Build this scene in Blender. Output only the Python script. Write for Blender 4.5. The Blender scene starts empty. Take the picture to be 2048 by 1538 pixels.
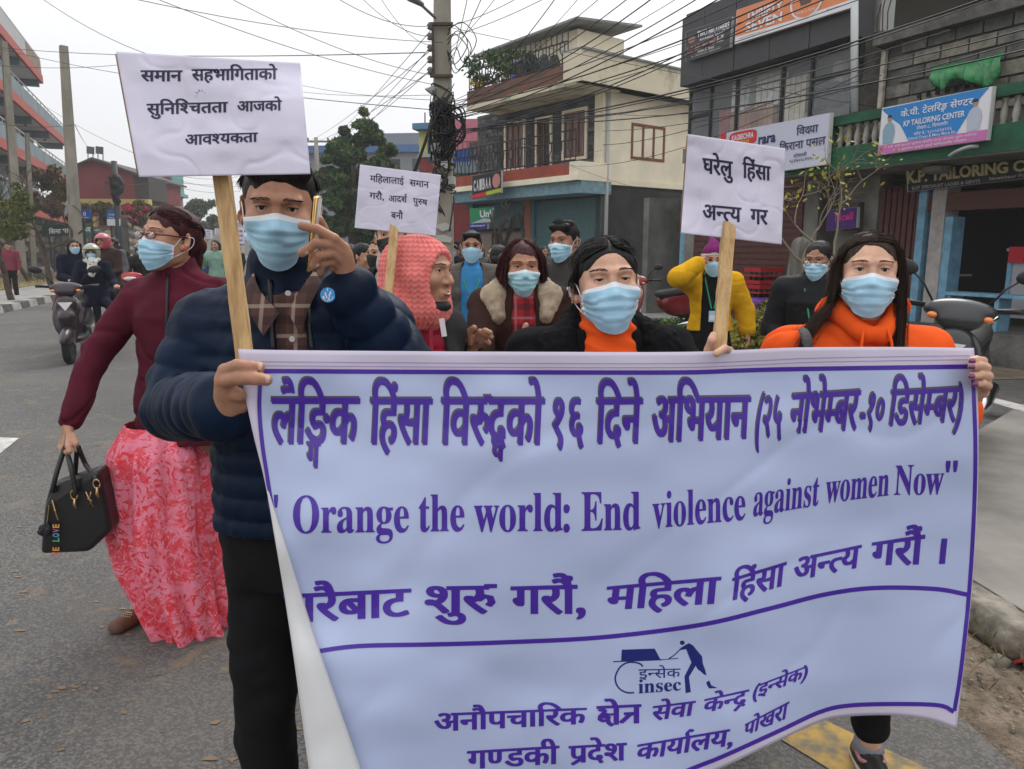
import bpy, bmesh, math, random
import numpy as np
from mathutils import Vector, Matrix
random.seed(7); RNG = np.random.default_rng(7)
SC = bpy.context.scene
COL = SC.collection
R = math.radians
# ---------------------------------------------------------------- camera, world, sun
FPX = 1500.0; PITCH = R(10.35); CAMZ = 1.5
cam_data = bpy.data.cameras.new('camera'); cam = bpy.data.objects.new('camera', cam_data)
COL.objects.link(cam); SC.camera = cam
cam.location = (0, 0, CAMZ); cam.rotation_euler = (R(90) - PITCH, 0, 0)
cam_data.sensor_width = 36; cam_data.lens = 36 * FPX / 2048
cam_data.clip_start = 0.05; cam_data.clip_end = 3000
world = bpy.data.worlds.new('World'); SC.world = world; world.use_nodes = True
wn = world.node_tree.nodes; wl = world.node_tree.links
sky = wn.new('ShaderNodeTexSky'); sky.sky_type = 'NISHITA'; sky.sun_disc = False
SUN_EL, SUN_AZ = R(48), R(25)
sky.sun_elevation = SUN_EL; sky.sun_rotation = SUN_AZ; sky.dust_density = 6; sky.air_density = 1.2
hs = wn.new('ShaderNodeHueSaturation'); hs.inputs['Saturation'].default_value = 0.12
mxw = wn.new('ShaderNodeMix'); mxw.data_type = 'RGBA'; mxw.inputs['Factor'].default_value = 0.86
mxw.inputs['B'].default_value = (6.7, 6.75, 6.95, 1)          # even cloud layer over the clear sky
wl.new(sky.outputs[0], hs.inputs['Color']); wl.new(hs.outputs[0], mxw.inputs['A'])
tcw = wn.new('ShaderNodeTexCoord'); sxw = wn.new('ShaderNodeSeparateXYZ'); wl.new(tcw.outputs['Generated'], sxw.inputs[0])   # cloud cover: brighter overhead than at the horizon
mrw = wn.new('ShaderNodeMapRange'); mrw.inputs['To Min'].default_value = 1.06; mrw.inputs['To Max'].default_value = 2.0; wl.new(sxw.outputs[2], mrw.inputs['Value'])
vmw = wn.new('ShaderNodeVectorMath'); vmw.operation = 'SCALE'; wl.new(mxw.outputs['Result'], vmw.inputs[0]); wl.new(mrw.outputs[0], vmw.inputs['Scale'])
bg = wn['Background']; wl.new(vmw.outputs[0], bg.inputs[0]); bg.inputs[1].default_value = 0.1
sun_data = bpy.data.lights.new('sun', 'SUN'); sun_data.energy = 0.9; sun_data.angle = R(25)
sun_data.color = (1, .96, .9)
sun = bpy.data.objects.new('sun', sun_data); COL.objects.link(sun)
_sd = Vector((math.sin(SUN_AZ) * math.cos(SUN_EL), math.cos(SUN_AZ) * math.cos(SUN_EL), math.sin(SUN_EL)))
sun.rotation_euler = _sd.to_track_quat('Z', 'Y').to_euler()
vs = SC.view_settings; vs.view_transform = 'Standard'; vs.look = 'None'; vs.gamma = 1; vs.exposure = 0.42
vs.use_curve_mapping = False
try: SC.cycles.max_bounces = 6; SC.cycles.diffuse_bounces = 3; SC.cycles.glossy_bounces = 3; SC.cycles.transparent_max_bounces = 8
except Exception: pass
# ---------------------------------------------------------------- projection helpers
_r = np.array((1., 0, 0)); _u = np.array((0, math.sin(PITCH), math.cos(PITCH))); _f = np.array((0, math.cos(PITCH), -math.sin(PITCH)))
CP = np.array((0, 0, CAMZ))
def ray(px, py): return (px - 1024) / FPX * _r + (769 - py) / FPX * _u + _f
def P(px, py, Y):                      # where the photo's ray meets the upright plane at distance Y
 d = ray(px, py); return CP + d * (Y / d[1])
def G(px, py, z=0.0):                  # where it meets the ground
 d = ray(px, py); return CP + d * ((z - CAMZ) / d[2])
def depth(p): return float(np.dot(np.asarray(p) - CP, _f))
def Hpx(n, Y): return n / FPX * Y      # metres that n pixels span near distance Y
# ---------------------------------------------------------------- materials
MATS = {}
def mat(name, col, rough=.75, var=0, vs_=8, bump=0, bs=60, metal=0, spec=.4, col2=None, coat=0, sheen=0,
  emit=0, sss=0, stretch=None, det=4, bd=.01, alpha=1, trans=0, lo=.35, hi=.65):
 if name in MATS: return MATS[name]
 m = bpy.data.materials.new(name); m.use_nodes = True; n = m.node_tree.nodes; l = m.node_tree.links
 b = n['Principled BSDF']; c = tuple(col[:3]) + (1,)
 b.inputs['Base Color'].default_value = c; b.inputs['Roughness'].default_value = rough
 b.inputs['Metallic'].default_value = metal; b.inputs['Specular IOR Level'].default_value = spec
 b.inputs['Coat Weight'].default_value = coat; b.inputs['Sheen Weight'].default_value = sheen
 if sss: b.inputs['Subsurface Weight'].default_value = sss; b.inputs['Subsurface Radius'].default_value = (.012, .004, .002); b.inputs['Subsurface Scale'].default_value = 1
 if emit: b.inputs['Emission Color'].default_value = c; b.inputs['Emission Strength'].default_value = emit
 if alpha < 1: b.inputs['Alpha'].default_value = alpha
 if trans: b.inputs['Transmission Weight'].default_value = trans
 tc = None
 def coord():
  nonlocal tc
  if tc is None:
   t = n.new('ShaderNodeTexCoord'); tc = t.outputs['Object']
   if stretch:
    mp = n.new('ShaderNodeMapping'); mp.inputs['Scale'].default_value = stretch
    l.new(tc, mp.inputs[0]); tc = mp.outputs[0]
  return tc
 if var or col2:
  t = n.new('ShaderNodeTexNoise'); t.inputs['Scale'].default_value = vs_; t.inputs['Detail'].default_value = det; t.inputs['Roughness'].default_value = .6
  l.new(coord(), t.inputs['Vector'])
  cr = n.new('ShaderNodeValToRGB'); l.new(t.outputs[0], cr.inputs[0])
  c2 = col2 if col2 else tuple(min(1, x * (1 + var)) for x in col[:3]); c1 = col if col2 else tuple(x * (1 - var) for x in col[:3])
  cr.color_ramp.elements[0].position = lo; cr.color_ramp.elements[0].color = tuple(c1[:3]) + (1,)
  cr.color_ramp.elements[1].position = hi; cr.color_ramp.elements[1].color = tuple(c2[:3]) + (1,)
  l.new(cr.outputs[0], b.inputs['Base Color'])
 if bump:
  t2 = n.new('ShaderNodeTexNoise'); t2.inputs['Scale'].default_value = bs; t2.inputs['Detail'].default_value = 4
  l.new(coord(), t2.inputs['Vector'])
  bp = n.new('ShaderNodeBump'); bp.inputs['Strength'].default_value = bump; bp.inputs['Distance'].default_value = bd
  l.new(t2.outputs[0], bp.inputs['Height']); l.new(bp.outputs[0], b.inputs['Normal'])
 MATS[name] = m; return m
# ---------------------------------------------------------------- objects
def tag(o, label=None, cat=None, group=None, kind=None):
 if label: o['label'] = label
 if cat: o['category'] = cat
 if group: o['group'] = group
 if kind: o['kind'] = kind
 return o
def thing(name, loc, label, cat, group=None, rz=0):
 o = bpy.data.objects.new(name, None); COL.objects.link(o); o.location = tuple(float(x) for x in loc); o.rotation_euler.z = rz
 o.empty_display_size = .1
 return tag(o, label, cat, group)
def basew(par):
 p = np.zeros(3)
 while par is not None: p = p + np.array(par.location); par = par.parent
 return p
def obj(name, verts, faces, m, parent=None, smooth=False, world_=True, mats=None, midx=None, loc=None):
 """one mesh object; world_ vertices are stored relative to the parent's base"""
 me = bpy.data.meshes.new(name); v = np.asarray(verts, dtype=float).reshape(-1, 3)
 o = bpy.data.objects.new(name, me)
 if parent is not None:
  if world_: v = v - basew(parent)
  o.parent = parent
 elif loc is not None:
  o.location = tuple(float(x) for x in loc)
  if world_: v = v - np.asarray(loc)
 if isinstance(faces, np.ndarray) and len(faces):
  k = faces.shape[1]; nf = len(faces)
  me.vertices.add(len(v)); me.vertices.foreach_set('co', v.ravel().astype(np.float32))
  me.loops.add(nf * k); me.loops.foreach_set('vertex_index', faces.ravel().astype(np.int32))
  me.polygons.add(nf); me.polygons.foreach_set('loop_start', np.arange(0, nf * k, k, dtype=np.int32))
  me.update(calc_edges=True)
 else:
  me.from_pydata([tuple(x) for x in v], [], [tuple(int(i) for i in f) for f in faces]); me.update()
 for mm in (mats or [m]): me.materials.append(mm)
 if midx is not None: me.polygons.foreach_set('material_index', np.asarray(midx, dtype=np.int32))
 if smooth: me.polygons.foreach_set('use_smooth', np.ones(len(me.polygons), dtype=bool))
 COL.objects.link(o); return o
class MB:
 """collects simple shapes into one mesh"""
 def __init__(s): s.v = []; s.f = []; s.m = []; s.cm = 0
 def add(s, v, f):
  n = len(s.v); s.v += [tuple(float(c) for c in p) for p in v]
  s.f += [tuple(i + n for i in q) for q in f]; s.m += [s.cm] * len(f); return s
 def hexa(s, p):                    # 8 corners: bottom 0-3, top 4-7
  return s.add(p, [(0, 3, 2, 1), (4, 5, 6, 7), (0, 1, 5, 4), (1, 2, 6, 5), (2, 3, 7, 6), (3, 0, 4, 7)])
 def box(s, c, h, rot=None):
  c = np.asarray(c, float); M = np.eye(3) if rot is None else np.array(rot)
  q = [(-1, -1, -1), (1, -1, -1), (1, 1, -1), (-1, 1, -1), (-1, -1, 1), (1, -1, 1), (1, 1, 1), (-1, 1, 1)]
  return s.hexa([c + M @ (np.array(k) * h) for k in q])
 def rbox(s, c, h, r, rot=None):    # box with chamfered upright edges and rim
  c = np.asarray(c, float); M = np.eye(3) if rot is None else np.array(rot); x, y, z = h; r = min(r, x * .9, y * .9, z * .9)
  ring = [(x - r, -y), (x, -y + r), (x, y - r), (x - r, y), (-x + r, y), (-x, y - r), (-x, -y + r), (-x + r, -y)]
  lv = [(-z, .0), (-z + r, 1), (z - r, 1), (z, .0)]; v = []
  for zz, t in lv:
   for a, b in ring:
    k = 1 if t else (1 - r / max(x, y)); v.append(c + M @ np.array((a * k, b * k, zz)))
  f = [tuple(range(7, -1, -1)), tuple(range(24, 32))]
  for j in range(3):
   for i in range(8): f.append((j * 8 + i, j * 8 + (i + 1) % 8, j * 8 + 8 + (i + 1) % 8, j * 8 + 8 + i))
  return s.add(v, f)
 def tube(s, pts, rad, n=6, cap=True, flat=None):
  pts = [np.asarray(p, float) for p in pts]; k = len(pts)
  rr = rad if hasattr(rad, '__len__') else [rad] * k
  up = np.array((0, 0, 1.)); v = []
  t0 = pts[-1] - pts[0]
  if abs(t0[2]) > .9 * (np.linalg.norm(t0) + 1e-9): up = np.array((0, 1., 0))
  for i in range(k):
   t = pts[min(i + 1, k - 1)] - pts[max(i - 1, 0)]; t = t / (np.linalg.norm(t) + 1e-12)
   a = np.cross(t, up); a /= (np.linalg.norm(a) + 1e-12); b = np.cross(a, t)
   for j in range(n):
    w = 2 * math.pi * j / n; v.append(pts[i] + rr[i] * (math.cos(w) * a + math.sin(w) * b * (flat or 1)))
  f = [(i * n + j, i * n + (j + 1) % n, (i + 1) * n + (j + 1) % n, (i + 1) * n + j) for i in range(k - 1) for j in range(n)]
  if cap: f += [tuple(range(n - 1, -1, -1)), tuple(range((k - 1) * n, k * n))]
  return s.add(v, f)
 def lathe(s, c, prof, n=20, axis='z', rot=None):
  M = np.eye(3) if rot is None else np.array(rot); v = []; c = np.asarray(c, float)
  for r, h in prof:
   for j in range(n):
    w = 2 * math.pi * j / n; v.append(c + M @ np.array((r * math.cos(w), r * math.sin(w), h)))
  k = len(prof)
  f = [(i * n + j, i * n + (j + 1) % n, (i + 1) * n + (j + 1) % n, (i + 1) * n + j) for i in range(k - 1) for j in range(n)]
  f += [tuple(range(n - 1, -1, -1)), tuple(range((k - 1) * n, k * n))]
  return s.add(v, f)
 def prism(s, poly, off):           # polygon (3-D points) pushed by vector off
  poly = [np.asarray(p, float) for p in poly]; k = len(poly); off = np.asarray(off, float)
  return s.add(poly + [p + off for p in poly], [tuple(range(k)), tuple(range(2 * k - 1, k - 1, -1))] + [(i, i + k, (i + 1) % k + k, (i + 1) % k) for i in range(k)])
 def build(s, name, m, parent=None, smooth=False, mats=None, loc=None):
  return obj(name, s.v, s.f, m, parent, smooth, mats=mats, midx=s.m if mats else None, loc=loc)
def rotz(a): c, s = math.cos(a), math.sin(a); return np.array(((c, -s, 0), (s, c, 0), (0, 0, 1.)))
def rotx(a): c, s = math.cos(a), math.sin(a); return np.array(((1., 0, 0), (0, c, -s), (0, s, c)))
def roty(a): c, s = math.cos(a), math.sin(a); return np.array(((c, 0, s), (0, 1., 0), (-s, 0, c)))
def bez(pts, n=12):                    # Catmull-Rom through the points
 p = [np.asarray(q, float) for q in pts]; p = [2 * p[0] - p[1]] + p + [2 * p[-1] - p[-2]]; out = []
 for i in range(1, len(p) - 2):
  for k in range(n):
   t = k / n; a, b, c, d = p[i - 1:i + 3]
   out.append(.5 * ((2 * b) + (c - a) * t + (2 * a - 5 * b + 4 * c - d) * t * t + (3 * b - a - 3 * c + d) * t ** 3))
 out.append(p[-2]); return out
def vnoise(p, seed=0):                 # smooth value noise for (N,3) arrays, -1..1
 p = np.asarray(p, float); i = np.floor(p).astype(np.int64); f = p - i; f = f * f * (3 - 2 * f); out = 0
 def h(a, b, c):
  n = (a * 73856093) ^ (b * 19349663) ^ (c * 83492791) ^ (seed * 2654435761)
  n = (n ^ (n >> 13)) * 1274126177 & 0x7fffffff; return ((n ^ (n >> 16)) & 0xffff) / 32767.5 - 1
 for dx in (0, 1):
  for dy in (0, 1):
   for dz in (0, 1):
    w = (f[:, 0] if dx else 1 - f[:, 0]) * (f[:, 1] if dy else 1 - f[:, 1]) * (f[:, 2] if dz else 1 - f[:, 2])
    out = out + w * h(i[:, 0] + dx, i[:, 1] + dy, i[:, 2] + dz)
 return out
# ---------------------------------------------------------------- implicit surfaces (bodies, clothes, hands)
class SDF:
 def __init__(s, res=.006): s.res = res; s.pr = []
 def cap(s, a, b, ra, rb=None, k=.02, puff=None, flat=None, sub=False):
  s.pr.append(('c', np.asarray(a, float), np.asarray(b, float), ra, ra if rb is None else rb, k, puff, flat, sub)); return s
 def chain(s, pts, rad, k=.01, **kw):
  for i in range(len(pts) - 1): s.cap(pts[i], pts[i + 1], rad[i], rad[i + 1], k, **kw)
  return s
 def ell(s, c, r, rot=None, k=.02, sub=False):
  s.pr.append(('e', np.asarray(c, float), np.asarray(r, float), np.eye(3) if rot is None else np.array(rot), k, sub)); return s
 def loft(s, st, k=.02, puff=None, rot=None, pw=2.0):   # stations (centre, rx, ry), bottom to top
  st = sorted(st, key=lambda q: q[0][2]); M = np.eye(3) if rot is None else np.array(rot)
  s.pr.append(('l', np.array([q[0] for q in st], float), np.array([q[1] for q in st]), np.array([q[2] for q in st]), M, k, puff, pw)); return s
 def bb(s, q):
  if q[0] == 'c': r = (max(q[3], q[4]) + (q[6][0] if q[6] else 0) + .004) / (min(1, q[7][1]) if q[7] is not None else 1); return np.minimum(q[1], q[2]) - r, np.maximum(q[1], q[2]) + r
  if q[0] == 'e': r = max(q[2]); return q[1] - r, q[1] + r
  r = np.maximum(q[2], q[3]).max() + (q[6][0] if q[6] else 0); lo = q[1].min(0) - (r, r, .02); hi = q[1].max(0) + (r, r, .02); return lo, hi
 def ev(s, q, X):
  if q[0] == 'c':
   a, b = q[1], q[2]; ab = b - a; L2 = float(ab @ ab) + 1e-12
   w = X - a; t = np.clip((w @ ab) / L2, 0, 1); D = w - t[..., None] * ab
   if q[7] is not None:       # flattened cross-section: (direction, factor)
    dr, fc = np.asarray(q[7][0]), q[7][1]; dr = dr / np.linalg.norm(dr); D = D + (D @ dr)[..., None] * dr * (fc - 1)
   r = q[3] + (q[4] - q[3]) * t
   if q[6]: r = r + q[6][0] * (np.abs(np.sin(math.pi * (t * math.sqrt(L2) / q[6][1] + (q[6][2] if len(q[6]) > 2 else 0)))) ** .45 - .6)
   return np.sqrt((D * D).sum(-1)) - r
  if q[0] == 'e':
   w = (X - q[1]) @ q[3]; k0 = np.sqrt(((w / q[2]) ** 2).sum(-1)); k1 = np.sqrt(((w / q[2] ** 2) ** 2).sum(-1))
   return k0 * (k0 - 1) / (k1 + 1e-9)
  z = X[..., 2]; zs = q[1][:, 2]; pw = q[7]
  cx = np.interp(z, zs, q[1][:, 0]); cy = np.interp(z, zs, q[1][:, 1]); rx = np.interp(z, zs, q[2]); ry = np.interp(z, zs, q[3])
  M = q[4]; wx = X[..., 0] - cx; wy = X[..., 1] - cy; lx = wx * M[0, 0] + wy * M[1, 0]; ly = wx * M[0, 1] + wy * M[1, 1]
  if q[6]:
   pf = q[6][0] * (np.abs(np.sin(math.pi * (z / q[6][1] + (q[6][2] if len(q[6]) > 2 else 0)))) ** .45 - .6); rx = rx + pf; ry = ry + pf
  e = ((np.abs(lx) / rx) ** pw + (np.abs(ly) / ry) ** pw) ** (1 / pw)
  d = (e - 1) * np.minimum(rx, ry); dz = np.maximum(zs[0] - z, z - zs[-1])
  return np.where(dz > 0, np.sqrt(np.maximum(d, 0) ** 2 + dz ** 2) + np.minimum(np.maximum(d, dz), 0), np.maximum(d, dz))
 def value(s, X):                   # exact value at points
  F = np.full(X.shape[:-1], 1.)
  for q in s.pr:
   d = s.ev(q, X); k = q[5] if q[0] in 'cl' else q[4]; sub = q[8] if q[0] == 'c' else (q[5] if q[0] == 'e' else False)
   if sub: h = np.maximum(k - np.abs(F + d), 0) / k; F = np.maximum(F, -d) + h * h * k * .25
   else: h = np.maximum(k - np.abs(F - d), 0) / k; F = np.minimum(F, d) - h * h * k * .25
  return F
 def mesh(s):
  r = s.res; bbs = [s.bb(q) for q in s.pr]
  lo = np.min([b[0] for b in bbs], 0) - 3 * r; hi = np.max([b[1] for b in bbs], 0) + 3 * r
  n = np.ceil((hi - lo) / r).astype(int) + 1; F = np.full(n, 1., np.float32)
  for q, (a, b) in zip(s.pr, bbs):
   k = q[5] if q[0] in 'cl' else q[4]; sub = q[8] if q[0] == 'c' else (q[5] if q[0] == 'e' else False)
   i0 = np.maximum(np.floor((a - k - 2 * r - lo) / r).astype(int), 0); i1 = np.minimum(np.ceil((b + k + 2 * r - lo) / r).astype(int) + 1, n)
   ax = [lo[j] + r * np.arange(i0[j], i1[j]) for j in range(3)]
   X = np.stack(np.meshgrid(*ax, indexing='ij'), -1); d = s.ev(q, X); sl = tuple(slice(i0[j], i1[j]) for j in range(3)); f = F[sl]
   if sub: h = np.maximum(k - np.abs(f + d), 0) / k; F[sl] = np.maximum(f, -d) + h * h * k * .25
   else: h = np.maximum(k - np.abs(f - d), 0) / k; F[sl] = np.minimum(f, d) - h * h * k * .25
  F[0] = F[-1] = 1; F[:, 0] = F[:, -1] = 1; F[:, :, 0] = F[:, :, -1] = 1
  return nets(F, lo, r)
def nets(F, lo, r):
 S = F < 0; nx, ny, nz = F.shape; cnt = np.zeros((nx - 1, ny - 1, nz - 1), np.int8)
 for i in (0, 1):
  for j in (0, 1):
   for k in (0, 1): cnt += S[i:nx - 1 + i, j:ny - 1 + j, k:nz - 1 + k]
 act = (cnt > 0) & (cnt < 8); I = np.argwhere(act); idx = np.full(act.shape, -1, np.int64); idx[act] = np.arange(len(I))
 acc = np.zeros((len(I), 3)); num = np.zeros(len(I)); cs = [(0, 0, 0), (1, 0, 0), (0, 1, 0), (1, 1, 0), (0, 0, 1), (1, 0, 1), (0, 1, 1), (1, 1, 1)]
 ed = [(a, b) for a in range(8) for b in range(a + 1, 8) if sum(abs(x - y) for x, y in zip(cs[a], cs[b])) == 1]
 cv = [F[I[:, 0] + c[0], I[:, 1] + c[1], I[:, 2] + c[2]].astype(float) for c in cs]
 for a, b in ed:
  m = (cv[a] < 0) != (cv[b] < 0); t = cv[a][m] / (cv[a][m] - cv[b][m]); ca, cb = np.array(cs[a]), np.array(cs[b])
  acc[m] += ca + t[:, None] * (cb - ca); num[m] += 1
 V = lo + r * (I + acc / num[:, None]); Q = []
 for ax in range(3):
  o = [0, 0, 0]; o[ax] = 1; a, b = [k for k in range(3) if k != ax]
  A = S[:nx - 1 if ax == 0 else nx, :ny - 1 if ax == 1 else ny, :nz - 1 if ax == 2 else nz]
  B = S[o[0]:, o[1]:, o[2]:]; E = np.argwhere(A != B); E = E[(E[:, a] > 0) & (E[:, b] > 0)]
  if not len(E): continue
  inside = A[E[:, 0], E[:, 1], E[:, 2]]; q = []
  for da, db in ((1, 1), (0, 1), (0, 0), (1, 0)):
   c = E.copy(); c[:, a] -= da; c[:, b] -= db; q.append(idx[c[:, 0], c[:, 1], c[:, 2]])
  q = np.stack(q, 1); flip = inside if ax != 1 else ~inside
  q = np.where(flip[:, None], q, q[:, ::-1]); Q.append(q[(q >= 0).all(1)])
 return V, np.concatenate(Q)
def vnorm(V, Qd):
 a, b, c, d = (V[Qd[:, i]] for i in range(4)); n = np.cross(c - a, d - b); N = np.zeros_like(V)
 for i in range(4): np.add.at(N, Qd[:, i], n)
 return N / (np.linalg.norm(N, axis=1)[:, None] + 1e-12)
# ---------------------------------------------------------------- lettering
_gl = {}
def _raw(body, off):
 c = bpy.data.curves.new('t', 'FONT'); c.body = body; c.offset = off; c.resolution_u = 3; o = bpy.data.objects.new('t', c); COL.objects.link(o)
 dg = bpy.context.evaluated_depsgraph_get(); me = bpy.data.meshes.new_from_object(o.evaluated_get(dg)); bpy.data.objects.remove(o)
 v = np.array([x.co[:] for x in me.vertices]) if len(me.vertices) else np.zeros((0, 3)); f = [tuple(p.vertices) for p in me.polygons]
 bpy.data.meshes.remove(me); bpy.data.curves.remove(c); return v, f
def glyph(ch, off):
 k = (ch, off)
 if k not in _gl:
  b0 = _raw('|', 0)[0][:, 0].max(); v, f = _raw(ch, off) if ch.strip() else (np.zeros((0, 3)), [])
  adv = _raw(ch + '|', 0)[0][:, 0].max() - b0; _gl[k] = (v, f, adv)
 return _gl[k]
def clipx(v, f, xc):                   # keep the part of a flat mesh left of xc
 bm = bmesh.new(); vs_ = [bm.verts.new(p) for p in v]
 for q in f:
  try: bm.faces.new([vs_[i] for i in q])
  except Exception: pass
 bmesh.ops.bisect_plane(bm, geom=bm.verts[:] + bm.edges[:] + bm.faces[:], plane_co=(xc, 0, 0), plane_no=(1, 0, 0), clear_outer=True)
 bm.verts.index_update(); V = np.array([p.co[:] for p in bm.verts]).reshape(-1, 3); Fc = [tuple(p.index for p in q.verts) for q in bm.faces]; bm.free(); return V, Fc
HL = .62                               # height of the Devanagari headline
def stroke(pts, w):
 p = [np.array(q, float) for q in pts]; v = []
 for i in range(len(p)):
  t = p[min(i + 1, len(p) - 1)] - p[max(i - 1, 0)]; t /= np.linalg.norm(t); nn = np.array((-t[1], t[0])) * w / 2
  v += [(*(p[i] + nn), 0), (*(p[i] - nn), 0)]
 return np.array(v), [(2 * i, 2 * i + 1, 2 * i + 3, 2 * i + 2) for i in range(len(p) - 1)]
def layout(s, off=0, track=0):
 """text in visual order -> list of flat pieces; ~ makes the letter before it a half form, capitals in Devanagari text are ligatures"""
 out = []; x = 0; dev = any('\u0900' < c < '\u0980' for c in s); st = .075 + 2 * off; i = 0
 def put(ch, dx=0, dy=0, sc=1, sy=None):
  v, f, a = glyph(ch, off)
  if len(v): out.append((v * (sc, sy or sc, 1) + (x + dx, dy, 0), f))
  return a * sc
 def strk(pts, w=None):
  v, f = stroke(pts, w or st); out.append((v + (x, 0, 0), f))
 while i < len(s):
  c = s[i]; nxt = s[i + 1] if i + 1 < len(s) else ''
  if dev and nxt == '~':
   v, f, a = glyph(c, off); xc = a - (.17 + off); v2, f2 = clipx(v, f, xc)
   if len(v2): out.append((v2 + (x, 0, 0), f2))
   x += xc; i += 2; continue
  if dev and c in 'KTDGPNUVRH':
   if c == 'K':               # ksha
    a = .62; strk([(0, HL), (.62, HL)]); strk([(.5, HL), (.5, 0)]); strk([(.06, .5), (.13, .57), (.2, .5), (.16, .4), (.08, .32), (.07, .22), (.15, .15), (.27, .18), (.3, .27), (.24, .32), (.16, .26)], st * .9); strk([(.16, .4), (.3, .36), (.5, .36)], st * .8); strk([(.27, .2), (.3, .08), (.4, -.02)], st * .9)
   elif c == 'T': a = .52; strk([(0, HL), (.52, HL)]); strk([(.41, HL), (.41, 0)]); strk([(.41, .36), (.24, .32), (.0, .06)]); strk([(.4,.36),(.1,.36)])
   elif c == 'D': a = put('द'); put('ध', .12, -.22, .55)
   elif c == 'G': a = put('ङ'); put('ग', .08, -.33, .55)
   elif c == 'P': a = put('प'); strk([(a - .18, .14), (.08, -.06)])
   elif c == 'N': a = put('द'); strk([(a - .22, .02), (.12, -.2)])
   elif c == 'H': a = put('द'); x += a - .12; a = put('य')
   elif c == 'U' or c == 'V': a = put('र'); strk([(.26, .3), (.36, .39), (.47, .36), (.5, .25), (.44, .17)]); strk([(a - .02, HL), (a + .16, HL)]); a += .12
   elif c == 'R': strk([(-.16, HL), (-.2, HL + .14), (-.1, HL + .24), (.0, HL + .18)]); a = 0
   x += a; i += 1; continue
  if c == '\u093f': x += put(c, -.0) * 0 + glyph('\u093e', off)[2]
  else: x += put(c)
  x += track; i += 1
 return out, x
def cutgrid(v, f, dx, dy):
 """split a flat mesh along a grid so that it can follow a curved surface"""
 bm = bmesh.new(); vs_ = [bm.verts.new(p) for p in v]
 for q in f:
  try: bm.faces.new([vs_[i] for i in q])
  except Exception: pass
 lo, hi = v.min(0), v.max(0)
 for ax, d in ((0, dx), (1, dy)):
  if not d: continue
  t = math.floor(lo[ax] / d) * d + d
  while t < hi[ax]:
   co = [0, 0, 0]; no = [0, 0, 0]; co[ax] = t; no[ax] = 1
   bmesh.ops.bisect_plane(bm, geom=bm.verts[:] + bm.edges[:] + bm.faces[:], plane_co=co, plane_no=no); t += d
 bm.verts.index_update(); V = np.array([p.co[:] for p in bm.verts]).reshape(-1, 3); Fc = [tuple(p.index for p in q.verts) for q in bm.faces]; bm.free(); return V, Fc
def text_flat(s, off=0, track=0, strike=()):
 """strike: sideways shifts at which the letters are printed again, each a hair above the last, for heavy type"""
 pcs, w = layout(s, off, track); V = []; Fs = []; n = 0
 for v, f in pcs:
  for j, dx in enumerate((0,) + tuple(strike)):
   V.append(v + (dx, 0, .0015 * j)); Fs += [tuple(i + n for i in q) for q in f]; n += len(v)
 return (np.concatenate(V) if V else np.zeros((0, 3))), Fs, w
MB_ = {c: chr(0x1D400 + ord(c) - 65) for c in 'ABCDEFGHIJKLMNOPQRSTUVWXYZ'}; MB_.update({c: chr(0x1D41A + ord(c) - 97) for c in 'abcdefghijklmnopqrstuvwxyz'})
def serif(s): return ''.join(MB_.get(c, c) for c in s)
def quadtext(name, s, quad, m, parent, box, off=.01, push=.006, fit='w', track=0, align='c'):
 """letters laid on a flat quad (corners tl,tr,br,bl); box = x0,y0,x1,y1 in 0..1 of the quad, y down"""
 q = [np.asarray(p, float) for p in quad]; V, Fs, w = text_flat(s, off, track)
 if not len(V): return None
 dev = any('\u0900' < c < '\u0980' for c in s); lo, hi = V.min(0), V.max(0)
 u = (V[:, 0] - lo[0]) / (hi[0] - lo[0]); t = (V[:, 1] - lo[1]) / (hi[1] - lo[1]); x0, y0, x1, y1 = box
 U = x0 + (x1 - x0) * u; T = y1 + (y0 - y1) * t
 top = q[0] + (q[1] - q[0]) * U[:, None]; bot = q[3] + (q[2] - q[3]) * U[:, None]
 nn = np.cross(q[1] - q[0], q[3] - q[0]); nn /= np.linalg.norm(nn)
 if nn @ (CP - q[0]) < 0: nn = -nn
 W = top + (bot - top) * T[:, None] + nn * push
 return obj(name, W, Fs, m, parent)
# ================================================================= people: heads, hair, masks, hands, bodies
def eul(yaw=0, pitch=0, roll=0): return rotz(R(yaw)) @ rotx(R(pitch)) @ roty(R(roll))
def skinm(name, c): return mat('skin_' + name, c, .5, var=.15, vs_=26, bump=.3, bs=300, bd=.002, det=8, spec=.38, sss=.12)
HM = lambda n, c, c2: mat('hair_' + n, c, .5, col2=c2, vs_=14, spec=.22, stretch=(6, 6, 1.2), bump=.7, bs=30, bd=.004)
HAIR = dict(black=HM('black', (.006, .005, .005), (.014, .012, .011)), brown=HM('dark_brown', (.016, .009, .006), (.05, .028, .018)),
   wine=HM('wine_brown', (.022, .007, .008), (.075, .016, .02)))
M_EYEW = mat('eye_white', (.50, .45, .42), .4, spec=.3); M_IRIS = mat('iris_dark_brown', (.018, .008, .005), .25, spec=.3); M_PUP = mat('pupil', (.002, .002, .002), .05)
M_LASH = mat('eyelash', (.008, .006, .006), .6); M_BROW = mat('eyebrow', (.012, .008, .007), .8)
M_MASK = mat('mask_blue', (.36, .61, .76), .82, var=.05, vs_=30, bump=.25, bs=300, bd=.001, sheen=.3)
M_MASKW = mat('mask_white', (.74, .78, .82), .8, bump=.25, bs=300, bd=.001); M_LOOP = mat('ear_loop_white', (.78, .77, .76), .8)
M_MASK2 = mat('mask_teal', (.33, .6, .68), .82, var=.05, vs_=30, bump=.25, bs=300, bd=.001, sheen=.3)
M_MASKK = mat('mask_black', (.02, .02, .022), .8, bump=.2, bs=200)
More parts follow.
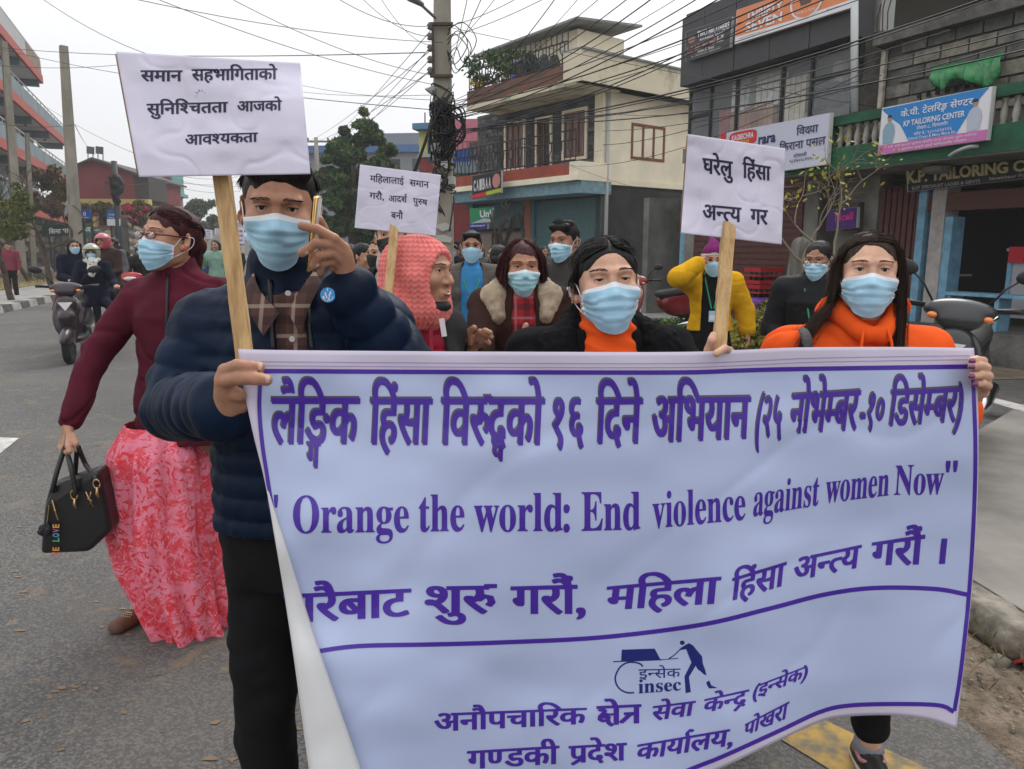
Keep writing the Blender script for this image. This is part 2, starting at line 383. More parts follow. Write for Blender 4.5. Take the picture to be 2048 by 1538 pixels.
M_LIP = mat('lips', (.3, .1, .08), .4, spec=.5); M_TEETH = mat('teeth', (.75, .72, .66), .3)
def head_sdf(res, near, nose=1, smile=0, fat=0, mouth=False):
 S = SDF(res)
 S.ell((0, .012, .028), (.0755, .093, .09), k=.02)
 S.ell((0, -.022, -.03), (.062 + fat, .064, .085), k=.03)
 S.ell((0, -.058, -.098), (.026, .026, .022), k=.03)
 for x in (-1, 1):
  S.ell((x * (.043 + fat), -.0, -.058), (.02, .036, .03), k=.03)
  S.ell((x * .043, -.062, -.03), (.024, .022, .02), k=.022)
  S.cap((x * .012, -.083, .019), (x * .043, -.073, .02), .008, .007, k=.016)
 S.cap((0, -.080, .012), (0, -.083, -.004), .0075, .0085, k=.012)
 S.cap((0, -.083, -.004), (0, -.1 - .004 * nose, -.036), .0085, .0115, k=.012)
 for x in (-1, 1): S.ell((x * .013, -.09, -.038), (.0085, .011, .0075), k=.007)
 if near:
  for x in (-1, 1):
   S.ell((x * .032, -.088, .001), (.017, .010, .0105), k=.012, sub=True)
   S.ell((x * .0315, -.0685, 0), (.0138, .0138, .0138), k=.006)
   zz = .0052 - smile * .0022
   S.ell((x * .0315, -.086, -.0006), (.0142, .012, zz), k=.0016, sub=True)
 if mouth:
  S.cap((-.02, -.083, -.068), (.02, -.083, -.068), .0075, k=.008); S.cap((0, -.086, -.064), (0, -.086, -.064), .009, k=.01)
  S.cap((-.018, -.08, -.078), (.018, -.08, -.078), .008, k=.01)
 return S
def ears(S, near):
 for x in (-1, 1):
  M = rotz(x * R(28)) @ rotx(R(-12))
  S.ell((x * .083, .012, -.012), (.0075, .018, .031), M, k=.008)
  if near:
   S.ell((x * .0895, .006, -.008), (.006, .0095, .018), M, k=.005, sub=True)
   S.ell((x * .078, -.002, -.036), (.006, .009, .011), M, k=.008)
 return S
def sp(az, el, r=1., lift=0):
 a, e = R(az), R(el); c = (0, .014, .03); return np.array((c[0] + (.0785 + lift) * r * math.cos(e) * math.sin(a), c[1] - (.096 + lift) * r * math.cos(e) * math.cos(a), c[2] + (.092 + lift) * r * math.sin(e)))
def arc(a, b, n=5, lift=.004):         # path over the skull between two (az, el)
 o = []
 c = np.array((0, .014, .03)); A = sp(*a) - c; B = sp(*b) - c
 for i in range(n):
  t = i / (n - 1); v = A * (1 - t) + B * t; w = v / np.array((.0785, .096, .092)); w /= np.linalg.norm(w); o.append(c + w * (np.array((.0785, .096, .092)) + lift * (.4 + math.sin(math.pi * min(t * 1.2, 1)) * .8)))
 return o
class Head:
 """head built in its own frame (face to -y, eyes at z 0) and set into the world"""
 def __init__(s, c, M, k=1., kx=1.): s.c = np.asarray(c, float); s.M = M; s.k = k; s.kx = kx
 def w(s, v): v = np.array(v, float); v[..., 2] = np.where(v[..., 2] > 0, v[..., 2] * .85, v[..., 2]); return (v * s.k * (s.kx, 1, 1)) @ s.M.T + s.c
def strands(name, guides, n, hd, m, parent, rad=.0011, jit=.003, seg=12, seed=1, flare=1.6, nn=3):
 g = np.random.default_rng(seed); G_ = [np.array(bez(q, 6)) for q in guides]
 def resamp(q, k):
  d = np.r_[0, np.cumsum(np.linalg.norm(np.diff(q, axis=0), axis=1))]; t = np.linspace(0, d[-1], k); return np.stack([np.interp(t, d, q[:, j]) for j in range(3)], 1)
 G_ = [resamp(q, seg) for q in G_]; V = []; F = []; base = 0
 for i in range(n):
  a = g.uniform(0, len(G_) - 1.001); j = int(a); t = a - j; q = G_[j] * (1 - t) + G_[j + 1] * t
  off = g.normal(0, jit, 3); sw = np.linspace(.15, 1, seg)[:, None] * flare; q = q + off * sw + g.normal(0, jit * .12, (seg, 3))
  ph = g.uniform(0, 6.3); q = q + np.stack([np.sin(np.linspace(0, 5, seg) + ph), np.cos(np.linspace(0, 4, seg) + ph), np.zeros(seg)], 1) * jit * .5 * sw
  e = g.uniform(.8, 1.0); q = resamp(q[:max(3, int(seg * e))], seg)
  T = np.gradient(q, axis=0); T /= np.linalg.norm(T, axis=1)[:, None] + 1e-9; A = np.cross(T, (.3, .2, 1.)); A /= np.linalg.norm(A, axis=1)[:, None] + 1e-9; B = np.cross(T, A)
  rr = rad * g.uniform(.6, 1.4) * np.interp(np.linspace(0, 1, seg), [0, .1, .75, 1], [.7, 1, .9, .15])
  for k in range(nn): w = 2 * math.pi * k / nn; V.append(q + (A * math.cos(w) + B * math.sin(w)) * rr[:, None])
  ar = np.arange(seg - 1)
  for k in range(nn):
   k2 = (k + 1) % nn; F.append(np.stack([base + k * seg + ar, base + k2 * seg + ar, base + k2 * seg + ar + 1, base + k * seg + ar + 1], 1))
  base += nn * seg
 return obj(name, hd.w(np.concatenate(V)), np.concatenate(F), m, parent, True)
def sdfobj(name, S, m, parent, hd=None, disp=None, smooth=True):
 V, Q = S.mesh()
 if disp is not None: V = V + vnorm(V, Q) * disp(V)[:, None]
 if hd is not None: V = hd.w(V)
 return obj(name, V, Q, m, parent, smooth)
def hairsdf(kind, res, hl=.066):
 S = SDF(res)
 S.ell((0, .019, .032), (.0808, .0995, .0935), k=.01)
 if kind == 'short':
  S.ell((0, .045, -.02), (.07, .06, .06), k=.02)
  S.cap((-.05, -.055, .085), (.05, -.055, .085), .022, k=.02)
  S.ell((0, -.112, -.03), (.070, .085, .098 + (hl - .066)), k=.006, sub=True)
  S.ell((0, -.03, -.115), (.12, .068, .10), k=.008, sub=True); S.ell((0, .05, -.13), (.1, .1, .058), k=.01, sub=True)
 elif kind in ('tied', 'part'):
  S.ell((0, .05, -.01), (.07, .06, .062), k=.02)
  S.ell((0, -.118, -.015), (.0755, .088, .09 + (hl - .066)), k=.006, sub=True)
  S.ell((0, -.05, -.125), (.12, .066, .12), k=.008, sub=True); S.ell((0, .05, -.16), (.1, .12, .07), k=.01, sub=True)
  if kind == 'tied': S.ell((0, .115, -.02), (.035, .03, .035), k=.012)
 elif kind == 'bob':
  for x in (-1, 1): S.cap((x * .078, .015, .03), (x * .083, .02, -.105), .032, .026, k=.03)
  S.cap((0, .06, 0), (0, .065, -.12), .06, .05, k=.03)
  S.ell((0, -.125, -.03), (.066, .092, .098), k=.01, sub=True)
 elif kind == 'long':
  for x in (-1, 1): S.cap((x * .074, .03, .02), (x * .085, .03, -.16), .028, .03, k=.03); S.cap((x * .085, .03, -.16), (x * .08, .0, -.36), .03, .016, k=.02)
  S.cap((0, .06, 0), (0, .08, -.3), .058, .05, k=.03)
  S.ell((0, -.118, -.02), (.0735, .088, .098 + (hl - .066)), k=.008, sub=True)
 return S
def put_mask(S, hd, parent, m=None, smile=0, loops=True, near=True, drop=0, stubby=0, nc=31, nr=40, name='face_mask'):
 m = m or M_MASK; ph = np.linspace(-1, 1, nc); tv = np.linspace(0, 1, nr); A, T = np.meshgrid(ph, tv)
 top = -.014 - .018 * np.abs(A) ** 1.3 + .004 * np.exp(-(A / .18) ** 2) - drop; bot = -.123 + .046 * np.abs(A) ** 1.7
 Z = top * (1 - T) + bot * T; ang = A * R(74); D = np.stack([np.sin(ang), -np.cos(ang), 0 * ang], -1); O = np.stack([0 * A, -.012 + 0 * A, Z], -1)
 lo = np.full(A.shape, .02); hi = np.full(A.shape, .16)
 for _ in range(14):
  mid = (lo + hi) / 2; ins = S.value(O + D * mid[..., None]) < 0; lo = np.where(ins, mid, lo); hi = np.where(ins, hi, mid)
 r0 = lo + .0035
 prof = np.interp(T, [0, .12, .35, .62, .85, 1], [.0765, .087, .1, .096, .084, .066])
 E = prof * (np.cos(ang) ** 2 + (prof / np.interp(T, [0, .45, 1], [.069, .066, .052])) ** 2 * np.sin(ang) ** 2) ** -.5
 E = E * (1 - .14 * np.maximum(0, np.abs(A) - .6) / .4); r = np.maximum(r0, E)
 for _ in range(3):
  q = np.pad(r, 1, mode='edge'); r = np.maximum(r0, (q[:-2, 1:-1] + q[2:, 1:-1] + q[1:-1, :-2] + q[1:-1, 2:]) / 4)
 if near:
  for t0 in (.33, .5, .68):
   bend = t0 + .03 * math.sin(hd.c[0] * 9 + t0 * 5) + (.05 + .03 * math.sin(hd.c[0] * 17)) * (1 - A ** 2) * (t0 - .35) * 4 + .02 * vnoise(np.stack([A * 2.2, 0 * A + t0 * 9, 0 * A], -1).reshape(-1, 3), 5).reshape(A.shape)
   dd = T - bend; r = r + .0062 * np.where(dd < 0, np.exp(dd / .055), -np.exp(-dd / .02) * .75) * (1 - .2 * A ** 2)
  r = r + .002 * vnoise(np.stack([A * 5, T * 9, 0 * A + hd.c[0]], -1).reshape(-1, 3), 9).reshape(A.shape)
  r = r - .0012 * np.exp(-((np.abs(A) - .93) / .03) ** 2)
 V = O + D * r[..., None]; V = V.reshape(-1, 3); V2 = V - (D * .0012).reshape(-1, 3)
 F = []; mi = []
 for i in range(nr - 1):
  for j in range(nc - 1):
   a = i * nc + j; F.append((a, a + nc, a + nc + 1, a + 1)); mi.append(1 if (i < 2 and near) or (near and (j == 0 or j == nc - 2) and i < nr - 3) else 0)
 o = obj(name, hd.w(np.concatenate([V, V2])), np.array(F + [(q[3] + nr * nc, q[2] + nr * nc, q[1] + nr * nc, q[0] + nr * nc) for q in F]), m, parent, True, mats=[m, M_MASKW if m is not M_MASKK else m], midx=mi + mi)
 if loops:
  for x in (0, nc - 1):
   sg = -1 if x == 0 else 1; a = V[nc * 2 + x]; b = V[nc * (nr - 3) + x]
   q = MB(); q.tube([hd.w(p) for p in bez([a, a * .4 + np.array((sg * .085, .01, .02)) * .6, (sg * .09, .03, .0), (sg * .086, .028, -.03), b * .5 + np.array((sg * .085, .01, -.045)) * .5, b], 5)], .0013 * hd.k, 5)
   q.build('ear_loop', M_LOOP, o, True)
 return o
def put_eyes(hd, parent, smile=0, gaze=(0, 0)):
 for x in (-1, 1):
  c = np.array((x * .0315, -.0685, 0)); b = MB(); Mg = rotz(R(gaze[0])) @ rotx(R(90 + gaze[1])); prof = []
  for i in range(13):
   t = math.pi * (1 - i / 12 * .62); r = .0126
   prof.append((r * math.sin(t) + 1e-5, -r * math.cos(t)))
  prof = [(r_ , h) for r_, h in prof]
  angs = [0.0, .2, .46, .8, 1.2, 1.7]; pr = [(max(1e-5, .0126 * math.sin(a)), .0126 * math.cos(a)) for a in angs]
  n = 14; v = [];
  for r_, h in pr:
   for j in range(n): w = 2 * math.pi * j / n; v.append(c + Mg @ np.array((r_ * math.cos(w), r_ * math.sin(w), h)))
  f = []; mi = []
  for i in range(len(pr) - 1):
   for j in range(n): f.append((i * n + j, i * n + (j + 1) % n, (i + 1) * n + (j + 1) % n, (i + 1) * n + j)); mi.append((2, 1, 0, 0, 0)[i])
  obj('eye', hd.w(v), np.array(f), None, parent, True, mats=[M_EYEW, M_IRIS, M_PUP], midx=mi)
  pts = []; zz = .0052 - smile * .0022
  for i in range(9):
   t = math.pi * (i / 8); px, pz = math.cos(t) * .0138, -.0006 + zz * math.sin(t)
   rr = .0145 ** 2 - px ** 2 - pz ** 2; pts.append(hd.w((x * .0315 + px, -.0685 - math.sqrt(max(rr, 0)), pz + .0004)))
  q = MB(); q.tube(pts, [.0004 * hd.k] + [.0010 * hd.k] * 7 + [.0004 * hd.k], 5); q.build('eyelashes', M_LASH, parent, True)
def put_brows(S, hd, parent, thick=.0028, m=None, arch=.004, z0=.0205):
 for x in (-1, 1):
  V = []; F = []; n = 0; g = np.random.default_rng(3 + x)
  for i in range(70):
   t = i / 69 + g.uniform(-.01, .01); px = .011 + .038 * t; pz = z0 + arch * math.sin(min(1, t * 1.15) * math.pi * .62) - .002 * t ** 3 + g.uniform(-1, 1) * thick * (1 - .62 * t) * (.5 + min(1, t * 6) * .5)
   X = np.array([[x * px, y, pz] for y in np.linspace(-.11, -.04, 50)]); val = S.value(X); k = int(np.argmax(val < 0)); y = X[k, 1] - .0006
   a = np.array((x * px, y, pz)); b = np.array((x * (px + .005 + .002 * t), y + .0016 + .002 * t, pz + (.0032 * (1 - 1.3 * t))))
   w = .00075; V += [a + (0, -.0004, -w), a + (0, -.0004, w), b + (0, 0, w * .3), b + (0, 0, -w * .3)]; F.append((n, n + 1, n + 2, n + 3)); n += 4
  obj('eyebrow', hd.w(V), np.array(F), m or M_BROW, parent)
def hand(S, wrist, palm, fingers, rad=.0088, pk=.012):
 """wrist: point+radii; palm: knuckle points; fingers: lists of points"""
 for q in palm: S.cap(wrist, q, .0165, .0102, k=pk)
 for fz in fingers:
  n = len(fz[0]); r0 = fz[1]; S.chain(fz[0], [r0 * (1 - .17 * i / (n - 1)) for i in range(n)], k=.0025)
 return S
def merge(parts):
 V = []; Q = []; n = 0
 for v, q in parts: V.append(v); Q.append(q + n); n += len(v)
 return np.concatenate(V), np.concatenate(Q)
# ---------------------------------------------------------------- cloth materials
def cloth(n, c, v=.12, b=.35, bs=180, rough=.9, sheen=0, **kw): return mat('cloth_' + n, c, rough, var=v, vs_=9, bump=b, bs=bs, bd=.002, spec=.12, sheen=sheen, **kw)
def plaid(name, base, c1, c2, sx=38, sz=38, w=.3, w2=.12):
 """woven checks: bands along two directions of the garment"""
 if name in MATS: return MATS[name]
 m = bpy.data.materials.new(name); m.use_nodes = True; n = m.node_tree.nodes; l = m.node_tree.links; b = n['Principled BSDF']; b.inputs['Roughness'].default_value = .9
 tc = n.new('ShaderNodeTexCoord'); sep = n.new('ShaderNodeSeparateXYZ'); l.new(tc.outputs['Object'], sep.inputs[0]); prev = None
 def band(sock, sc, width, ph):
  a = n.new('ShaderNodeMath'); a.operation = 'MULTIPLY_ADD'; a.inputs[1].default_value = sc; a.inputs[2].default_value = ph; l.new(sock, a.inputs[0])
  f = n.new('ShaderNodeMath'); f.operation = 'FRACT'; l.new(a.outputs[0], f.inputs[0]); g = n.new('ShaderNodeMath'); g.operation = 'LESS_THAN'; g.inputs[1].default_value = width; l.new(f.outputs[0], g.inputs[0]); return g.outputs[0]
 col = None
 for sock, sc, width, ph, c, fac in ((sep.outputs[0], sx, w, 0, c1, .55), (sep.outputs[2], sz, w, 0, c1, .55), (sep.outputs[0], sx, w2, .45, c2, .6), (sep.outputs[2], sz, w2, .45, c2, .6)):
  g = band(sock, sc, width, ph); mu = n.new('ShaderNodeMath'); mu.operation = 'MULTIPLY'; mu.inputs[1].default_value = fac; l.new(g, mu.inputs[0])
  mx = n.new('ShaderNodeMix'); mx.data_type = 'RGBA'; l.new(mu.outputs[0], mx.inputs['Factor']); mx.inputs['B'].default_value = tuple(c) + (1,)
  if col is None: mx.inputs['A'].default_value = tuple(base) + (1,)
  else: l.new(col, mx.inputs['A'])
  col = mx.outputs['Result']
 l.new(col, b.inputs['Base Color']); MATS[name] = m; return m
SK = dict(a=skinm('tan', (.44, .235, .15)), b=skinm('brown', (.33, .165, .10)), c=skinm('fair', (.61, .355, .245)), d=skinm('warm', (.40, .20, .125)))
M_BLK = cloth('black', (.012, .012, .014)); M_NAVY = cloth('navy', (.010, .013, .026)); M_JEAN = cloth('denim', (.035, .07, .16)); M_TROU = cloth('black_trousers', (.010, .010, .011), b=.25)
M_SHOE = mat('shoe_black', (.015, .015, .016), .5); M_SOLE = mat('shoe_sole_white', (.6, .6, .58), .6)
class Person:
 def __init__(s, px, py, Y, yaw=0, label='', group=None, eye=1.52, lean=0, cat='person', foot=None):
  """px, py: where the eyes are seen; feet on the road below"""
  e = P(px, py, Y); s.k = (e[2]) / eye; s.M = rotz(R(yaw)); s.eye = e
  off = s.M @ np.array((0, -.085 - lean, 0)) * s.k if foot is None else np.zeros(3)
  s.base = np.array((e[0], e[1], 0)) - off * .6; s.root = thing('person', s.base, label, cat, group); s.bs = []; s.L0 = eye
 def w(s, p): return (np.asarray(p, float) * s.k) @ s.M.T + s.base
 def l(s, p): return ((np.asarray(p, float) - s.base) @ s.M) / s.k
 def lp(s, px, py, Y): return s.l(P(px, py, Y))
 def head(s, yaw=0, pitch=0, roll=0, k=1., near=False, skin='a', hair='black', kind='short', mask='blue', smile=0, res=None, nose=1, fat=0, mouth=False, brow=True, drop=0, hl=.066, dx=0, hairdisp=.003, ear=True, arch=.004, thick=.0028, gaze=(0, 0), loops=True, kx=.92):
  hd = Head(s.eye, rotz(R(yaw)) @ rotx(R(pitch)) @ roty(R(roll)), k, kx); hd.c = s.eye - hd.M @ np.array((0, -.04, 0)); s.hd = hd; s.skin = SK[skin]
  res = res or (.0024 if near else .006); S = head_sdf(res, near, nose, smile, fat, mouth)
  if mask: s.mask = put_mask(S, hd, s.root, {'blue': M_MASK, 'teal': M_MASK2, 'black': M_MASKK}[mask], near=near, drop=drop, loops=loops, nc=31 if near else 13, nr=22 if near else 10)
  if brow: put_brows(S, hd, s.root, thick=thick, arch=arch) if near else s.farbrow(hd)
  if ear: ears(S, near)
  s.S = S; V, Q = S.mesh(); s.bs.append((s.l(hd.w(V)), Q))
  if near or not near: put_eyes(hd, s.root, smile, gaze) if near else s.fareyes(hd)
  if kind:
   H = hairsdf(kind, .0045 if near else .008, hl); sdfobj('hair', H, HAIR[hair] if isinstance(hair, str) else hair, s.root, hd, disp=lambda V: hairdisp * vnoise(V * (55, 55, 14) + hd.c[0] * 7))
  s.neck0 = s.l(hd.w((0, .028, -.07)))
  return hd
 def farbrow(s, hd):
  for x in (-1, 1):
   b = MB(); b.tube([hd.w((x * .012, -.093, .020)), hd.w((x * .032, -.090, .024)), hd.w((x * .05, -.074, .019))], [.0022 * hd.k, .0026 * hd.k, .001], 4); b.build('eyebrow', M_BROW, s.root)
 def fareyes(s, hd):
  for x in (-1, 1):
   b = MB(); b.lathe(hd.w((x * .032, -.079, .001)), [(.001, .007), (.011, .005), (.0125, 0), (.011, -.005), (.001, -.007)], 10, rot=hd.M * hd.k); b.build('eye', M_LASH, s.root, True)
 def body(s, shW=.185, shZ=1.335, chest=(.15, .1), waist=(.135, .095), hip=(.165, .11), legs=((-.085, 0), (.085, 0)), arms=None, res=.012, top=M_BLK, bottom=M_TROU, shirt=None, open_=0, slr=(.062, .05, .043), puff=None, hem=.86, thick=.012, collar=None, tdisp=.004, shoe=M_SHOE, bres=None, skirt=None, hands=True, sleeve=True, cuff=None, tname='jacket', stand=0, topk=.03, flare=1.0, tpuff=None, ankle=0, ox=0):
  k = 1; M0 = np.array((0, .02, 0.))
  sh = [np.array((-shW, .02, shZ - .028)), np.array((shW, .02, shZ - .028))]
  if arms is None: arms = [None, None]
  A = []
  for i, x in enumerate((-1, 1)):
   a = arms[i] if arms[i] is not None else ((x * (shW + .05), .03, 1.06), (x * (shW + .04), -.07, .84))
   A.append((np.array(a[0], float), np.array(a[1], float), a[2] if len(a) > 2 else None))
  # ---- body: one continuous surface under the clothes
  B = SDF(bres or .014); B.cap(s.neck0, (0, .02, shZ + .02), .05, .058, k=.03)
  B.loft([((0, .02, .80), hip[0] - .03, hip[1] - .03), ((0, .02, .9), hip[0] - .02, hip[1] - .02), ((0, .02, 1.05), waist[0] - .015, waist[1] - .015), ((0, .02, 1.25), chest[0] - .01, chest[1] - .015), ((0, .02, shZ + .01), chest[0] - .05, chest[1] - .05)], k=.03)
  for i in (0, 1):
   B.cap((0, .02, shZ), sh[i], .05, .045, k=.04); B.cap(sh[i], A[i][0], .042, .036, k=.02); B.cap(A[i][0], A[i][1], .034, .024, k=.01)
  kn = []
  for i, x in enumerate((-1, 1)):
   fx, fy = legs[i][:2]; hipj = np.array((x * .08, .02, .84)); ft = np.array((fx, fy + .02, .09 + (legs[i][2] if len(legs[i]) > 2 else 0))); knee = (hipj + ft) / 2 + np.array((0, -.035 - abs(fy) * .12, .02)); kn.append((hipj, knee, ft))
   B.cap(hipj, knee, .07, .05, k=.03); B.cap(knee, ft, .046, .034, k=.01)
  V, Q = B.mesh(); s.bs.append((V, Q))
  for i in (0, 1):
   if hands:
    if A[i][2] is not None: hp = A[i][2]
    else:
     w_ = A[i][1]; dr = w_ - A[i][0]; dr /= np.linalg.norm(dr); sd = np.array((0, 1., 0)) - dr * dr[1]; sd /= np.linalg.norm(sd) + 1e-9; up = np.cross(dr, sd)
     pal = [w_ + dr * .075 + sd * o for o in (-.028, -.009, .01, .027)]; inn = np.array((-1 if i else 1, 0, 0.))
     fing = [([p, p + dr * .03 + inn * .006, p + dr * .05 + inn * .02, p + dr * .06 + inn * .035], .0085) for p in pal]
     fing.append(([w_ + dr * .03 - sd * .02, w_ + dr * .05 - sd * .035 + inn * .01, w_ + dr * .07 - sd * .035 + inn * .02], .0098)); hp = (pal, fing)
    Hs = SDF(.003 if res < .009 else .0045); hand(Hs, A[i][1], hp[0], hp[1]); Hs.cap(A[i][1] + (A[i][0] - A[i][1]) * .35, A[i][1], .025, .0195, k=.012)
    s.bs.append(Hs.mesh())
  V, Q = merge(s.bs); obj('body', s.w(V), Q, s.skin, s.root, True)
  # ---- top garment
  T = SDF(res); t = thick
  st = [((0, .02, hem), hip[0] * flare + t, hip[1] + t), ((0, .02, .93), hip[0] + t * .9, hip[1] + t), ((0, .02, 1.06), waist[0] + t, waist[1] + t), ((0, .018, 1.23), chest[0] + .008 + t, chest[1] + t + .008), ((0, .02, 1.31), chest[0] + t - .005, chest[1] + t - .015), ((0, .025, shZ + .035), chest[0] * .55 + t, chest[1] * .62 + t)]
  if hem > .92: st.pop(1)
  tp = tpuff or puff
  T.loft(st, k=topk, puff=tp, pw=2.3)
  for i in (0, 1):
   T.cap((0, .022, shZ + .008), sh[i], .054 + t, slr[0] + t * .4, k=.05)
   if sleeve:
    T.cap(sh[i], A[i][0], slr[0] + t * .5, slr[1] + t * .5, k=.03, puff=puff)
    if sleeve != 'short':
     we = A[i][1] + (A[i][0] - A[i][1]) * .08; T.cap(A[i][0], we, slr[1] + t * .5, slr[2] + t * .3, k=.012, puff=puff)
  if stand: T.cap((0, .02, shZ + .03), s.neck0 * .35 + np.array((0, .02, shZ + .03)) * .65 + (0, -.0, .01), .062 + stand, .066 + stand, k=.02)
  if open_: T.cap((ox, -.17, hem - .1), (ox, -.135, shZ + .10), open_ * 1.1, open_, k=.008, flat=((0, 1, 0), .4), sub=True)
  if shirt is not None or stand or open_: T.ell(s.neck0 + (0, -.02, .035), (.06, .062, .085 if stand else .1), k=.008, sub=True)
  sd_ = int(abs(s.base[0]) * 1000) % 97
  def disp(V): return (.0022 * vnoise(V * (55, 55, 30)) if puff else 0) - (.25 if puff else 1.1) * tdisp * np.exp(-(vnoise(V @ rotx(.6) * (6, 6, 13) + sd_) / .10) ** 2) + tdisp * (vnoise(V * (9, 9, 14) + sd_) + .6 * vnoise(V * (22, 22, 30) + sd_))
  V, Q = T.mesh(); V = V + vnorm(V, Q) * disp(V)[:, None]; s.top = obj(tname, s.w(V), Q, top, s.root, True)
  if shirt is not None:
   U = SDF(max(res, .006)); U.loft([((0, .02, hem - .05), hip[0] - .002, hip[1] - .002), ((0, .02, 1.06), waist[0] + .003, waist[1] + .003), ((0, .018, 1.23), chest[0] + .004, chest[1] + .006), ((0, .018, shZ - .02), chest[0] * .8, chest[1] * .92), ((0, .015, shZ + .035), chest[0] * .55, chest[1] * .78)], k=.02)
   U.cap((0, .02, shZ), s.neck0 * .45 + np.array((0, .02, shZ)) * .55, .066, .06, k=.03); U.ell(s.neck0 + (0, -.035, .01), (.05, .055, .075), k=.006, sub=True)
   V, Q = U.mesh(); V = V + vnorm(V, Q) * (.0025 * vnoise(V * (18, 18, 26)))[:, None]; s.shirt = obj('shirt', s.w(V), Q, shirt, s.root, True)
  # ---- trousers or skirt, shoes
  if skirt is None:
   Tr = SDF(max(res, .008)); Tr.loft([((0, .02, .76), hip[0] - .005, hip[1]), ((0, .02, .86), hip[0] + .002, hip[1] + .004), ((0, .02, .98), waist[0] + .002, waist[1] + .004)], k=.03)
   for hj, knee, ft in kn: Tr.cap(hj, knee, .088, .064, k=.02); Tr.cap(knee, ft + (0, .005, .0 + ankle), .066, .057, k=.015)
   V, Q = Tr.mesh(); V = V + vnorm(V, Q) * (.006 * vnoise(V * (12, 12, 16) + sd_) + .004 * vnoise(V * (25, 25, 40)))[:, None]; obj('trousers', s.w(V), Q, bottom, s.root, True)
  for i, (hj, knee, ft) in enumerate(kn):
   b = SDF(.006 if res < .009 else .01); z0 = ft[2] - .09
   b.cap((ft[0], ft[1] + .035, z0 + .035), (ft[0] * 1.08, ft[1] - .15, z0 + .028), .036, .03, k=.02, flat=((1, 0, 0), .85)); b.cap(ft + (0, .012, -.03), ft + (0, .01, .0), .038, .036, k=.03)
   V, Q = b.mesh(); V[:, 2] = np.maximum(V[:, 2], z0 + .006); o = obj('shoe', s.w(V), Q, shoe, s.root, True)
  s.A = A; s.kn = kn; s.hip = hip; return s
 def lanyard(s, col, card=(.055, .085), z=1.12, front=-.12):
  b = MB(); m = mat('lanyard_' + ('green' if col[1] > col[2] else 'blue'), col, .6)
  for x in (-1, 1): b.tube([s.w((x * .06, -.02, 1.385)), s.w((x * .055, front + .03, 1.31)), s.w((x * .01, front - .012, z + .06))], .0055 * s.k, 4, flat=.5)
  b.build('lanyard', m, s.root)
  c = MB(); c.box(s.w((0, front - .016, z)), (card[0] / 2 * s.k, .002, card[1] / 2 * s.k), s.M); c.build('badge_card', mat('badge_card', (.35, .62, .75), .3), s.root)
  c = MB(); c.box(s.w((0, front - .0195, z - .012)), (card[0] / 2 * s.k * .8, .001, card[1] / 2 * s.k * .45), s.M); c.build('badge_paper', mat('badge_paper', (.75, .78, .8), .4), s.root)
def glasses(hd, parent, m=None, w=.0235, h=.0115, rim=.0013, low=0):
 m = m or mat('glasses_black', (.01, .01, .012), .25); g = MB()
 for x in (-1, 1):
  ring = [hd.w((x * .033 + w * math.cos(a) * (1 if abs(math.cos(a)) < .7 else 1), -.101 + .006 * abs(math.cos(a) * x + 1) * .5, -.002 - low + h * math.sin(a) * (1.0 if math.sin(a) < 0 else .85))) for a in np.linspace(0, 2 * math.pi, 17)]
  g.tube(ring, rim * hd.k, 5); g.tube([hd.w((x * .054, -.098, .002 - low)), hd.w((x * .075, -.07, .004 - low)), hd.w((x * .085, .01, .0))], [rim * hd.k * 1.4] * 3, 5)
  l = MB(); l.lathe(hd.w((x * .033, -.1, -.002 - low)), [(.0001, .0004), (h * 1.15, 0), (.0001, -.0004)], 14, rot=hd.M @ rotx(R(90)) @ np.diag((w / h / 1.15, 1, 1)) * hd.k); gl = l.build('lens', mat('lens_glass', (.9, .95, .95), .05, trans=.9, alpha=.25), parent, True)
 g.tube([hd.w((-.013, -.104, .001 - low)), hd.w((0, -.107, .003 - low)), hd.w((.013, -.104, .001 - low))], rim * hd.k, 5); return g.build('glasses', m, parent, True)
# ================================================================= the banner
def polyat(pts, n):
 q = np.array(bez(pts, 8)); d = np.r_[0, np.cumsum(np.linalg.norm(np.diff(q, axis=0), axis=1))]; t = np.linspace(0, d[-1], n); return np.stack([np.interp(t, d, q[:, j]) for j in range(q.shape[1])], 1)
def bY(x, y):                          # how far from the lens the vinyl hangs at a point of its face
 x = np.asarray(x, float); y = np.asarray(y, float); t = np.clip((x - 480) / 1470, -.1, 1.05); s = (y - 700) / 800
 Y = 1.12 + .30 * t - .10 * s * (1 - t) - .02 * s + .035 * np.sin(t * 3.1) * s
 Y += .019 * np.sin(t * 13 + s * 2.2) * np.minimum(1, s + .1) * (1 - .3 * t) + .010 * np.sin(t * 27 - s * 3 + 1) * np.minimum(1, s + .15) + .008 * np.exp(-((x - 640) / 90) ** 2 - ((y - 830) / 60) ** 2 * .6)
 q = np.stack([x / 210, y / 150, 0 * x], -1).reshape(-1, 3); Y += (.009 * vnoise(q, 3) + .004 * vnoise(q * 2.3, 4)).reshape(Y.shape) * np.minimum(1, np.maximum(0, (y - 700) / 60))
 Y += .0022 * np.exp(-(vnoise(q @ rotz(.7) * (1.1, .55, 1), 8) / .17) ** 2).reshape(Y.shape) * np.minimum(1, np.maximum(0, (y - 720) / 60))
 Y -= .022 * np.maximum(0, (x - 1780) / 170) ** 2 * np.maximum(0, s) ** .5
 return Y
def Bp(x, y, lift=0):
 Y = bY(x, y) - lift; d = (np.asarray(x, float)[..., None] - 1024) / FPX * _r + (769 - np.asarray(y, float)[..., None]) / FPX * _u + _f; return CP + d * (Y / d[..., 1])[..., None]
M_VINYL = mat('banner_vinyl', (.45, .52, .74), .3, spec=.5, bump=.15, bs=7, bd=.01)
